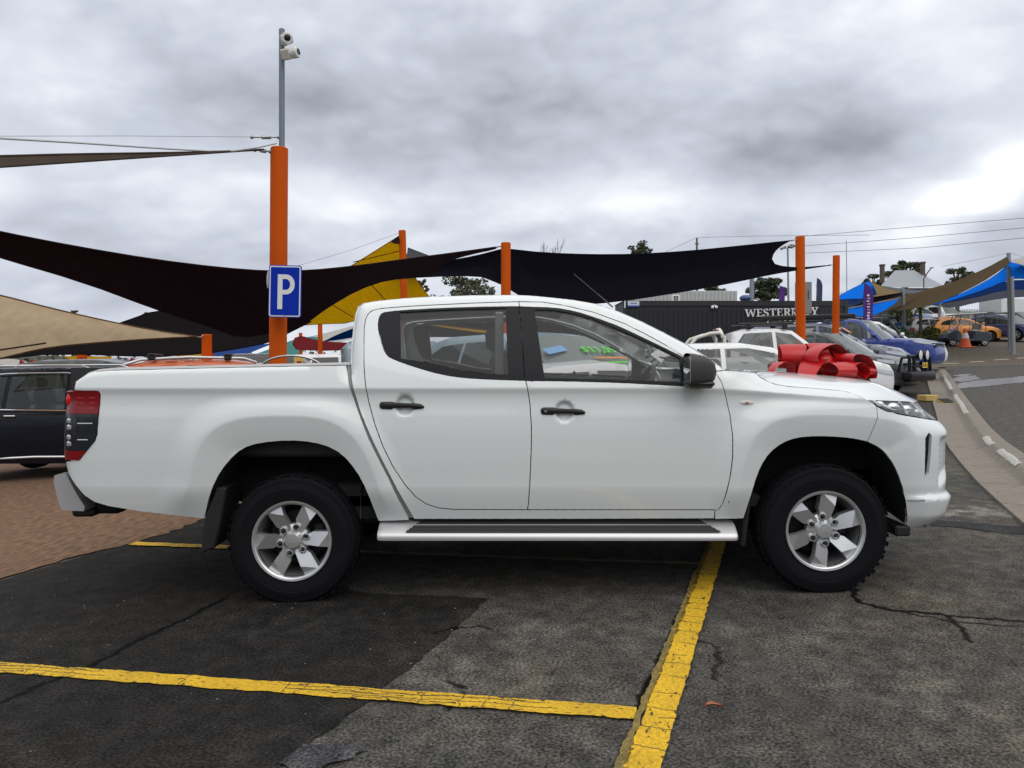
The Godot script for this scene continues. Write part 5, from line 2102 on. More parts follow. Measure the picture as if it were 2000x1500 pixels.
func car(called: String, label: String, category: String, kind: String, color: Material, at: Vector3, yaw: float, o := {}) -> Node3D:
	var root := thing(called, label, category, at, yaw, o.get("group", "cars for sale in the yard"))
	if o.has("tilt"):
		root.rotation = Vector3(0, yaw, o.tilt)
	var sh: Dictionary = SHAPES[kind]
	var step: float = o.get("step", 0.12)
	var wmax: float = sh.w
	var front: float = sh.body[sh.body.size() - 4][0]
	var rear: float = sh.body[1][0]
	var wf := func(x: float, y: float) -> float:
		var w := wmax - 0.05 * pow(clampf((y - 0.62) / 0.5, -1.0, 1.3), 2.0)
		var tf := clampf((x - (front - 0.75)) / 0.75, 0, 1.05)
		var tb := clampf(((rear + 0.5) - x) / 0.5, 0, 1.05)
		return w - 0.30 * pow(tf, 2.6) - 0.12 * pow(tb, 2.5)
	var line := ring_line(sh.body)
	# arches cut from the flank
	var poly := PackedVector2Array(line)
	var r: float = sh.r
	var cl: float = sh.clear
	poly.append(Vector2(line[line.size() - 1].x - 0.02, cl))
	for wx in [sh.wheels[1], sh.wheels[0]]:
		var R := r * 1.20
		var a0 := asin(clampf((cl - r) / R, -1, 1))
		for k in 15:
			var a := lerpf(a0, PI - a0, k / 14.0)
			poly.append(Vector2(wx + cos(a) * R, r + sin(a) * R))
	poly.append(Vector2(line[0].x + 0.05, cl))
	var body := MB.new()
	for s in [1.0, -1.0]:
		pillow(body, poly, [], line, wf, 0.09, step, s)
	var bed: Array = sh.get("bed", [])
	if bed and not o.get("closed", false):
		# leave the tray open: lay the skin in two lengths
		girdle(body, line, 0, 4, wf, 0.09, 0.0)
		girdle(body, line, 5, line.size() - 1, wf, 0.09, 0.045)
	else:
		girdle(body, line, 0, line.size() - 1, wf, 0.09, 0.035)
	obj("body", body, color, root)
	if bed and not o.get("closed", false):
		var lm := MB.new()
		lm.box(Vector3((bed[0] + bed[1]) / 2, 0.75, 0), Vector3(bed[1] - bed[0], 0.05, wmax * 1.7), 0.0)
		for s in [-1, 1]:
			lm.box(Vector3((bed[0] + bed[1]) / 2, 0.95, s * (wmax - 0.13)), Vector3(bed[1] - bed[0], 0.38, 0.03), 0.0)
		obj("bed_liner", lm, mat("bed liner"), root)
	# dark belly
	var belly := MB.new()
	belly.box(Vector3(0, cl + 0.13, 0), Vector3((front - rear) * 0.86, 0.24, wmax * 1.35), 0.03)
	obj("underbody", belly, mat("underbody black"), root)
	# cabin
	if sh.has("house"):
		var hl := ring_line(sh.house)
		var y0: float = hl[0].y
		var hw := func(x: float, y: float) -> float: return wmax - 0.075 - 0.30 * (y - y0) - 0.16 * pow(maxf(0.0, y - y0 - 0.2), 2.0)
		var wins := []
		for wn in sh.windows:
			wins.append(ring_line(wn))
		var house := MB.new()
		var open: bool = not o.get("plain", false)
		for s in [1.0, -1.0]:
			pillow(house, hl, wins if open else [], hl, hw, 0.07, step * 0.8, s)
		if open:
			var seat := MB.new()
			var x0: float = sh.windows[sh.windows.size() - 1][0][0]
			for sx in [x0 - 0.05, x0 - 1.0]:
				for sz in [-0.36, 0.36]:
					seat.box(Vector3(sx, y0 + 0.0, sz), Vector3(0.14, 0.62, 0.46), 0.05, Basis(Vector3.BACK, 0.2), 60)
					seat.box(Vector3(sx - 0.08, y0 + 0.40, sz), Vector3(0.09, 0.16, 0.24), 0.04, Basis(Vector3.BACK, 0.1), 60)
			seat.box(Vector3(x0 + 0.95, y0 - 0.05, 0), Vector3(0.4, 0.2, wmax * 1.5), 0.05, Basis(), 60)
			obj("seats", seat, mat("car seat grey", Color(0.05, 0.05, 0.052), 0.9), root)
			var fl := MB.new()
			fl.box(Vector3(0.0, y0 - 0.12, 0), Vector3((hl[hl.size() - 1].x - hl[0].x) * 0.92, 0.04, wmax * 1.7), 0.0)
			obj("cabin_floor", fl, mat("underbody black"), root)
		var n := hl.size() - 1
		for k in n:
			var pane := false
			for g in sh.glass + sh.rear_glass:
				if g[0] == k:
					pane = true
			if not pane:
				girdle(house, hl, k, k + 1, hw, 0.07, 0.02)
		obj("cabin", house, color, root)
		var gm: Material = o.get("glass", glass("tinted car glass", Color(0.03, 0.045, 0.042), 0.42) if open else mat("dark car glass"))
		for wn in wins:
			for s in [1.0, -1.0]:
				var m := MB.new()
				pillow(m, wn, [], hl, hw, 0.07, step, s, 0.006)
				obj("window", m, gm, root)
		for g in sh.glass + sh.rear_glass:
			var m := MB.new()
			girdle(m, hl, g[0], g[1], hw, 0.07, 0.04 if g in sh.glass else 0.02)
			obj("windscreen" if g in sh.glass else "rear_window", m, o.get("screen", glass("tinted windscreen", Color(0.06, 0.085, 0.08), 0.40) if open else mat("windscreen glass", Color(0.05, 0.07, 0.065), 0.04)), root)
	# lamps
	var fy: float = o.get("lamp_y", 0.80 if kind in ["ute", "suv", "van"] else 0.66)
	for s in [1.0, -1.0]:
		var m := MB.new()
		var rows := []
		for k in 7:
			var x := front - 0.52 + 0.46 * k / 6.0
			var row := []
			for j in 4:
				var yy := fy + 0.10 - 0.055 * k / 6.0 - (0.16 - 0.012 * k) * j / 3.0 * (0.35 + 0.65 * k / 6.0)
				row.append(Vector3(x + 0.012, yy, (wf.call(x, yy) + 0.012) * s))
			rows.append(row)
		m.grid(rows, false, 60.0)
		obj("headlight", m, mat("headlight clear", Color(0.55, 0.57, 0.58), 0.08, 0.5), root)
		var t := MB.new()
		rows = []
		for k in 5:
			var x := rear + 0.02 + 0.26 * k / 4.0
			rows.append([Vector3(x - 0.01, fy + 0.19, (wf.call(x, fy + 0.19) + 0.010) * s), Vector3(x - 0.01, fy - 0.06, (wf.call(x, fy) + 0.010) * s)])
		t.grid(rows, false, 60.0)
		obj("tail_light", t, mat("tail light red", Color(0.35, 0.012, 0.012), 0.12), root)
		for wx in sh.wheels:
			car_wheel(r, root, Vector3(wx, r, (wmax - 0.04) * s), s, o.get("rim", mat("alloy silver")))
		if not o.get("plain", false):
			var mm := MB.new()
			var mx: float = sh.windows[sh.windows.size() - 1][-1][0] + 0.02
			var my: float = sh.windows[0][0][1] + 0.06
			mm.ball(Vector3(mx, my, (wmax + 0.07) * s), Vector3(0.07, 0.075, 0.105), 10)
			mm.cyl(Vector3(mx, my - 0.04, (wmax - 0.10) * s), Vector3(mx, my - 0.03, (wmax + 0.03) * s), 0.025, 0.025, 6)
			obj("wing_mirror", mm, o.get("mirror", color), root)
			var hm := MB.new()
			for wn in sh.windows:
				hm.box(Vector3(wn[0][0] + 0.10 if wn != sh.windows[0] or sh.windows.size() < 3 else wn[0][0] + 0.25, y_belt(sh) - 0.13, (wf.call(wn[0][0], y_belt(sh) - 0.13) + 0.012) * s), Vector3(0.17, 0.028, 0.03), 0.01)
			obj("door_handle", hm, o.get("handle", color), root)
	# front and rear grille and bumper openings
	var gm2 := MB.new()
	var gw: float = wmax - 0.42
	for k in 3:
		gm2.box(Vector3(front - 0.015, fy - 0.02 - k * 0.055, 0), Vector3(0.06, 0.035, gw * 2), 0.008)
	gm2.box(Vector3(front - 0.03, fy - 0.32, 0), Vector3(0.08, 0.12, gw * 2.1), 0.01)
	obj("grille", gm2, mat("black plastic"), root)
	return root

func y_belt(sh: Dictionary) -> float:
	return sh.windows[0][0][1]

func plate(root: Node3D, at: Vector3, turn: float, text: String) -> void:
	var m := MB.new()
	m.box(Vector3(), Vector3(0.372, 0.134, 0.008), 0.003)
	var p := obj("number_plate", m, mat("plate yellow", Color(0.80, 0.56, 0.03), 0.4), root)
	p.position = at
	p.rotation.y = turn
	var t := lettering(text, 0.085, true, "Droid Sans", 0.004)
	var l := obj("plate_lettering", t, mat("plate black", Color(0.01, 0.01, 0.01), 0.5), p)
	l.position = Vector3(0, 0, 0.006)

func lettering(text: String, height: float, bold := false, face := "Droid Sans", depth := 0.01) -> TextMesh:
	var f := SystemFont.new()
	f.font_names = PackedStringArray([face])
	f.font_weight = 700 if bold else 400
	var t := TextMesh.new()
	t.font = f
	t.text = text
	t.font_size = 64
	t.pixel_size = height / 46.0
	t.depth = depth
	t.curve_step = 1.0
	return t

func at_px(px: float, d: float) -> Vector3:
	var p := W(px, HZ, d)
	return gp(p.x, p.z)

func other_cars() -> void:
	var navy := paint("midnight blue paint", Color(0.004, 0.0045, 0.010))
	navy.clearcoat = 0.2
	navy.metallic_specular = 0.3
	var white := paint("plain white paint", Color(0.74, 0.75, 0.76))
	# the dark wagon on the dirt, left of the tray
	var suv := car("dark_wagon", "dark navy wagon with chrome window strips on the dirt behind the ute's tail lamp", "car", "suv", navy, Vector3(-6.12, 0, -10.86), 0.04, {"step": 0.07, "handle": mat("lamp chrome")})
	suv.position.y = EYE - (946.0 - HZ) / F * 10.0
	suv.scale = Vector3.ONE * 0.93
	var chrome := mat("lamp chrome")
	var cm := MB.new()
	cm.tube([Vector3(-2.0, 1.10, 0.885), Vector3(-0.9, 1.085, 0.90), Vector3(1.0, 1.055, 0.895)], 0.011, 6)
	cm.tube([Vector3(-1.88, 1.16, 0.84), Vector3(-1.70, 1.44, 0.765), Vector3(-1.42, 1.56, 0.725), Vector3(-0.9, 1.605, 0.712), Vector3(-0.05, 1.62, 0.708), Vector3(0.30, 1.565, 0.728), Vector3(0.6, 1.36, 0.79), Vector3(1.0, 1.07, 0.875)], 0.011, 6)
	obj("chrome_strip", cm, chrome, suv)
	for s in [0.60, -0.60]:
		var rr := MB.new()
		rr.tube([Vector3(-1.7, 1.64, s), Vector3(-1.5, 1.715, s), Vector3(0.1, 1.725, s), Vector3(0.32, 1.65, s)], 0.016, 6)
		obj("roof_rail", rr, mat("alloy silver"), suv)
	var sl := MB.new()
	sl.tube([Vector3(-0.90, 0.375, 0.895), Vector3(-0.4, 0.40, 0.915), Vector3(0.85, 0.40, 0.915)], 0.018, 6)
	obj("sill_strip", sl, chrome, suv)
	# orange car with roof rails, only its roof over the tray
	var orange := paint("burnt orange paint", Color(0.55, 0.105, 0.02))
	var oc := car("orange_wagon", "orange wagon with silver roof rails half hidden behind the ute's tray", "car", "suv", orange, at_px(470, 13.0), 0.35, {"plain": true})
	oc.position.y = EYE - 0.03 - 1.69
	for s in [-0.62, 0.62]:
		var ob := MB.new()
		ob.tube([Vector3(-1.75, 1.62, s), Vector3(-1.5, 1.70, s), Vector3(-0.8, 1.74, s), Vector3(0.05, 1.72, s), Vector3(0.25, 1.65, s)], 0.024, 8)
		obj("roof_rail", ob, mat("satin silver"), oc)
	var bars := MB.new()
	for x in [-1.35, -0.20]:
		bars.box(Vector3(x, 1.785, 0), Vector3(0.08, 0.03, 1.36), 0.012)
		for s in [-0.62, 0.62]:
			bars.box(Vector3(x, 1.745, s), Vector3(0.13, 0.11, 0.07), 0.02)
	obj("roof_bar", bars, mat("black plastic"), oc)
	# white hatch behind the bonnet
	car("white_hatch", "small white hatchback directly behind the white ute's bonnet", "car", "hatch", white, gp(3.78, -11.9) + Vector3(0, 0.02, 0), 0.0, {"step": 0.08})
	# white ute with a sports bar
	var wu := car("white_bar_ute", "white dual cab ute with white sports bar and black roof racks", "pickup truck", "ute", white, gp(6.05, -17.5) + Vector3(0, -0.05, 0), -0.13, {"step": 0.09, "mirror": mat("black plastic"), "rim": mat("alloy silver")})
	var sb := MB.new()
	var tubes := mat("cream sports bar", Color(0.72, 0.69, 0.62), 0.35)
	for s in [0.70, -0.70]:
		sb.tube([Vector3(-1.08, 1.10, s), Vector3(-1.10, 1.62, s * 0.97), Vector3(-1.20, 1.715, s * 0.95), Vector3(-1.42, 1.70, s * 0.95), Vector3(-1.72, 1.60, s * 0.97), Vector3(-2.12, 1.12, s)], 0.042, 10)
	sb.tube([Vector3(-1.13, 1.60, 0.69), Vector3(-1.16, 1.74, 0.58), Vector3(-1.17, 1.80, 0.40), Vector3(-1.17, 1.80, -0.40), Vector3(-1.16, 1.74, -0.58), Vector3(-1.13, 1.60, -0.69)], 0.042, 10)
	obj("sports_bar", sb, tubes, wu)
	var bl := MB.new()
	bl.box(Vector3(-1.215, 1.80, 0), Vector3(0.05, 0.06, 0.30), 0.02)
	obj("brake_light", bl, mat("tail light red"), wu)
	var rk := MB.new()
	for s in [-0.58, 0.58]:
		rk.tube([Vector3(-0.75, 1.92, s), Vector3(0.45, 1.93, s)], 0.025, 8)
	for x in [-0.55, 0.25]:
		rk.box(Vector3(x, 1.925, 0), Vector3(0.07, 0.03, 1.3), 0.01)
		for s in [-0.62, 0.62]:
			rk.box(Vector3(x, 1.86, s), Vector3(0.12, 0.14, 0.06), 0.02)
	obj("roof_rack", rk, mat("black plastic"), wu)
	# charcoal ute with bull bar and driving lamps
	var char_ := paint("charcoal paint", Color(0.055, 0.057, 0.062))
	var cp := gp(8.75, -20.6) + Vector3(0, -0.06, 0)
	var cu := car("charcoal_ute", "charcoal four wheel drive with black bull bar, round driving lamps and a yellow number plate", "four wheel drive", "suv", char_, cp, -0.82, {"step": 0.10, "lamp_y": 0.86})
	bull_bar(cu)
	# grey blue ute with an awning on its rack
	var gb := car("slate_ute", "slate grey car with a black awning box on its roof rack", "four wheel drive", "suv", paint("slate paint", Color(0.16, 0.18, 0.24)), gp(9.6, -22.9) + Vector3(0, 0.05, 0), -0.55, {"step": 0.11})
	gb.scale = Vector3.ONE * 1.08
	var aw := MB.new()
	aw.box(Vector3(-0.3, 1.86, 0.55), Vector3(2.5, 0.13, 0.16), 0.03)
	aw.tube([Vector3(-1.6, 1.80, 0.6), Vector3(0.5, 1.80, 0.6)], 0.025, 6)
	aw.tube([Vector3(-1.6, 1.80, -0.6), Vector3(0.5, 1.80, -0.6)], 0.025, 6)
	for x in [-1.3, 0.1]:
		aw.box(Vector3(x, 1.76, 0), Vector3(0.07, 0.12, 1.3), 0.01)
	obj("awning_box", aw, mat("black plastic"), gb)
	var sg := MB.new()
	sg.quad(Vector3(0.50, 1.52, 0.35), Vector3(0.50, 1.52, -0.35), Vector3(0.72, 1.37, -0.35), Vector3(0.72, 1.37, 0.35))
	sg.flush(0.0, false)
	var sgo := obj("screen_sign", sg, mat("orange card", Color(0.8, 0.30, 0.05), 0.6), gb)
	sgo.position = Vector3(0.03, 0.05, 0)
	# bright blue ute at the kerb
	var blue := paint("bright blue paint", Color(0.006, 0.03, 0.22))
	var bu := car("blue_ute", "bright blue ute with its nose over the kerb at the end of the row", "pickup truck", "ute", blue, gp(11.6, -25.1) + Vector3(0, 0.10, 0), -0.78, {"step": 0.09, "lamp_y": 0.98})
	bu.position.y += 0.05
	var fb := MB.new()
	fb.box(Vector3(2.56, 0.92, 0), Vector3(0.14, 0.03, 1.1), 0.01)
	fb.box(Vector3(2.57, 0.985, 0), Vector3(0.14, 0.025, 1.05), 0.01)
	obj("chrome_grille", fb, mat("lamp chrome"), bu)
	# white four wheel drive with snorkel behind
	var wv := car("white_wagon_snorkel", "white four wheel drive with a black snorkel behind the slate car", "four wheel drive", "suv", white, gp(13.6, -28.2), -0.45, {"step": 0.13})
	wv.scale = Vector3.ONE * 1.12
	var sn := MB.new()
	sn.tube([Vector3(1.05, 1.0, 0.86), Vector3(0.95, 1.15, 0.86), Vector3(0.62, 1.62, 0.80), Vector3(0.62, 1.72, 0.80)], 0.045, 8)
	sn.box(Vector3(0.68, 1.76, 0.80), Vector3(0.22, 0.11, 0.12), 0.03)
	obj("snorkel", sn, mat("black plastic"), wv)
	# across the road
	var yel := paint("amber paint", Color(0.70, 0.25, 0.012))
	car("amber_hatch", "amber yellow hatchback behind the golf cart", "car", "hatch", yel, at_px(1878, 47.0), PI - 0.0, {"step": 0.14, "rim": mat("dark alloy", Color(0.06, 0.06, 0.06), 0.4, 0.6)}).rotation.y = PI + 3.05
	golf_cart(at_px(1884, 43.0))
	car("blue_wagon", "dark blue compact wagon facing out beside the amber hatchback", "car", "suv", paint("steel blue paint", Color(0.02, 0.035, 0.13)), at_px(1965, 47.0), -1.25, {"step": 0.16})
	car("black_wagon", "black wagon with white roof bars at the far right edge of the yard", "car", "suv", paint("black paint", Color(0.01, 0.01, 0.011)), at_px(1990, 53.0), -1.3, {"step": 0.18, "plain": true})
	car("grey_wagon", "grey wagon with a pale surfboard-like roof load behind the amber hatchback", "car", "suv", paint("grey paint", Color(0.08, 0.085, 0.09)), at_px(1925, 55.0), 0.2, {"step": 0.18, "plain": true})
	car("copper_hatch", "copper coloured hatchback among shrubs left of the amber hatchback", "car", "hatch", paint("copper paint", Color(0.42, 0.18, 0.08)), at_px(1852, 50.0), 0.35, {"step": 0.16, "plain": true})
	car("silver_hatch", "silver hatchback with a sloping bonnet left of the copper one", "car", "hatch", paint("silver paint", Color(0.45, 0.46, 0.48)), at_px(1812, 48.0), 0.25, {"step": 0.16, "plain": true})
	# raised row under the blue sails
	for q in [["blue_hatch", "blue hatchback on the raised deck under the tan sail", 1764, 0.02, 0.06, 0.30, -1.1, 0.0], ["white_sedan", "white sedan on the raised deck beside the palm", 1792, 0.6, 0.6, 0.62, 0.5, 0.05], ["black_hatch", "black hatchback in shade on the raised deck under the blue sail", 1725, 0.012, 0.013, 0.015, -1.0, 0.0]]:
		var p := W(q[2], 640, 56.0)
		var c := car(q[0], q[1], "car", "hatch", paint(q[0] + " paint", Color(q[3], q[4], q[5])), p, q[6], {"step": 0.18, "plain": true, "group": "cars on the raised deck"})
	var vp := W(1826, 643, 60.0)
	car("white_van", "white van beyond the palm on the raised deck", "van", "van", white, vp, -1.2, {"step": 0.2, "plain": true, "group": "cars on the raised deck"})
	# seen through the cabin
	var sil := paint("silver blue paint", Color(0.30, 0.37, 0.41))
	var su := car("silver_ute", "silver dual cab ute with a hard canopy seen through the ute's rear window", "pickup truck", "ute", sil, at_px(985, 12.2) + Vector3(0, -0.10, 0), 0.06, {"step": 0.10})
	var cn := MB.new()
	cn.box(Vector3(-1.78, 1.44, 0), Vector3(1.55, 0.58, 1.5), 0.12, Basis(), 60)
	obj("canopy", cn, sil, su)
	var lw := car("light_blue_wagon", "light blue wagon with a green price and blue sticker on its windscreen", "car", "suv", paint("ice blue paint", Color(0.28, 0.40, 0.47)), at_px(1075, 9.0) + Vector3(0, -0.03, 0), -0.95, {"step": 0.08, "screen": mat("pale screen", Color(0.14, 0.18, 0.17), 0.06)})
	screen_signs(lw)
	car("black_hatch_near", "black hatchback behind the light blue wagon, seen through the driver's window", "car", "hatch", paint("black paint"), at_px(1240, 13.0), -0.5, {"step": 0.14, "plain": true})
	car("white_sedan_near", "white sedan at the foot of the driver's window", "car", "sedan", white, at_px(1205, 7.7) + Vector3(0, -0.16, 0), 0.15, {"step": 0.1, "plain": true})
	car("red_sedan", "red sedan far behind the tray, below the dark sail", "car", "sedan", paint("red paint", Color(0.35, 0.03, 0.02)), at_px(820, 20.0), 0.1, {"step": 0.16, "plain": true})
	# tops of cars over the tray rail
	for q in [["white_roof_car", "white wagon far behind the tray, left of the cab", 668, 24.0, 0.7, 0.7, 0.7, "suv"], ["grey_roof_car", "pale grey sedan far behind the tray beside the cab", 630, 27.0, 0.4, 0.42, 0.44, "suv"], ["black_roof_car", "black sedan far behind the tray, right of the orange wagon", 560, 21.0, 0.012, 0.012, 0.014, "suv"], ["dark_roof_car", "dark green wagon behind the tray, left of the orange wagon", 225, 17.0, 0.02, 0.025, 0.022, "suv"]]:
		var p := at_px(q[2], q[3])
		car(q[0], q[1], "car", q[7], paint(q[0] + " paint", Color(q[4], q[5], q[6])), Vector3(p.x, EYE - 1.62 + (0.06 if q[2] > 400 else -0.10), p.z), 0.15, {"step": 0.16, "plain": true})

func bull_bar(root: Node3D) -> void:
	var m := MB.new()
	m.box(Vector3(2.40, 0.52, 0), Vector3(0.22, 0.26, 1.84), 0.05, Basis(), 60)
	m.box(Vector3(2.38, 1.02, 0), Vector3(0.10, 0.08, 1.5), 0.03, Basis(), 60)
	m.box(Vector3(2.42, 0.77, 0), Vector3(0.06, 0.06, 1.1), 0.02)
	for s in [-0.74, -0.42, 0.42, 0.74]:
		m.tube([Vector3(2.42, 0.55, s), Vector3(2.40, 1.03, s * 0.96)], 0.045, 8)
	for s in [-0.85, 0.85]:
		m.tube([Vector3(2.40, 1.0, s * 0.8), Vector3(2.28, 0.98, s * 1.02), Vector3(2.2, 0.62, s * 1.06)], 0.035, 8)
	obj("bull_bar", m, mat("satin black frame"), root)
	for s in [-0.24, 0.24]:
		var l := MB.new()
		l.lathe([Vector2(0.0, -0.05), Vector2(0.09, -0.04), Vector2(0.125, 0.03), Vector2(0.13, 0.05), Vector2(0.12, 0.052)], Vector3(2.46, 1.06, s), Vector3.RIGHT, 24, 30.0, false)
		var d := obj("driving_lamp", l, mat("black plastic"), root)
		var f := MB.new()
		f.lathe([Vector2(0.122, 0.050), Vector2(0.08, 0.062), Vector2(0.0, 0.068)], Vector3(2.46, 1.06, s), Vector3.RIGHT, 24, 60.0, false)
		obj("lamp_face", f, mat("driving lamp face", Color(0.72, 0.72, 0.70), 0.3), d)
	plate(root, Vector3(2.53, 0.80, 0.0), PI / 2, "CA 78 LD")

func screen_signs(root: Node3D) -> void:
	# price and sticker lie on the windscreen's slope
	var a := Vector3(0.33, 1.60, 0)
	var b := Vector3(1.17, 1.06, 0)
	var along := (b - a).normalized()
	var nn := Vector3(-along.y, along.x, 0)
	var bs := Basis(Vector3.FORWARD, -along, nn)
	var t := lettering("$11,990", 0.125, true)
	var o := obj("price_lettering", t, mat("price green", Color(0.12, 0.75, 0.05), 0.5), root)
	o.transform = Transform3D(bs, a.lerp(b, 0.30) + nn * 0.06 + Vector3(0, 0, -0.28))
	var o2 := obj("price_bar", MB.new().box(Vector3(), Vector3(0.5, 0.035, 0.004), 0.0), mat("orange card"), root)
	o2.transform = Transform3D(bs, a.lerp(b, 0.47) + nn * 0.06 + Vector3(0, 0, -0.30))
	var o3 := obj("price_underline", MB.new().box(Vector3(), Vector3(0.5, 0.03, 0.004), 0.0), mat("price green"), root)
	o3.transform = Transform3D(bs, a.lerp(b, 0.56) + nn * 0.055 + Vector3(0, 0, -0.36))
	var o4 := obj("sticker", MB.new().box(Vector3(), Vector3(0.34, 0.11, 0.004), 0.0), mat("sticker blue", Color(0.18, 0.42, 0.75), 0.5), root)
	o4.transform = Transform3D(bs * Basis(Vector3.BACK, 0.25), a.lerp(b, 0.30) + nn * 0.055 + Vector3(0, 0, 0.42))
	var wp := MB.new()
	wp.tube([b + nn * 0.05 + Vector3(-0.03, 0, 0.5), b.lerp(a, 0.10) + nn * 0.07 + Vector3(0, 0, 0.1), b.lerp(a, 0.14) + nn * 0.07 + Vector3(0, 0, -0.35)], 0.012, 6)
	obj("wiper", wp, mat("black plastic"), root)

func golf_cart(at: Vector3) -> void:
	var root := thing("golf_cart", "navy golf cart with a flat white canopy in front of the amber hatchback", "golf cart", at, 3.05)
	var navy := paint("cart navy paint", Color(0.015, 0.022, 0.045))
	var m := MB.new()
	m.prism([Vector2(-1.2, 0.35), Vector2(-1.2, 0.75), Vector2(-0.95, 0.82), Vector2(-0.3, 0.80), Vector2(-0.25, 0.42), Vector2(0.35, 0.38), Vector2(0.48, 0.80), Vector2(0.62, 0.95), Vector2(0.78, 0.92), Vector2(1.25, 0.66), Vector2(1.3, 0.45), Vector2(1.15, 0.28), Vector2(-1.1, 0.25)], Vector3(), Vector3.RIGHT, Vector3.UP, Vector3.BACK, -0.58, 0.58, 0.05)
	obj("body", m, navy, root)
	var r := MB.new()
	r.box(Vector3(-0.1, 1.86, 0), Vector3(1.75, 0.07, 1.15), 0.03, Basis(Vector3.BACK, -0.06), 60)
	obj("canopy", r, mat("canopy white", Color(0.75, 0.76, 0.76), 0.5), root)
	var f := MB.new()
	for s in [-0.52, 0.52]:
		f.tube([Vector3(0.66, 0.9, s), Vector3(0.42, 1.80, s)], 0.018, 6)
		f.tube([Vector3(-0.9, 0.8, s), Vector3(-0.85, 1.86, s)], 0.018, 6)
		f.tube([Vector3(-0.5, 0.8, s), Vector3(-0.55, 1.2, s)], 0.015, 6)
	f.tube([Vector3(0.5, 0.95, 0.25), Vector3(0.28, 1.12, 0.25)], 0.03, 8)
	obj("frame", f, mat("black plastic"), root)
	var s2 := MB.new()
	s2.box(Vector3(-0.42, 0.88, 0), Vector3(0.5, 0.13, 1.05), 0.04, Basis(), 60)
	s2.box(Vector3(-0.70, 1.12, 0), Vector3(0.12, 0.38, 1.05), 0.04, Basis(Vector3.BACK, 0.15), 60)
	obj("seat", s2, mat("seat vinyl", Color(0.45, 0.43, 0.38), 0.6), root)
	var w := MB.new()
	w.quad(Vector3(0.64, 0.95, -0.5), Vector3(0.64, 0.95, 0.5), Vector3(0.43, 1.78, 0.5), Vector3(0.43, 1.78, -0.5))
	w.flush(0.0, false)
	obj("windscreen", w, glass("cart screen", Color(0.8, 0.85, 0.85), 0.25), root)
	for x in [-0.82, 0.92]:
		for s in [1.0, -1.0]:
			car_wheel(0.23, root, Vector3(x, 0.23, 0.56 * s), s, mat("canopy white"), 0.18)

# ---------------------------------------------------------------- shade sails: traced outlines hung as real cloth in the air
func plane_through(anchors: Array) -> Array:
	# distance as 1 / (a + b px + c py), so that the cloth starts as a true plane through three corners
	var m := Basis(Vector3(1, 1, 1), Vector3(anchors[0][0], anchors[1][0], anchors[2][0]) / 1000.0, Vector3(anchors[0][1], anchors[1][1], anchors[2][1]) / 1000.0)
	var k := m.inverse() * Vector3(1.0 / anchors[0][2], 1.0 / anchors[1][2], 1.0 / anchors[2][2])
	return [k.x, k.y, k.z]

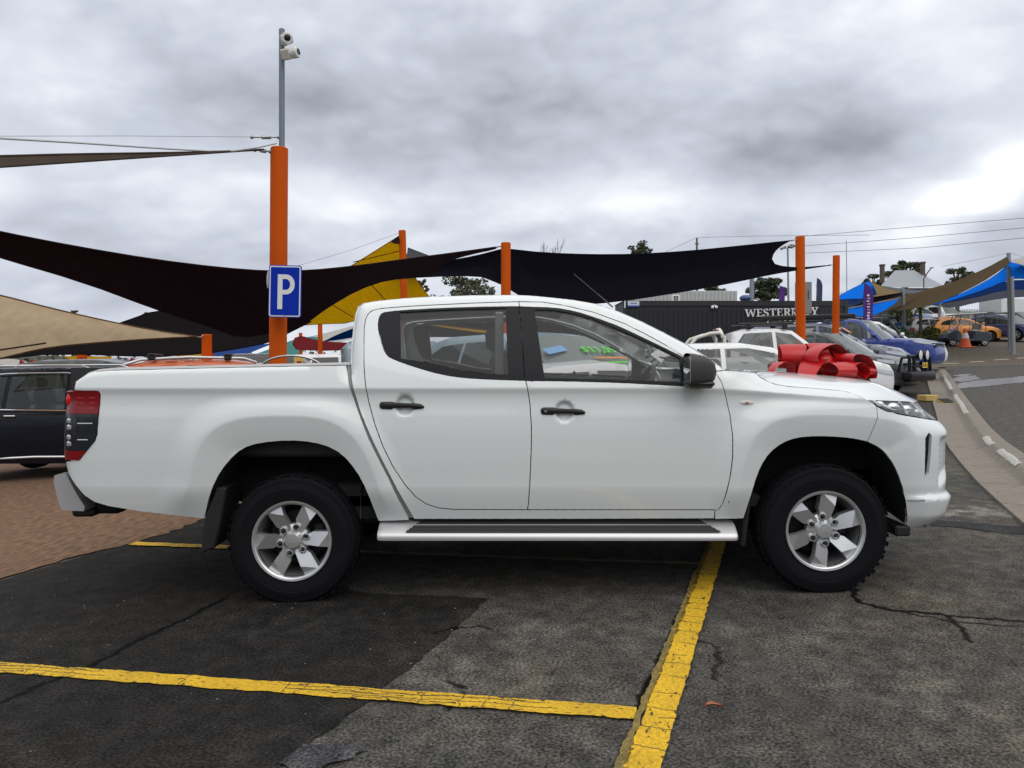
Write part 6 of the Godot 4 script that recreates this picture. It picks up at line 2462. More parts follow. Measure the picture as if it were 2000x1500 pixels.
func sail(called: String, label: String, outline: Array, anchors: Array, m: Material, sag := 0.0, smooth := 1, hem: Material = null, seams := []) -> Node3D:
	var k := plane_through(anchors)
	var poly := PackedVector2Array()
	for q in outline:
		poly.append(Vector2(q[0], q[1]))
	for s in smooth:
		# keep the sharp corners, soften the long sweeps
		var out := PackedVector2Array()
		var n := poly.size()
		for j in n:
			var a := poly[(j + n - 1) % n]
			var b := poly[j]
			var c := poly[(j + 1) % n]
			if absf((b - a).angle_to(c - b)) > 0.7:
				out.append(b)
			else:
				out.append(b.lerp(a, 0.25))
				out.append(b.lerp(c, 0.25))
		poly = out
	var at := func(q: Vector2, depth_in: float) -> Vector3:
		var w: float = k[0] + k[1] * q.x / 1000.0 + k[2] * q.y / 1000.0
		return W(q.x, q.y, clampf(1.0 / maxf(w, 0.004), 3.0, 200.0))
	var mid := Vector2()
	for q in poly:
		mid += q / poly.size()
	var size := 0.0
	for q in poly:
		size = maxf(size, q.distance_to(mid))
	var step := maxf(size / 26.0, 4.0)
	var pts := PackedVector2Array()
	var edge := PackedVector2Array()
	var near := {}
	for j in poly.size():
		var a := poly[j]
		var b := poly[(j + 1) % poly.size()]
		var s := maxi(1, int(ceil(a.distance_to(b) / step)))
		for i in s:
			edge.append(a.lerp(b, float(i) / s))
	for q in edge:
		pts.append(q)
		near[Vector2i((q / (step * 0.7)).floor())] = true
	var bx := Rect2(poly[0], Vector2())
	for q in poly:
		bx = bx.expand(q)
	var y := bx.position.y
	while y < bx.end.y:
		var x := bx.position.x
		while x < bx.end.x:
			var q := Vector2(x + 0.31, y + 0.17)
			if not near.has(Vector2i((q / (step * 0.7)).floor())) and Geometry2D.is_point_in_polygon(q, poly):
				pts.append(q)
			x += step
		y += step
	var root := thing(called, label, "shade sail", at.call(mid, 0.0), 0.0, "shade sails over the yard")
	var loop := PackedVector2Array(edge)
	loop.append(edge[0])
	var pos := PackedVector3Array()
	for q in pts:
		var p: Vector3 = at.call(q, 0.0)
		var t := minf(near_line(q / size, loop_scaled(loop, size)) * 2.0, 1.0)
		p += (p - Vector3(0, EYE, 0)).normalized() * sag * (t * (2.0 - t) + 0.05 * sin(q.x * 0.05 + q.y * 0.021) * t)
		pos.append(p - root.position)
	var tr_ := Geometry2D.triangulate_delaunay(pts)
	var mb := MB.new()
	for j in tr_.size() / 3:
		var c := (pts[tr_[j * 3]] + pts[tr_[j * 3 + 1]] + pts[tr_[j * 3 + 2]]) / 3.0
		if Geometry2D.is_point_in_polygon(c, edge):
			# pixel rows run downwards, so turn the faces one way for all
			if (pts[tr_[j * 3 + 1]] - pts[tr_[j * 3]]).cross(pts[tr_[j * 3 + 2]] - pts[tr_[j * 3]]) > 0:
				mb.tri(pos[tr_[j * 3]], pos[tr_[j * 3 + 1]], pos[tr_[j * 3 + 2]])
			else:
				mb.tri(pos[tr_[j * 3]], pos[tr_[j * 3 + 2]], pos[tr_[j * 3 + 1]])
	mb.flush(80.0, false)
	obj("cloth", mb, m, root)
	var hm := MB.new()
	var line := []
	for j in edge.size():
		line.append(pos[j])
	hm.tube(line, 0.011, 5, false, true, 80.0)
	obj("hem", hm, hem if hem else m, root)
	for sm in seams:
		var l := []
		for j in 13:
			var q := Vector2(lerpf(sm[0], sm[2], j / 12.0), lerpf(sm[1], sm[3], j / 12.0))
			var p: Vector3 = at.call(q, 0.0)
			var t := minf(near_line(q / size, loop_scaled(loop, size)) * 2.0, 1.0)
			p += (p - Vector3(0, EYE, 0)).normalized() * (sag * (t * (2.0 - t) + 0.05 * sin(q.x * 0.05 + q.y * 0.021) * t) - 0.012)
			l.append(p - root.position)
		var sb := MB.new()
		sb.tube(l, 0.012, 5)
		obj("seam", sb, mat("seam thread", Color(0.05, 0.035, 0.02), 0.9), root)
	return root

var scaled_cache := {}
func loop_scaled(l: PackedVector2Array, s: float) -> PackedVector2Array:
	var key := str(l[0], l.size(), s)
	if not scaled_cache.has(key):
		var o := PackedVector2Array()
		for q in l:
			o.append(q / s)
		scaled_cache[key] = o
	return scaled_cache[key]

func cable(root: Node, called: String, pts: Array, r: float, m: Material) -> void:
	var mb := MB.new()
	var l := []
	for p in pts:
		l.append(p - (root.position if root is Node3D and root != self else Vector3()))
	mb.tube(l, r, 5)
	obj(called, mb, m, root)

func post(label: String, px0: float, py0: float, px1: float, d: float, dia: float, m: Material, category := "post", group := "orange posts of the shade sails") -> Node3D:
	# px0, py0: its top; px1: where it would meet the ground
	var top := W(px0, py0, d)
	var foot := W(px1, HZ, d)
	foot.y = minf(rise(foot.x, foot.z), top.y - 0.5)
	var root := thing("orange_post" if group.begins_with("orange") else "steel_post", label, category, foot, 0.0, group)
	var s := MB.new()
	s.lathe([Vector2(dia / 2, -0.1), Vector2(dia / 2, (top - foot).length() - 0.008), Vector2(dia / 2 - 0.008, (top - foot).length()), Vector2(0, (top - foot).length() + 0.004)], Vector3(), (top - foot).normalized(), 28, 30.0, false)
	obj("pole", s, m, root)
	var b := MB.new()
	b.box(Vector3(0, 0.02, 0), Vector3(dia * 2, 0.03, dia * 2), 0.006)
	obj("base_plate", b, m, root)
	return root

func fitting(root: Node3D, at: Vector3, to: Vector3) -> void:
	# turnbuckle and shackle between post and sail
	var st := mat("galvanised fitting", Color(0.35, 0.36, 0.37), 0.4, 0.8)
	var m := MB.new()
	var a := at - root.position
	var b := to - root.position
	m.tube([a, b], 0.008, 6)
	m.tube([a.lerp(b, 0.3), a.lerp(b, 0.65)], 0.02, 8)
	m.ball(a, Vector3.ONE * 0.022, 8)
	m.ball(b, Vector3.ONE * 0.02, 8)
	obj("turnbuckle", m, st, root)

func sails_and_posts() -> void:
	var orange := mat("orange post paint", Color(1, 1, 1), 0.42)
	orange.albedo_color = Color(1, 1, 1)
	orange.albedo_texture = noise_tex(91, 0.006, lin(0.50, 0.075, 0.006), lin(0.62, 0.105, 0.009), 256, 4)
	orange.uv1_triplanar = true
	orange.metallic_specular = 0.15
	orange.uv1_scale = Vector3(1, 0.4, 1)
	var galv := mat("galvanised pole", Color(0.17, 0.20, 0.225), 0.5, 0.4)
	var steel := mat("grey steel post", Color(0.26, 0.29, 0.32), 0.5, 0.2)
	var wire := mat("cable grey", Color(0.22, 0.23, 0.24), 0.5, 0.5)
	var maroon := fabric("maroon black cloth", Color(0.040, 0.022, 0.028), 0.12)
	var black := fabric("blue black cloth", Color(0.017, 0.0155, 0.026), 0.06)
	var beige := fabric("beige cloth", Color(0.60, 0.45, 0.29), 1.3)
	var yellow := fabric("yellow cloth", Color(0.78, 0.43, 0.005), 1.0)
	var grey := fabric("charcoal grey cloth", Color(0.075, 0.078, 0.085))
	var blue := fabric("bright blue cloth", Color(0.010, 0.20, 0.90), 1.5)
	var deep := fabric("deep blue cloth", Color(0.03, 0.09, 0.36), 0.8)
	var tan_ := fabric("tan cloth", Color(0.34, 0.25, 0.14), 1.2)
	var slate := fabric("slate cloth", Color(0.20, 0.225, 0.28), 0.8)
	var teal := fabric("teal cloth", Color(0.10, 0.36, 0.33), 0.8)
	var cream := fabric("cream cloth", Color(0.62, 0.60, 0.54), 0.6)
	var red := fabric("dark red cloth", Color(0.16, 0.010, 0.014), 0.4)
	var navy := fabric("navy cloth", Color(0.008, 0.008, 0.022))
	var brown := fabric("brown cloth", Color(0.10, 0.075, 0.06), 0.4)
	# ---- the tall post with cameras and the parking sign
	var p1 := post("tall orange post carrying the parking sign and camera pole behind the tray", 545.5, 289, 541, 7.4, 0.172, orange)
	var pipe := MB.new()
	var t0 := W(550.5, 300, 7.4)
	var t1 := W(550.5, 58, 7.4)
	pipe.cyl(t0 - p1.position, t1 - p1.position, 0.0285, 0.0285, 16)
	pipe.ball(t1 - p1.position, Vector3(0.028, 0.014, 0.028), 12)
	obj("camera_pole", pipe, galv, p1)
	cameras(t1)
	parking_sign()
	# upper left: a brown sail's thin edge and its cables
	sail("brown_sail", "thin brown sail edge running to the tall orange post at upper left", [[-60, 306], [0, 305], [150, 301], [300, 299], [420, 296.5], [500, 293], [515, 292], [400, 299.5], [240, 310], [120, 318], [0, 326], [-60, 329]], [[-60, 315, 5.5], [515, 292, 7.3], [0, 326, 5.6]], brown, 0.0)
	cable(p1, "stay_cable", [W(-40, 268, 5.2), W(150, 279, 5.9), W(330, 291, 6.6), W(440, 297, 7.0), W(505, 288, 7.2), W(540, 280, 7.36)], 0.0085, mat("pale cable sheath", Color(0.42, 0.43, 0.44), 0.5))
	cable(p1, "guy_wire", [W(-40, 266, 6.0), W(250, 265.5, 6.6), W(546, 268, 7.4)], 0.0022, wire)
	cable(p1, "guy_wire", [W(400, 299, 7.0), W(500, 293, 7.25), W(528, 296, 7.36)], 0.005, wire)
	fitting(p1, W(528, 296, 7.36), W(498, 293, 7.25))
	fitting(p1, W(545, 268, 7.4), W(492, 268, 7.3))
	# ---- other orange posts
	post("short orange stub post with a torn top behind the beige sail's tip", 404, 653, 404, 12.6, 0.165, orange)
	var p2 := post("orange post behind the cab roof between two black sails", 988, 474, 988, 13.0, 0.172, orange)
	post("orange post holding the yellow sail behind the cab", 785.5, 450, 796, 17.0, 0.165, orange)
	var p4 := post("orange post in front of the container office wall", 1562.5, 462, 1565, 17.6, 0.218, orange)
	var p5 := post("orange post at the right end of the container office", 1633.5, 499, 1631, 21.0, 0.19, orange)
	post("thin orange post left of the cab beside the yellow sail", 625, 628, 627, 26.0, 0.16, orange)
	post("far orange post in front of the dark red sail", 587, 650, 588, 30.0, 0.14, orange)
	post("far orange post with white lettering banner over the dark wagon", 160, 690, 160, 22.0, 0.27, orange)
	# ---- the big dark sails
	sail("maroon_sail", "huge maroon black sail sweeping from the left edge to the parking sign", [[-90, 432], [0, 453], [150, 482], [300, 507], [430, 523], [525, 530], [600, 529], [700, 519], [800, 505], [900, 492], [972, 482], [966, 486.5], [920, 496], [868, 511], [840, 539], [760, 545], [700, 565], [640, 600], [600, 630], [560, 650], [520, 652], [470, 660], [415, 640], [360, 622], [307, 605], [160, 550], [0, 503], [-90, 474]], [[-90, 450, 8.0], [975, 484, 13.0], [470, 660, 12.0]], maroon, 0.25)
	sail("lower_maroon_sail", "lower maroon black sail under the beige one, above the tray", [[240, 629], [307, 605], [420, 600], [560, 615], [608, 628], [560, 652], [530, 668], [470, 680], [405, 690], [300, 697], [110, 690], [0, 701], [-60, 706], [-60, 690], [150, 660]], [[240, 629, 15.0], [608, 628, 14.5], [405, 690, 13.6]], fabric("deep maroon cloth", Color(0.0065, 0.0042, 0.005)), 0.3)
	sail("beige_sail", "beige sail reaching from the left edge to a stub post", [[-80, 560], [0, 576], [100, 602], [200, 625], [300, 645], [385, 657], [300, 661], [200, 668], [100, 677], [40, 690], [0, 700], [-80, 716]], [[-80, 560, 8.6], [385, 657, 12.4], [-80, 716, 9.6]], beige, 0.2, 1, null, [[-70, 694, 90, 670]])
	var hook := thing("sail_hook", "steel hook between the beige sail's tip and the stub post", "hook", W(392, 657, 12.4))
	cable(hook, "hook_cable", [W(384, 657, 12.4), W(390, 659, 12.45), W(397, 655, 12.5)], 0.012, wire)
	sail("yellow_sail", "golden yellow sail behind the dark one, left of the cab roof", [[778, 462], [730, 492], [680, 523], [640, 545], [600, 600], [562, 638], [620, 633], [690, 631], [760, 600], [837, 578], [820, 556], [806, 535], [795, 500], [786, 480]], [[778, 462, 16.8], [562, 638, 22.0], [837, 578, 19.0]], yellow, 0.3, 1, null, [[637, 588, 690, 620], [715, 545, 762, 596], [690, 512, 790, 488]])
	sail("yellow_sail_tip", "black reinforced tip of the yellow sail at its post", [[778.5, 461], [764, 472], [770, 475], [780, 476]], [[778.5, 461, 16.7], [764, 472, 16.7], [780, 476, 16.7]], maroon, 0.0, 0)
	cable(self, "sail_stay_wire", [W(582, 519, 15.0), W(690, 487, 16.0), W(779, 455, 16.9)], 0.004, wire)
	tag(get_node("sail_stay_wire"), "thin stay wire climbing to the yellow sail's post", "wire")
	sail("grey_sail", "small grey sail beside the yellow one, behind the post", [[797, 484], [820, 493], [852, 505], [820, 515], [760, 530], [748, 520], [785, 505], [796, 495]], [[797, 484, 19.5], [852, 505, 18.0], [748, 520, 18.5]], grey, 0.1)
	sail("black_sail_left", "black sail reaching left from the middle orange post", [[979, 487], [930, 500], [868, 511], [800, 520], [740, 535], [760, 546], [835, 540], [935, 538], [960, 547], [981, 556]], [[979, 487, 13.0], [740, 535, 14.0], [981, 556, 13.2]], black, 0.15)
	sail("black_sail", "broad black sail between the middle post and the office posts", [[996, 487], [1060, 494], [1150, 497.5], [1240, 497], [1340, 491], [1430, 482], [1543, 470], [1525, 480], [1511, 493], [1507, 506], [1513, 516], [1530, 521], [1565, 523], [1622, 518], [1560, 527], [1510, 535], [1440, 550], [1380, 562], [1300, 575], [1215, 588], [1100, 598], [1020, 580], [985, 558], [982, 520]], [[996, 487, 13.0], [1543, 470, 17.0], [1215, 588, 15.0]], black, 0.3)
	fitting(p4, W(1554, 468, 17.5), W(1540, 471, 17.1))
	fitting(p5, W(1627, 517, 21.0), W(1612, 519, 20.6))
	cable(p2, "sail_corner_cable", [W(978, 481, 12.95), W(968, 483, 12.9)], 0.012, wire)
	# ---- small bright sails far behind the tray
	sail("teal_sail", "teal sail far behind the tray, right of the tall post", [[480, 698], [525, 683], [560, 668], [600, 657], [630, 660], [600, 672], [590, 690], [520, 702]], [[480, 698, 34.0], [630, 660, 36.0], [520, 702, 32.0]], teal, 0.2)
	sail("violet_sail", "violet blue sail far behind the tray, left of the tall post", [[385, 697], [430, 682], [520, 672], [535, 670], [500, 684], [460, 701], [400, 702]], [[385, 697, 38.0], [535, 670, 40.0], [460, 701, 36.0]], deep, 0.2)
	sail("white_blue_sail", "white sail edge over a bright blue one, left of the cab", [[570, 668], [600, 659], [640, 650], [692, 636], [692, 660], [650, 672], [600, 676]], [[570, 668, 40.0], [692, 636, 42.0], [650, 672, 38.0]], cream, 0.2)
	sail("far_blue_sail", "small bright blue sail left of the cab above the dark red one", [[632, 667], [660, 653], [694, 640], [694, 658], [660, 664]], [[632, 667, 36.0], [694, 640, 36.5], [694, 658, 35.0]], blue, 0.1)
	sail("dark_red_sail", "dark red sail left of the cab, low over the far cars", [[571, 672], [576, 660], [590, 656], [606, 662], [640, 668], [694, 670], [694, 682], [640, 685], [600, 684], [578, 682]], [[571, 672, 27.0], [694, 670, 29.0], [600, 684, 26.5]], red, 0.1)
	sail("olive_sail", "small mustard sail under the dark one above the orange wagon", [[345, 695], [400, 688], [408, 692], [390, 697], [360, 700]], [[345, 695, 26.0], [408, 692, 26.0], [360, 700, 25.0]], yellow, 0.0)
	sail("cream_sail_left", "cream sail end at the far left above the dark wagon", [[-40, 698], [10, 700], [40, 703], [70, 714], [105, 720], [60, 718], [0, 712], [-40, 709]], [[-40, 698, 24.0], [105, 720, 26.0], [0, 712, 23.0]], cream, 0.0)
	sail("yellow_strip_sail", "yellow strip of sail above the dark wagon's roof", [[125, 696], [218, 697], [214, 704], [170, 706], [135, 702]], [[125, 696, 25.0], [218, 697, 26.0], [135, 702, 24.0]], yellow, 0.0)
	sail("cabin_view_yellow_sail", "yellow sail seen through the ute's rear window", [[825, 633], [868, 626], [915, 628], [962, 651], [940, 650], [880, 641]], [[825, 633, 24.0], [962, 651, 21.0], [880, 641, 22.0]], yellow, 0.0)
	sail("cabin_view_grey_sail", "grey sail filling the upper part of the ute's windows", [[715, 600], [1010, 590], [1180, 604], [1230, 640], [1200, 650], [1120, 652], [1010, 652], [880, 660], [720, 652]], [[715, 600, 25.0], [1180, 604, 26.0], [880, 660, 32.0]], grey, 0.2)
	# ---- the blue and tan sails on the right
	sail("left_blue_sail", "bright blue sail beside the purple banner, right of the office", [[1640, 577], [1665, 563], [1696, 549], [1706, 558], [1712, 575], [1690, 583], [1640, 586]], [[1640, 577, 44.0], [1696, 549, 42.0], [1690, 583, 46.0]], blue, 0.2)
	sail("left_tan_sail", "tan sail behind the purple banner", [[1697, 549], [1730, 562], [1765, 571], [1730, 577], [1704, 580]], [[1697, 549, 43.0], [1765, 571, 46.0], [1704, 580, 47.0]], tan_, 0.1)
	sail("slate_sail", "slate sail below the hipped roof", [[1718, 558], [1760, 564], [1800, 568], [1812, 561], [1795, 572], [1764, 574]], [[1718, 558, 47.0], [1812, 561, 48.0], [1764, 574, 46.0]], slate, 0.1)
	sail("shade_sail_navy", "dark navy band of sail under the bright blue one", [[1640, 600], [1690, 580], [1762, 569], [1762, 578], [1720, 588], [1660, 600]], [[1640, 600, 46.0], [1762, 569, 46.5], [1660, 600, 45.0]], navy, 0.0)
	sail("lower_blue_sail", "lower bright blue sail above the raised deck", [[1655, 604], [1700, 595], [1757, 584], [1745, 596], [1725, 608], [1700, 617], [1655, 618]], [[1655, 604, 47.0], [1757, 584, 48.0], [1700, 617, 50.0]], blue, 0.2)
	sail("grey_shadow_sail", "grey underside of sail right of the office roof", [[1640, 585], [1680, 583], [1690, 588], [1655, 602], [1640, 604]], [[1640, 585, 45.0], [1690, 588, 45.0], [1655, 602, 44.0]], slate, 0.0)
	sail("tan_sail", "large tan sail sweeping up to the tall grey post at right", [[1722, 610], [1745, 596], [1768, 572], [1815, 564], [1850, 555], [1890, 540], [1930, 522], [1966, 502], [1972, 514], [1950, 530], [1915, 553], [1860, 580], [1825, 594], [1780, 604]], [[1722, 610, 52.0], [1966, 502, 40.0], [1815, 564, 50.0]], tan_, 0.3)
	sail("right_blue_sail", "bright blue sail hung from the tall grey post at right", [[1814, 597], [1870, 577], [1925, 550], [1955, 530], [1972, 511], [1985, 515], [2030, 526], [2030, 548], [1985, 543], [1960, 550], [1930, 563], [1880, 580], [1840, 592]], [[1814, 597, 50.0], [1972, 511, 39.0], [2030, 548, 38.0]], blue, 0.3)
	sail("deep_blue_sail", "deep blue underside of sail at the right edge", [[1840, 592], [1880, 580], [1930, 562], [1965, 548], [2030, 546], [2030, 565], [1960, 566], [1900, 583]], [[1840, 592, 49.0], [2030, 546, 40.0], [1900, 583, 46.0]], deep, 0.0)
	sail("right_slate_sail", "slate blue sail below the deep blue one over the far cars", [[1820, 596], [1880, 586], [1930, 572], [1968, 566], [2030, 564], [2030, 578], [1960, 582], [1900, 592], [1862, 602]], [[1820, 596, 51.0], [2030, 564, 46.0], [1862, 602, 50.0]], slate, 0.0)
	sail("cream_peak_sail", "pale cream sail peak right of the tall grey post", [[1976, 508], [2000, 503], [2030, 498], [2030, 524], [2000, 522]], [[1976, 508, 40.0], [2030, 498, 40.0], [2000, 522, 38.0]], cream, 0.0)
	var gp1 := post("tall grey steel post at the peak of the tan sail", 1970, 494, 1973, 39.5, 0.20, steel, "post", "grey steel posts")
	post("grey steel post in front of the dark blue wagon at right", 1975.5, 541, 1979, 36.0, 0.20, steel, "post", "grey steel posts")
	post("grey steel post between the tan sails", 1763.5, 562, 1766, 46.0, 0.22, steel, "post", "grey steel posts")
	post("grey steel post left of the purple banner", 1689, 574, 1692, 44.0, 0.17, steel, "post", "grey steel posts")
	post("grey steel post behind the palm and the parked hatchbacks", 1835, 595, 1836, 50.0, 0.19, steel, "post", "grey steel posts")
	cable(gp1, "sail_stay", [W(1968, 494, 39.5), W(1920, 505, 39.0), W(1840, 520, 40.0)], 0.008, wire)
	cable(gp1, "sail_stay", [W(1972, 494, 39.5), W(2000, 502, 39.0), W(2040, 512, 39.0)], 0.008, wire)

func cameras(top: Vector3) -> void:
	var shell := mat("camera housing", Color(0.60, 0.57, 0.49), 0.5)
	var pale := mat("camera white", Color(0.72, 0.72, 0.70), 0.4)
	var lens := mat("camera lens", Color(0.01, 0.01, 0.011), 0.1)
	for q in [[560, 76, Vector3(0.35, -0.28, 0.9), "white security camera facing out at the top of the pole"], [568, 104, Vector3(0.85, 0.05, 0.25), "white security camera turned sideways just below the top one"]]:
		var c := W(q[0], q[1], 7.3)
		var root := thing("security_camera", q[3], "security camera", c, 0.0, "cameras on the pole")
		var ax: Vector3 = q[2].normalized()
		var s := ax.cross(Vector3.UP).normalized()
		var b := Basis(s, s.cross(ax) * -1.0, ax).orthonormalized()
		var m := MB.new()
		m.box(-ax * 0.035, Vector3(0.105, 0.105, 0.10), 0.012, b * Basis(Vector3.BACK, 0.5))
		obj("housing", m, shell, root)
		var h := MB.new()
		h.lathe([Vector2(0.052, 0.0), Vector2(0.056, 0.03), Vector2(0.056, 0.075), Vector2(0.050, 0.085), Vector2(0.032, 0.086)], Vector3(), ax, 24, 30.0, false)
		obj("hood", h, pale, root)
		var l := MB.new()
		l.lathe([Vector2(0.034, 0.084), Vector2(0.026, 0.080), Vector2(0.0, 0.088)], Vector3(), ax, 20, 30.0, false)
		obj("lens", l, lens, root)
		var br := MB.new()
		var pole := Vector3(top.x, c.y - 0.02, top.z)
		br.tube([-ax * 0.06, (pole - c) * 0.6, pole - c], 0.018, 8)
		obj("bracket", br, shell, root)

func parking_sign() -> void:
	var c := W(556.5, 569, 7.15)
	var root := thing("parking_sign", "blue parking sign with a white letter and white border on the tall orange post", "sign", c, 0.0)
	root.rotation = Vector3(0, 0.06, -0.018)
	var w := 0.312
	var h := 0.505
	var rr := func(hw: float, hh: float, r: float) -> Array:
		var p := []
		for k in 4:
			var cx := (hw - r) * (1 if k == 0 or k == 3 else -1)
			var cy := (hh - r) * (1 if k < 2 else -1)
			for j in 6:
				var a := PI / 2 * k + PI / 2 * j / 5.0
				p.append(Vector2(cx + cos(a) * r, cy + sin(a) * r))
		return p
	var bl := mat("sign blue", Color(0.004, 0.028, 0.36), 0.5)
	bl.metallic_specular = 0.2
	var wh := mat("sign white", Color(0.68, 0.69, 0.69), 0.45)
	var a := MB.new()
	a.prism(rr.call(w / 2, h / 2, 0.022), Vector3(), Vector3.RIGHT, Vector3.UP, Vector3.BACK, -0.012, 0.0, 0.002)
	obj("panel", a, bl, root)
	var b := MB.new()
	b.prism(rr.call(w / 2 - 0.008, h / 2 - 0.008, 0.018), Vector3(), Vector3.RIGHT, Vector3.UP, Vector3.BACK, 0.0, 0.002)
	obj("border", b, wh, root)
	var f := MB.new()
	f.prism(rr.call(w / 2 - 0.020, h / 2 - 0.020, 0.012), Vector3(), Vector3.RIGHT, Vector3.UP, Vector3.BACK, 0.002, 0.004)
	obj("face", f, bl, root)
	# the letter: a bar and a bowl
	var l := MB.new()
	l.box(Vector3(-0.045, -0.005, 0.006), Vector3(0.046, 0.335, 0.004), 0.0)
	var bowl := []
	var out := []
	var inn := []
	out.append(Vector2(-0.022, 0.1625))
	inn.append(Vector2(-0.022, 0.1185))
	for k in 15:
		var t := PI / 2 - PI * k / 14.0
		out.append(Vector2(0.012 + cos(t) * 0.082, 0.066 + sin(t) * 0.0965))
		inn.append(Vector2(0.010 + cos(t) * 0.040, 0.066 + sin(t) * 0.0525))
	out.append(Vector2(-0.022, -0.0305))
	inn.append(Vector2(-0.022, 0.0135))
	for k in out.size() - 1:
		l.quad(Vector3(out[k].x, out[k].y, 0.008), Vector3(out[k + 1].x, out[k + 1].y, 0.008), Vector3(inn[k + 1].x, inn[k + 1].y, 0.008), Vector3(inn[k].x, inn[k].y, 0.008))
	l.flush(0.0, false)
	obj("letter", l, wh, root)
	var sc := MB.new()
	for y in [0.225, -0.232]:
		sc.ball(Vector3(0.0, y, 0.004), Vector3(0.006, 0.006, 0.004), 8)
	obj("screw", sc, mat("rusty screw", Color(0.18, 0.09, 0.05), 0.6), root)
	var clip := MB.new()
	clip.box(Vector3(-0.06, 0.02, -0.05), Vector3(0.03, 0.4, 0.07), 0.005)
	clip.ball(Vector3(-0.165, 0.11, -0.02), Vector3(0.018, 0.09, 0.012), 10)
	obj("clamp", clip, mat("sign back grey", Color(0.45, 0.44, 0.42), 0.5), root)

# ---------------------------------------------------------------- the container office
func office() -> void:
	var d := 29.0
	var a := W(1218, 590, d)
	var b := W(1655, 586, d)
	var len := b.x - a.x
	var y0 := rise((a.x + b.x) / 2, -d)
	var root := thing("container_office", "long black container office with white lettering behind the row of utes", "building", Vector3((a.x + b.x) / 2, y0, -d - 1.2))
	var h := a.y - y0 + 0.02
	var navy := mat("office black", Color(0.0085, 0.0088, 0.014), 0.55)
	# ribbed steel wall: every second rib stands proud
	var core := MB.new()
	core.box(Vector3(0, h / 2, 0), Vector3(len, h, 2.4), 0.02)
	obj("shell", core, navy, root)
	var n := int(len / 0.19)
	for k in n:
		var m := MB.new()
		m.box(Vector3(-len / 2 + (k + 0.5) * len / n, (h - 0.30) / 2 + 0.06, 1.212), Vector3(0.10, h - 0.42, 0.03), 0.012)
		obj("wall_rib", m, navy, root)
	var tr_ := MB.new()
	tr_.box(Vector3(0, h - 0.09, 1.215), Vector3(len + 0.04, 0.18, 0.05), 0.01)
	tr_.box(Vector3(0, h + 0.015, 0), Vector3(len + 0.06, 0.03, 2.48), 0.008)
	obj("top_rail", tr_, mat("office rail", Color(0.014, 0.014, 0.018), 0.5), root)
	for x in [-len / 2 + 0.05, len / 2 - 0.05]:
		var m := MB.new()
		m.box(Vector3(x, h / 2, 1.22), Vector3(0.14, h, 0.06), 0.01)
		obj("corner_post", m, mat("office rail"), root)
	var face := -d + 0.035
	var white := mat("letter white", Color(0.66, 0.66, 0.64), 0.6)
	for q in [["WESTERN", 1507.5, 610.5, 0.30], ["CITY", 1573, 608, 0.30], ["AUTO'S", 1535, 625, 0.30]]:
		var t := lettering(q[0], q[3], true, "Droid Serif", 0.02)
		var o := obj("lettering", t, white, root)
		var p := W(q[1], q[2], d - 0.045)
		o.position = Vector3(p.x - root.position.x, p.y - root.position.y, 1.252)
		o.rotation.z = 0.025
	# twin flood lamps, a small sign at the left end
	var fl := MB.new()
	for x in [1391.5, 1399]:
		var p := W(x, 600, d - 0.1) - root.position
		fl.ball(Vector3(p.x, p.y, 1.30), Vector3(0.065, 0.07, 0.07), 10)
		fl.cyl(Vector3(p.x, p.y + 0.02, 1.28), Vector3((W(1395, 600, d).x - root.position.x), p.y + 0.1, 1.23), 0.012, 0.012, 6)
	obj("flood_lamp", fl, mat("canopy white"), root)
	var sp := W(1237, 594, d) - root.position
	var sm := MB.new()
	sm.box(Vector3(sp.x, sp.y, 1.25), Vector3(0.45, 0.22, 0.02), 0.004)
	var sg := obj("notice", sm, mat("notice white", Color(0.6, 0.62, 0.66), 0.5), root)
	var s2 := MB.new()
	s2.box(Vector3(sp.x, sp.y - 0.08, 1.263), Vector3(0.45, 0.06, 0.006), 0.0)
	s2.box(Vector3(sp.x, sp.y + 0.03, 1.263), Vector3(0.26, 0.03, 0.006), 0.0)
	obj("notice_print", s2, mat("notice blue", Color(0.03, 0.09, 0.36), 0.5), sg)
	var s3 := MB.new()
	s3.box(Vector3(sp.x - 0.34, sp.y + 0.02, 1.25), Vector3(0.05, 0.34, 0.03), 0.004)
	obj("notice_post", s3, mat("canopy white"), root)
	# grey cabinet behind the post
	var cab := W(1569, 582, d - 2.5)
	var cr := thing("grey_cabinet", "tall grey metal cabinet on the wall behind the orange post", "cabinet", Vector3(cab.x, W(0, 613, d - 2.5).y, cab.z), 0.1)
	var cm := MB.new()
	cm.box(Vector3(0, 0.57, 0), Vector3(0.52, 1.14, 0.25), 0.015)
	obj("case", cm, mat("cabinet grey", Color(0.22, 0.21, 0.20), 0.5), cr)
	var hm := MB.new()
	hm.box(Vector3(0.12, 0.68, 0.13), Vector3(0.03, 0.3, 0.02), 0.005)
	obj("handle", hm, mat("black plastic"), cr)
	var leg := MB.new()
	leg.box(Vector3(0, -0.62, 0), Vector3(0.1, 1.3, 0.1), 0.01)
	obj("stand", leg, mat("cabinet grey"), cr)
	# the pale ribbed shed behind, its air conditioner, a blue vent
	var sh0 := W(1240, 590, 38.0)
	var sh1 := W(1440, 566, 38.0)
	var shed := thing("pale_shed", "pale ribbed metal shed roofline behind the black office", "building", Vector3((sh0.x + sh1.x) / 2, rise(sh0.x, -38.0), -40.0))
	var body := MB.new()
	var hh := W(1440, 568, 38.0).y - shed.position.y
	body.box(Vector3(0, hh / 2, 0), Vector3(sh1.x - sh0.x, hh, 4.0), 0.02)
	obj("wall", body, mat("shed pale", Color(0.46, 0.47, 0.46), 0.6), shed)
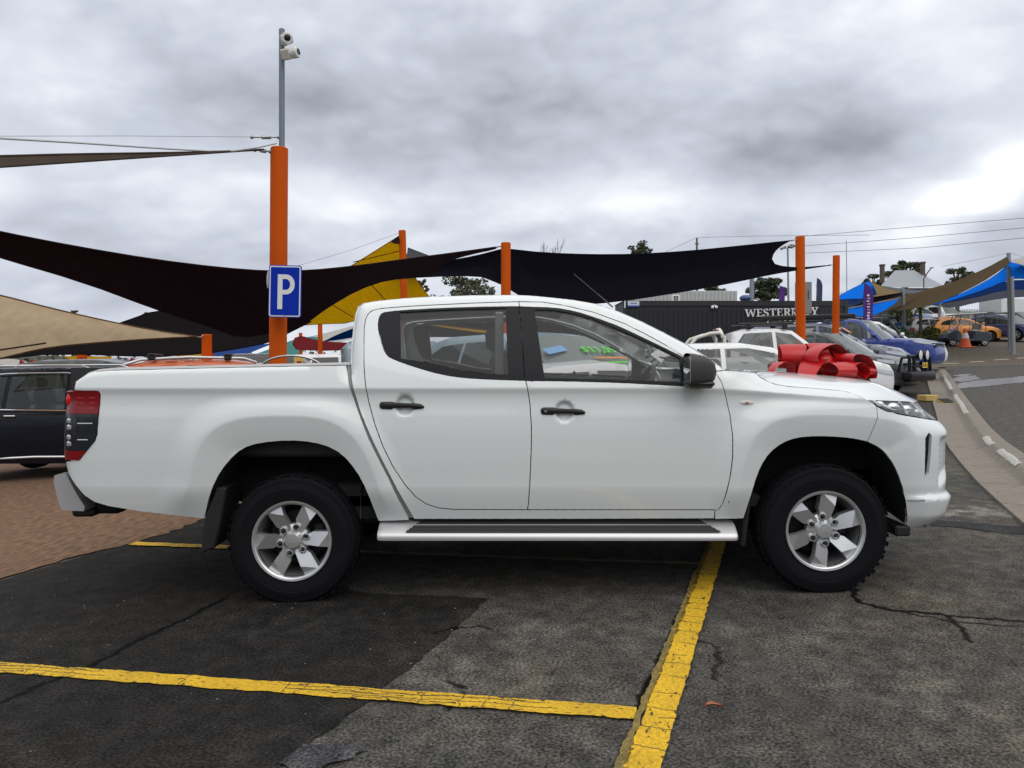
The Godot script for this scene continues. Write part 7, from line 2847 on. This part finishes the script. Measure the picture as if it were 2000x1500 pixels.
	for k in 26:
		var rb := MB.new()
		rb.box(Vector3((sh0.x - sh1.x) / 2 + (k + 0.5) * (sh1.x - sh0.x) / 26.0, hh - 0.4, 2.02), Vector3(0.09, 0.8, 0.035), 0.01)
		obj("wall_rib", rb, mat("shed pale"), shed)
	var ac := thing("air_conditioner", "white air conditioner with a black square grille on the office roof", "air conditioner", Vector3(W(1319, 585, 30.0).x, root.position.y + h + 0.03, -30.0))
	var am := MB.new()
	am.box(Vector3(0, 0.15, 0), Vector3(0.30, 0.32, 0.28), 0.015)
	obj("case", am, mat("canopy white"), ac)
	var ag := MB.new()
	for i in 2:
		for j in 3:
			ag.box(Vector3(-0.055 + i * 0.10, 0.06 + j * 0.085, 0.142), Vector3(0.075, 0.065, 0.012), 0.0)
	obj("grille", ag, mat("black plastic"), ac)
	var vt := thing("roof_vent", "round blue roof vent above the office", "vent", Vector3(W(1444, 577, 31.0).x, root.position.y + h + 0.03, -30.2))
	var vm := MB.new()
	vm.ball(Vector3(0, 0.20, 0), Vector3(0.24, 0.14, 0.24), 16)
	vm.cyl(Vector3(0, 0, 0), Vector3(0, 0.2, 0), 0.13, 0.13, 16)
	obj("turbine", vm, mat("vent blue", Color(0.05, 0.10, 0.20), 0.5), vt)
	# a steel column standing behind the office
	post("grey steel column behind the office, left of its lettering", 1468.5, 541, 1468, 33.0, 0.20, mat("grey steel post"), "post", "grey steel posts")

# ---------------------------------------------------------------- far things
func leaf_cloud(mb: MB, rng: RandomNumberGenerator, c: Vector3, r: Vector3, count: int, size: float) -> void:
	for k in count:
		var d := Vector3(rng.randf_range(-1, 1), rng.randf_range(-1, 1), rng.randf_range(-1, 1))
		if d.length() > 1.0:
			d = d.normalized() * rng.randf_range(0.6, 1.0)
		var p := c + d * r
		var a := Vector3(rng.randf_range(-1, 1), rng.randf_range(-0.6, 0.6), rng.randf_range(-1, 1)).normalized() * size * rng.randf_range(0.6, 1.3)
		var b := a.cross(Vector3(rng.randf_range(-1, 1), rng.randf_range(-1, 1), rng.randf_range(-1, 1))).normalized() * size * rng.randf_range(0.3, 0.6)
		var nn := a.cross(b).normalized()
		if nn.y < 0: nn = -nn
		mb.tint = Color(1, 1, 1) * rng.randf_range(0.55, 1.35)
		var i0 := mb.vert(p - a, nn)
		var i1 := mb.vert(p + b, nn)
		var i2 := mb.vert(p + a, nn)
		var i3 := mb.vert(p - b, nn)
		mb.face(i0, i1, i2)
		mb.face(i0, i2, i3)

func gum_tree(label: String, px: float, py_top: float, py_low: float, width: float, d: float, seed_: int, density := 1.0) -> void:
	var rng := RandomNumberGenerator.new()
	rng.seed = seed_
	var m := d / F
	var foot := at_px(px, d)
	var root := thing("gum_tree", label, "tree", foot, 0.0, "trees beyond the yard")
	var top := W(px, py_top, d).y - foot.y
	var low := W(px, py_low, d).y - foot.y
	var wid := width * m / 2.0
	var bark := mat("gum bark", Color(0.13, 0.10, 0.08), 0.9)
	var leaf := mat("gum leaf", Color(0.082, 0.095, 0.048), 0.7)
	leaf.vertex_color_use_as_albedo = true
	var tk := MB.new()
	tk.tube([Vector3(0, -0.2, 0), Vector3(0.1, low * 0.6, 0), Vector3(-0.1, low, 0.1), Vector3(0.05, lerpf(low, top, 0.5), 0)], [0.28, 0.22, 0.18, 0.08], 8)
	var cr := MB.new()
	var clumps := int(20 * density)
	for k in clumps:
		var a := rng.randf() * TAU
		var t := rng.randf()
		var y := lerpf(low, top, 0.12 + 0.80 * t)
		var rad := wid * sqrt(maxf(0.05, 1.0 - pow(t * 1.5 - 0.55, 2.0))) * rng.randf_range(0.3, 0.95)
		var c := Vector3(cos(a) * rad, y, sin(a) * rad * 0.8)
		var r := wid * rng.randf_range(0.16, 0.32)
		c.y = minf(c.y, top - r * 0.55)
		tk.tube([Vector3(0, lerpf(low, y, 0.3) - 0.3, 0), c * Vector3(0.5, 1, 0.5) - Vector3(0, r * 0.4, 0), c], [0.09, 0.05, 0.02], 5)
		leaf_cloud(cr, rng, c, Vector3(r, r * 0.62, r), int(95 * density), clampf(d * 0.0022, 0.07, 0.25))
	obj("trunk", tk, bark, root)
	var co := obj("crown", cr, leaf, root)
	co.set_meta("kind", "stuff")

func bare_tree(label: String, px: float, py_top: float, width: float, d: float, seed_: int) -> void:
	var rng := RandomNumberGenerator.new()
	rng.seed = seed_
	var foot := at_px(px, d)
	var root := thing("bare_tree", label, "tree", foot, 0.0, "trees beyond the yard")
	var h := W(px, py_top, d).y - foot.y
	var tk := MB.new()
	branch(tk, rng, Vector3(), Vector3.UP, h * 0.42, 0.16, 0, width * d / F / h)
	obj("branches", tk, mat("bare twig", Color(0.17, 0.14, 0.12), 0.9), root)

func branch(mb: MB, rng: RandomNumberGenerator, a: Vector3, dir: Vector3, l: float, r: float, depth: int, spread: float) -> void:
	var b := a + dir * l
	mb.tube([a, (a + b) / 2 + Vector3(rng.randf_range(-1, 1), 0, rng.randf_range(-1, 1)) * l * 0.05, b], [r, r * 0.8, r * 0.6], 4 if depth > 1 else 6, false)
	if depth >= 5:
		return
	for k in (4 if depth < 2 else 3):
		var d := (dir + Vector3(rng.randf_range(-1, 1) * spread * 1.3, rng.randf_range(-0.1, 0.6), rng.randf_range(-1, 1) * spread * 1.3)).normalized()
		branch(mb, rng, a.lerp(b, rng.randf_range(0.55, 1.0)), d, l * rng.randf_range(0.5, 0.68), r * 0.52, depth + 1, spread)

func far_things() -> void:
	# low dark scrub closing the yard at the back
	var rng := RandomNumberGenerator.new()
	rng.seed = 301
	var scrub := MB.new()
	for k in 210:
		var px := -700.0 + 3400.0 * k / 210.0 + rng.randf_range(-10, 10)
		var d := rng.randf_range(70, 95)
		var g := at_px(px, d)
		var hh := rng.randf_range(1.8, 3.6)
		if px > 1640: hh *= 0.8
		leaf_cloud(scrub, rng, g + Vector3(0, hh * 0.5, 0), Vector3(2.4, hh * 0.6, 2.0), 46, 0.36)
	var lm := mat("gum leaf", Color(0.082, 0.095, 0.048), 0.7)
	lm.vertex_color_use_as_albedo = true
	var so := obj("scrub", scrub, lm)
	tag(so, "dark band of scrub along the back of the yard", "scrub", "", "stuff")
	var bank := MB.new()
	var rows := []
	for k in 40:
		var x := -130.0 + 260.0 * k / 39.0
		rows.append([gp(x, -96.0, -0.5), gp(x, -98.0, 1.8 + 0.5 * sin(k * 1.3)), gp(x, -112.0, 2.4 + 0.6 * sin(k * 0.9))])
	bank.grid(rows, false, 60.0)
	struct("earth_bank", bank, mat("bank earth", Color(0.035, 0.038, 0.022), 0.95))
	# trees and a dark shed on the near side of the yard, mirrored in paint and glass
	var near := MB.new()
	for k in 60:
		var x := -34.0 + 68.0 * k / 59.0
		var hh := rng.randf_range(3.2, 6.2)
		leaf_cloud(near, rng, Vector3(x + rng.randf_range(-0.6, 0.6), rise(x, 20.0) + hh * 0.5, rng.randf_range(17.5, 23.0)), Vector3(1.7, hh * 0.55, 1.7), 130, 0.34)
	var no := obj("tree_belt", near, lm)
	tag(no, "belt of dark trees on the near side of the yard, behind the camera", "trees", "", "stuff")
	gum_tree("wide gum tree crown behind the cab roof between yellow and black sails", 905, 538, 610, 150, 58.0, 11, 1.7)
	gum_tree("gum tree rising over the black sail right of the middle post", 1245, 471, 520, 62, 70.0, 12, 0.8)
	gum_tree("dark gum tree behind the office, left of the tall orange post", 1497, 537, 590, 78, 62.0, 13, 1.6)
	gum_tree("low gum tree over the pale shed", 1395, 558, 585, 55, 66.0, 14, 0.8)
	gum_tree("gum tree crown behind the hipped roof and its chimneys", 1768, 508, 560, 78, 80.0, 15, 1.4)
	gum_tree("thin gum tree left of the hipped roof's chimney", 1706, 535, 570, 50, 82.0, 16, 0.8)
	gum_tree("spreading gum tree behind the tan sail at right", 1868, 516, 560, 62, 78.0, 17, 0.8)
	gum_tree("small dark tree tip over the beige sail", 146, 603, 640, 18, 60.0, 18, 0.5)
	gum_tree("small dark tree behind the tip of the yellow sail", 822, 541, 600, 30, 60.0, 19, 0.7)
	gum_tree("far gum tree peeping over the lower maroon sail", 288, 607, 630, 24, 80.0, 20, 0.5)
	bare_tree("leafless tree above the black sail right of the middle post", 1078, 458, 62, 66.0, 31)
	bare_tree("leafless tree above the beige sail at left", 108, 578, 62, 62.0, 32)
	bare_tree("leafless tree behind the far end of the office roof", 1655, 562, 40, 70.0, 33)
	bare_tree("leafless tree between the hipped roof and the tan sail", 1842, 538, 30, 75.0, 34)
	# hipped roof with two chimneys
	var d := 60.0
	var hr := thing("hipped_house", "house with a pale grey hipped roof and two brick chimneys behind the blue sails", "house", at_px(1775, d))
	var R := func(px: float, py: float, back: float) -> Vector3: return W(px, py, d + back) - hr.position
	var rm := MB.new()
	var e0: Vector3 = R.call(1718, 561, 0)
	var e1: Vector3 = R.call(1845, 561, 0)
	var r0: Vector3 = R.call(1748, 528, 4.0)
	var r1: Vector3 = R.call(1785, 528, 4.0)
	var b0: Vector3 = R.call(1722, 556, 8.0)
	var b1: Vector3 = R.call(1840, 556, 8.0)
	rm.quad(e0, e1, r1, r0)
	rm.quad(b1, b0, r0, r1)
	rm.tri(e0, r0, b0)
	rm.tri(e1, b1, r1)
	rm.flush(0.0, false)
	obj("roof", rm, mat("pale roof", Color(0.25, 0.275, 0.30), 0.6), hr)
	var wl := MB.new()
	wl.box(Vector3((e0.x + e1.x) / 2, e0.y - 1.6, -4.0), Vector3((e1.x - e0.x) * 0.92, 3.2, 6.5), 0.0)
	obj("wall", wl, mat("house wall", Color(0.35, 0.30, 0.24), 0.8), hr)
	for q in [[1723, 518, 0], [1802, 513, 0.4]]:
		var c := MB.new()
		var t: Vector3 = R.call(q[0], q[1], 3.0)
		var br := mat("chimney brick", Color(0.10, 0.075, 0.06), 0.9)
		c.box(Vector3(t.x, t.y - 0.75, t.z), Vector3(0.30, 1.5, 0.30), 0.01)
		c.box(Vector3(t.x, t.y, t.z), Vector3(0.38, 0.14, 0.38), 0.01)
		obj("chimney", c, br, hr)
	# masts, power pole, wires
	var lamp := mat("grey steel post")
	var fm := thing("flood_light_mast", "thin mast with twin flood lights left of the tall office post", "light mast", at_px(1541, 50.0))
	var fo := MB.new()
	var ft := W(1538.5, 485, 50.0) - fm.position
	fo.cyl(Vector3(0, 0, 0), ft, 0.09, 0.06, 8)
	fo.tube([ft + Vector3(-0.35, -0.02, 0), ft + Vector3(0.3, 0.06, 0)], 0.03, 6)
	obj("pole", fo, lamp, fm)
	for q in [[-0.3, 0.03, 0.5], [0.18, 0.10, -0.25], [0.32, 0.18, -0.25]]:
		var lb := MB.new()
		lb.box(ft + Vector3(q[0], q[1], 0), Vector3(0.34, 0.14, 0.3), 0.02, Basis(Vector3.BACK, q[2]))
		obj("flood_light", lb, mat("cabinet grey"), fm)
	var pp := thing("power_pole", "far power pole rising over the black sail", "power pole", at_px(1362, 90.0))
	var po := MB.new()
	var pt := W(1361, 465, 90.0) - pp.position
	po.cyl(Vector3(), pt, 0.16, 0.11, 8)
	po.box(pt - Vector3(0, 0.7, 0), Vector3(0.5, 0.12, 0.12), 0.0)
	obj("pole", po, mat("pole timber", Color(0.10, 0.085, 0.075), 0.9), pp)
	var fp := thing("flag_mast", "thin pale mast standing right of the office", "mast", at_px(1655, 60.0))
	var fpm := MB.new()
	fpm.cyl(Vector3(), W(1653, 470, 60.0) - fp.position, 0.05, 0.035, 8)
	obj("pole", fpm, mat("mast pale", Color(0.42, 0.44, 0.46), 0.5), fp)
	var sl := thing("street_lamp", "small curved street lamp beside the hipped roof's chimney", "street lamp", at_px(1807, 58.0))
	var slm := MB.new()
	slm.tube([Vector3(), W(1804, 545, 58.0) - sl.position, W(1812, 532, 58.0) - sl.position, W(1819, 523, 58.0) - sl.position], 0.045, 6)
	slm.box(W(1820, 523, 58.0) - sl.position, Vector3(0.25, 0.06, 0.12), 0.0)
	obj("pole", slm, mat("pole timber"), sl)
	var wm := mat("overhead wire", Color(0.12, 0.125, 0.13), 0.6)
	for q in [["topmost overhead wire crossing the sky at right", [[1560, 462, 70.0], [1800, 442, 62.0], [2100, 418, 55.0]]], ["upper power line over the blue sails", [[1560, 481, 70.0], [1780, 465, 62.0], [2100, 436, 55.0]]], ["lower power line over the blue sails", [[1560, 495, 70.0], [1800, 484, 62.0], [2100, 455, 55.0]]], ["thin wire just above the lower power line", [[1300, 492, 92.0], [1361, 464, 90.0], [1480, 461, 85.0], [1700, 459, 75.0]]]]:
		var pts := []
		for p in q[1]:
			pts.append(W(p[0], p[1], p[2]))
		var o := thing("overhead_wire", q[0], "wire", pts[0], 0.0, "overhead wires")
		cable(o, "strand", pts, 0.020, wm)
	# feather banners
	banner("tall purple feather banner with white marks beside the blue sails", 1698, 553, 628, 40.0, 18, mat("purple cloth", Color(0.075, 0.015, 0.20), 0.8), "marks")
	banner("dark blue feather banner above the office roof", 1603, 543, 590, 42.0, 11, mat("dark blue cloth", Color(0.03, 0.045, 0.10), 0.8), "")
	banner("small purple banner tip beside the flood light mast", 1530, 558, 590, 45.0, 11, mat("purple cloth"), "")
	banner("red banner with a white letter above the dark wagon", 72, 703, 740, 20.0, 24, mat("red cloth", Color(0.42, 0.016, 0.02), 0.8), "S")
	banner("red banner end left of the lettered one", 47, 703, 740, 21.0, 12, mat("red cloth"), "")
	banner("red banner with white letters on the far orange post", 165, 697, 740, 21.6, 9, mat("red cloth"), "E")
	banner("small red pennant over the tray left of the orange wagon", 263, 698, 730, 23.0, 10, mat("red cloth"), "")
	banner("small red banner beside the stub post", 418, 683, 730, 18.0, 8, mat("red cloth"), "E")
	# fence and white wall under the right sails
	var fn := thing("green_fence", "green picket fence behind the far cars under the right sails", "fence", at_px(1905, 66.0))
	var fx0: float = W(1825, HZ, 66.0).x
	var fx1: float = W(1965, HZ, 66.0).x
	var fy0 := W(0, 640, 66.0).y
	var fy1 := W(0, 604, 66.0).y
	for k in 44:
		var x := lerpf(fx0, fx1, k / 43.0)
		var mbp := MB.new()
		mbp.box(Vector3(x - fn.position.x, (fy0 + fy1) / 2 - fn.position.y, 0), Vector3(0.05, fy1 - fy0, 0.03), 0.0)
		obj("picket", mbp, mat("fence green", Color(0.10, 0.16, 0.07), 0.7), fn)
	var rl := MB.new()
	for y in [fy0 + 0.2, fy1 - 0.2]:
		rl.box(Vector3((fx0 + fx1) / 2 - fn.position.x, y - fn.position.y, -0.03), Vector3(fx1 - fx0, 0.06, 0.03), 0.0)
	rl.box(Vector3((fx0 + fx1) / 2 - fn.position.x, (fy0 - fn.position.y) / 2, -0.1), Vector3(fx1 - fx0, fy0 - fn.position.y, 0.15), 0.0)
	obj("rail", rl, mat("fence green"), fn)
	var hedge := MB.new()
	for k in 26:
		leaf_cloud(hedge, rng, Vector3(lerpf(fx0, fx1, k / 25.0), lerpf(fy0, fy1, 0.35), -68.5), Vector3(0.9, 0.9, 0.7), 90, 0.16)
	var hg := obj("hedge", hedge, mat("hedge leaf", Color(0.10, 0.15, 0.035), 0.8))
	mats["hedge leaf"].vertex_color_use_as_albedo = true
	tag(hg, "bright green hedge behind the picket fence", "hedge", "", "stuff")
	var ww := thing("white_wall", "plain white shed wall behind the grey posts at the right edge", "building", at_px(1990, 62.0))
	var wwm := MB.new()
	var a := W(1956, 583, 62.0) - ww.position
	wwm.box(Vector3(a.x + 2.4, a.y / 2, -1.5), Vector3(4.8, a.y, 3.0), 0.02)
	obj("wall", wwm, mat("wall white", Color(0.70, 0.71, 0.72), 0.7), ww)
	# the raised deck under the blue sails
	var dk := thing("raised_deck", "raised deck edge with parked cars under the blue and tan sails", "deck", at_px(1740, 55.0))
	var dm := MB.new()
	var da := W(1640, 641, 54.0) - dk.position
	var db := W(1850, 644, 54.0) - dk.position
	dm.box(Vector3((da.x + db.x) / 2, da.y / 2 - 0.05, -4.0), Vector3(db.x - da.x, da.y, 11.0), 0.02)
	obj("slab", dm, mat("deck grey", Color(0.10, 0.10, 0.10), 0.85), dk)
	var rlm := MB.new()
	for k in 12:
		var x := lerpf(da.x, db.x, k / 11.0)
		rlm.cyl(Vector3(x, da.y - 0.05, 1.4), Vector3(x, da.y + 0.75, 1.4), 0.025, 0.025, 6)
	rlm.cyl(Vector3(da.x, da.y + 0.75, 1.4), Vector3(db.x, da.y + 0.75, 1.4), 0.03, 0.03, 6)
	obj("railing", rlm, mat("grey steel post"), dk)
	# yucca palm and shrubs
	var yc := thing("yucca_palm", "spiky yucca palm on a thin trunk in front of the raised deck", "palm", at_px(1795, 45.0))
	var ym := MB.new()
	var crown := W(1798, 607, 45.0) - yc.position
	ym.tube([Vector3(0, 0, 0), crown * 0.5 + Vector3(0.05, 0, 0), crown], [0.12, 0.10, 0.09], 8)
	obj("trunk", ym, mat("gum bark"), yc)
	var yl := MB.new()
	for k in 70:
		var az := rng.randf() * TAU
		var el := rng.randf_range(-0.5, 1.4)
		var dir := Vector3(cos(az) * cos(el), sin(el), sin(az) * cos(el))
		var L := rng.randf_range(0.6, 0.95)
		var side := dir.cross(Vector3.UP).normalized() * 0.035
		var tip := crown + dir * L + Vector3(0, -0.12 * L, 0)
		yl.tri(crown + side, tip, crown - side)
		yl.flush(0.0, false)
	obj("leaf", yl, mat("yucca leaf", Color(0.13, 0.20, 0.06), 0.6), yc).set_meta("kind", "stuff")
	for q in [[1770, 665, 44.0, 0.9, 1.3], [1745, 655, 45.0, 0.8, 1.2], [1815, 655, 46.0, 0.7, 1.0], [1760, 610, 52.0, 0.9, 1.0]]:
		var p := W(q[0], q[1], q[2])
		var sr := thing("shrub", "leafy green shrub %s" % ["with pale flowers behind the blue ute's bonnet", "low between the parked cars by the yucca", "right of the yucca's trunk", "on the raised deck under the tan sail"][[1770, 1745, 1815, 1760].find(q[0])], "shrub", Vector3(p.x, p.y - q[4] * 0.5, p.z), 0.0)
		var sm := MB.new()
		leaf_cloud(sm, rng, Vector3(0, q[4] * 0.5, 0), Vector3(q[3], q[4] * 0.6, q[3]), 420, 0.13)
		var fo2 := obj("foliage", sm, mat("hedge leaf"), sr)
		fo2.set_meta("kind", "stuff")
		var st := MB.new()
		st.cyl(Vector3(0, -1.0, 0), Vector3(0, q[4] * 0.4, 0), 0.04, 0.03, 6)
		obj("stem", st, mat("gum bark"), sr)

func banner(label: String, px: float, py0: float, py1: float, d: float, width: float, m: Material, text: String) -> void:
	var a := W(px, py0, d)
	var b := W(px - 3, py1, d)
	var foot := gp(b.x, b.z)
	foot.y = minf(foot.y, b.y - 0.2)
	var root := thing("feather_banner", label, "banner", foot, 0.0, "feather banners")
	var h := a.y - b.y
	var w := width * d / F
	var rows := []
	for k in 15:
		var t := k / 14.0
		var lean := 0.10 * w * sin(t * 2.2)
		var ww := w * (1.0 if t < 0.6 else sqrt(maxf(0.02, 1.0 - pow((t - 0.6) / 0.4, 2.0))))
		var y := b.y - foot.y + h * t
		var row := []
		for j in 5:
			var s := j / 4.0
			row.append(Vector3(-w / 2 + lean + ww * s, y, 0.03 * w * sin(t * 7.0 + s * 2.0)))
		rows.append(row)
	var mb := MB.new()
	mb.grid(rows, false, 80.0)
	obj("cloth", mb, m, root)
	var p := MB.new()
	p.tube([Vector3(-w / 2, 0, 0), Vector3(-w / 2, b.y - foot.y + h * 0.6, 0), Vector3(-w * 0.35, b.y - foot.y + h * 0.98, 0)], 0.014, 6)
	obj("pole", p, mat("black plastic"), root)
	var wm := mat("letter white")
	if text == "marks":
		var lm := MB.new()
		var rng := RandomNumberGenerator.new()
		rng.seed = 5
		for k in 9:
			lm.box(Vector3(rng.randf_range(-0.04, 0.06) * w, b.y - foot.y + h * (0.08 + 0.075 * k), 0.05), Vector3(w * 0.28, h * rng.randf_range(0.015, 0.05), 0.006), 0.0)
		obj("lettering", lm, wm, root)
	elif text:
		var o := obj("lettering", lettering(text, w * 0.75, true, "Droid Sans", 0.01), wm, root)
		o.position = Vector3(0, b.y - foot.y + h * 0.62, 0.06)

# ---------------------------------------------------------------- small things
func small_things() -> void:
	bow()
	# traffic cone
	var c := on_ground(1885, 679)
	var cone := thing("traffic_cone", "orange traffic cone with a white band in front of the golf cart", "traffic cone", c)
	var s := c.distance_to(Vector3(0, EYE, 0)) / F * 38.0
	var m := MB.new()
	m.lathe([Vector2(0.30, 0.05), Vector2(0.22, 0.35), Vector2(0.188, 0.50), Vector2(0.118, 0.78), Vector2(0.07, 1.0), Vector2(0.0, 1.0)], Vector3(), Vector3.UP, 20, 30.0, false)
	m.box(Vector3(0, 0.03, 0), Vector3(0.74, 0.06, 0.74), 0.02)
	var co := obj("cone", m, mat("cone orange", Color(0.62, 0.10, 0.03), 0.6), cone)
	var b := MB.new()
	b.lathe([Vector2(0.192, 0.50), Vector2(0.122, 0.78)], Vector3(), Vector3.UP, 20, 30.0, false)
	obj("white_band", b, mat("band white", Color(0.6, 0.6, 0.62), 0.5), cone)
	cone.scale = Vector3.ONE * s * 0.82
	# yellow timber block and the striped ramp in the gutter
	var yb := on_ground(1812, 783)
	var blk := thing("yellow_block", "yellow painted timber block on the ground beside the kerb", "block", yb, 0.2)
	var bm := MB.new()
	bm.box(Vector3(0, 0.07, 0), Vector3(0.34, 0.14, 0.30), 0.012)
	var ym := mat("block yellow", Color(1, 1, 1), 0.8)
	ym.albedo_color = Color(1, 1, 1)
	ym.albedo_texture = noise_tex(55, 0.02, lin(0.40, 0.27, 0.08), lin(0.62, 0.45, 0.16), 128, 4)
	ym.uv1_triplanar = true
	obj("timber", bm, ym, blk)
	var rp := on_ground(1848, 788)
	var ramp := thing("kerb_ramp", "small black and yellow ribbed ramp lying in the gutter", "ramp", rp, 0.25)
	var rb := MB.new()
	rb.prism([Vector2(-0.12, 0.0), Vector2(0.12, 0.0), Vector2(0.12, 0.10), Vector2(-0.10, 0.015)], Vector3(), Vector3.FORWARD, Vector3.UP, Vector3.RIGHT, -0.16, 0.16, 0.004)
	obj("base", rb, mat("block yellow"), ramp)
	for k in 8:
		var st := MB.new()
		st.box(Vector3(-0.14 + 0.04 * k, 0.066, 0.0), Vector3(0.018, 0.012, 0.23), 0.0, Basis(Vector3.RIGHT, 0.37))
		obj("black_rib", st, mat("black plastic"), ramp)
	# trolley jack by the bull bar
	var jp := on_ground(1772, 748)
	var jack := thing("trolley_jack", "red trolley jack with a black handle on the ground beside the bull bar", "jack", jp, 0.4)
	var jm := MB.new()
	jm.box(Vector3(0, 0.09, 0), Vector3(0.55, 0.10, 0.22), 0.02)
	jm.box(Vector3(0.16, 0.16, 0), Vector3(0.26, 0.06, 0.10), 0.01, Basis(Vector3.BACK, 0.3))
	obj("frame", jm, mat("jack red", Color(0.30, 0.02, 0.02), 0.4), jack)
	var jh := MB.new()
	jh.tube([Vector3(0.22, 0.14, 0), Vector3(0.42, 0.45, 0), Vector3(0.45, 0.85, 0)], 0.018, 8)
	for x in [-0.2, 0.22]:
		jh.cyl(Vector3(x, 0.05, -0.13), Vector3(x, 0.05, 0.13), 0.05, 0.05, 10)
	obj("handle", jh, mat("black plastic"), jack)
	# trestle under the blue ute's nose
	var tp := on_ground(1800, 727)
	var ts := thing("yellow_stand", "small yellow steel stand under the blue ute's nose", "stand", tp)
	var tm := MB.new()
	for q in [-0.16, 0.16]:
		tm.tube([Vector3(q - 0.1, 0, 0.1), Vector3(q, 0.34, 0)], 0.018, 6)
		tm.tube([Vector3(q + 0.1, 0, 0.1), Vector3(q, 0.34, 0)], 0.018, 6)
		tm.tube([Vector3(q, 0, -0.15), Vector3(q, 0.34, 0)], 0.018, 6)
	tm.tube([Vector3(-0.2, 0.34, 0), Vector3(0.2, 0.34, 0)], 0.022, 6)
	obj("frame", tm, mat("stand yellow", Color(0.55, 0.42, 0.12), 0.6), ts)
	# fallen leaf
	var lp := on_ground(1394, 1386)
	var lf := thing("fallen_leaf", "single curled brown leaf on the bitumen right of the yellow line", "leaf", lp + Vector3(0, 0.012, 0), 0.3)
	var rows := []
	for k in 9:
		var t := k / 8.0
		var w := 0.014 * sin(PI * clampf(t * 1.02, 0, 1)) + 0.001
		rows.append([Vector3(-0.04 + 0.08 * t, 0.010 + 0.006 * sin(t * 5), -w), Vector3(-0.04 + 0.08 * t, 0.002 + 0.006 * sin(t * 5), 0), Vector3(-0.04 + 0.08 * t, 0.012 + 0.006 * sin(t * 5), w)])
	var lm := MB.new()
	lm.grid(rows, false, 60.0)
	obj("blade", lm, mat("leaf brown", Color(0.30, 0.095, 0.04), 0.7), lf)
	# bright chips of stone on the bitumen
	var rng := RandomNumberGenerator.new()
	rng.seed = 404
	var grit := MB.new()
	for k in 420:
		var x := rng.randf_range(-3.2, 3.6)
		var z := rng.randf_range(-7.0, -1.9)
		var r := rng.randf_range(0.002, 0.0055)
		grit.ball(gp(x, z, 0.008 + r * 0.2), Vector3(r * rng.randf_range(0.8, 1.6), r * 0.7, r), 4)
	var go := obj("loose_grit", grit, mat("grit", Color(0.20, 0.185, 0.165), 0.8))
	tag(go, "loose grit scattered over the bitumen", "grit", "", "stuff")
	# little yellow sign and clutter seen over the tray rail
	var ys := thing("yellow_notice", "small yellow and red notice left of the cab, over the tray", "sign", W(583, 716, 20.0), 0.2)
	var ysm := MB.new()
	ysm.box(Vector3(0, 0.12, 0), Vector3(0.24, 0.34, 0.02), 0.0)
	ysm.cyl(Vector3(0, -1.5, 0), Vector3(0, 0.1, 0), 0.02, 0.02, 6)
	obj("panel", ysm, mat("notice yellow", Color(0.70, 0.52, 0.12), 0.6), ys)
	var ysr := MB.new()
	ysr.box(Vector3(0.02, 0.09, 0.014), Vector3(0.12, 0.12, 0.008), 0.0)
	obj("print", ysr, mat("red cloth"), ys)

func bow() -> void:
	var red := mat("red ribbon", Color(0.45, 0.002, 0.005), 0.40)
	red.clearcoat_enabled = true
	red.clearcoat = 0.15
	red.clearcoat_roughness = 0.15
	red.backlight_enabled = true
	red.backlight = Color(0.1, 0.1, 0.1)
	var base := Vector3(2.10, 1.212, TZ + 0.05)
	var root := thing("red_bow", "big glossy red gift bow on the white ute's bonnet", "bow", base, 0.0)
	# every loop is a broad ribbon bent round on itself: centre, axis the ribbon is wide along, half length, half height, width, tilt
	var loops := [
		[-0.17, 0.155, -0.06, 0.95, 0.30, 0.085, 0.085, 0.19, 0.0], [0.02, 0.130, 0.03, 0.50, 0.86, 0.165, 0.115, 0.14, -0.15], [0.215, 0.085, 0.02, 0.62, 0.78, 0.165, 0.080, 0.17, -0.42], [0.055, 0.062, 0.17, 0.98, -0.15, 0.085, 0.058, 0.17, 0.0],
		[-0.285, 0.062, 0.03, 0.28, 0.96, 0.085, 0.058, 0.10, 0.2], [-0.10, 0.062, 0.10, 0.75, 0.66, 0.145, 0.055, 0.15, 0.42], [0.10, 0.150, -0.12, 0.90, -0.42, 0.115, 0.090, 0.17, 0.0], [-0.06, 0.10, -0.16, 0.85, 0.5, 0.13, 0.085, 0.16, 0.0],
		[0.16, 0.062, 0.12, 0.70, 0.71, 0.13, 0.056, 0.13, -0.1], [0.27, 0.055, -0.06, 0.80, -0.6, 0.12, 0.055, 0.14, 0.0], [-0.20, 0.07, -0.08, 0.5, -0.86, 0.13, 0.065, 0.12, 0.15], [-0.02, 0.185, -0.02, 0.97, 0.2, 0.075, 0.062, 0.15, 0.0],
	]
	for l in loops:
		var c := Vector3(l[0], l[1], l[2])
		var ax := Vector3(l[3], 0, l[4]).normalized()
		var e1 := Vector3.UP.cross(ax).normalized()
		var tb := Basis(ax, l[8])
		var mb := MB.new()
		var rows := []
		for k in 33:
			var a := TAU * k / 32.0
			var r := Vector2(cos(a), sin(a))
			# pinched towards the knot
			var pinch := 1.0 - 0.25 * maxf(0.0, -r.x)
			var row := []
			for j in 7:
				var s := (j / 6.0 - 0.5) * 2.0
				var bow_ := 1.0 - 0.05 * s * s
				var p: Vector3 = e1 * r.x * l[5] * bow_ + Vector3.UP * r.y * l[6] * pinch * bow_
				p = tb * p + ax * s * l[7] * 0.5 * (1.0 - 0.22 * maxf(0.0, -r.x))
				p += c
				p.y = maxf(p.y, 0.006)
				row.append(p)
			rows.append(row)
		mb.grid(rows, false, 70.0)
		obj("ribbon_loop", mb, red, root)
	var knot := MB.new()
	knot.ball(Vector3(0, 0.10, 0), Vector3(0.09, 0.09, 0.09), 14)
	obj("knot", knot, red, root)
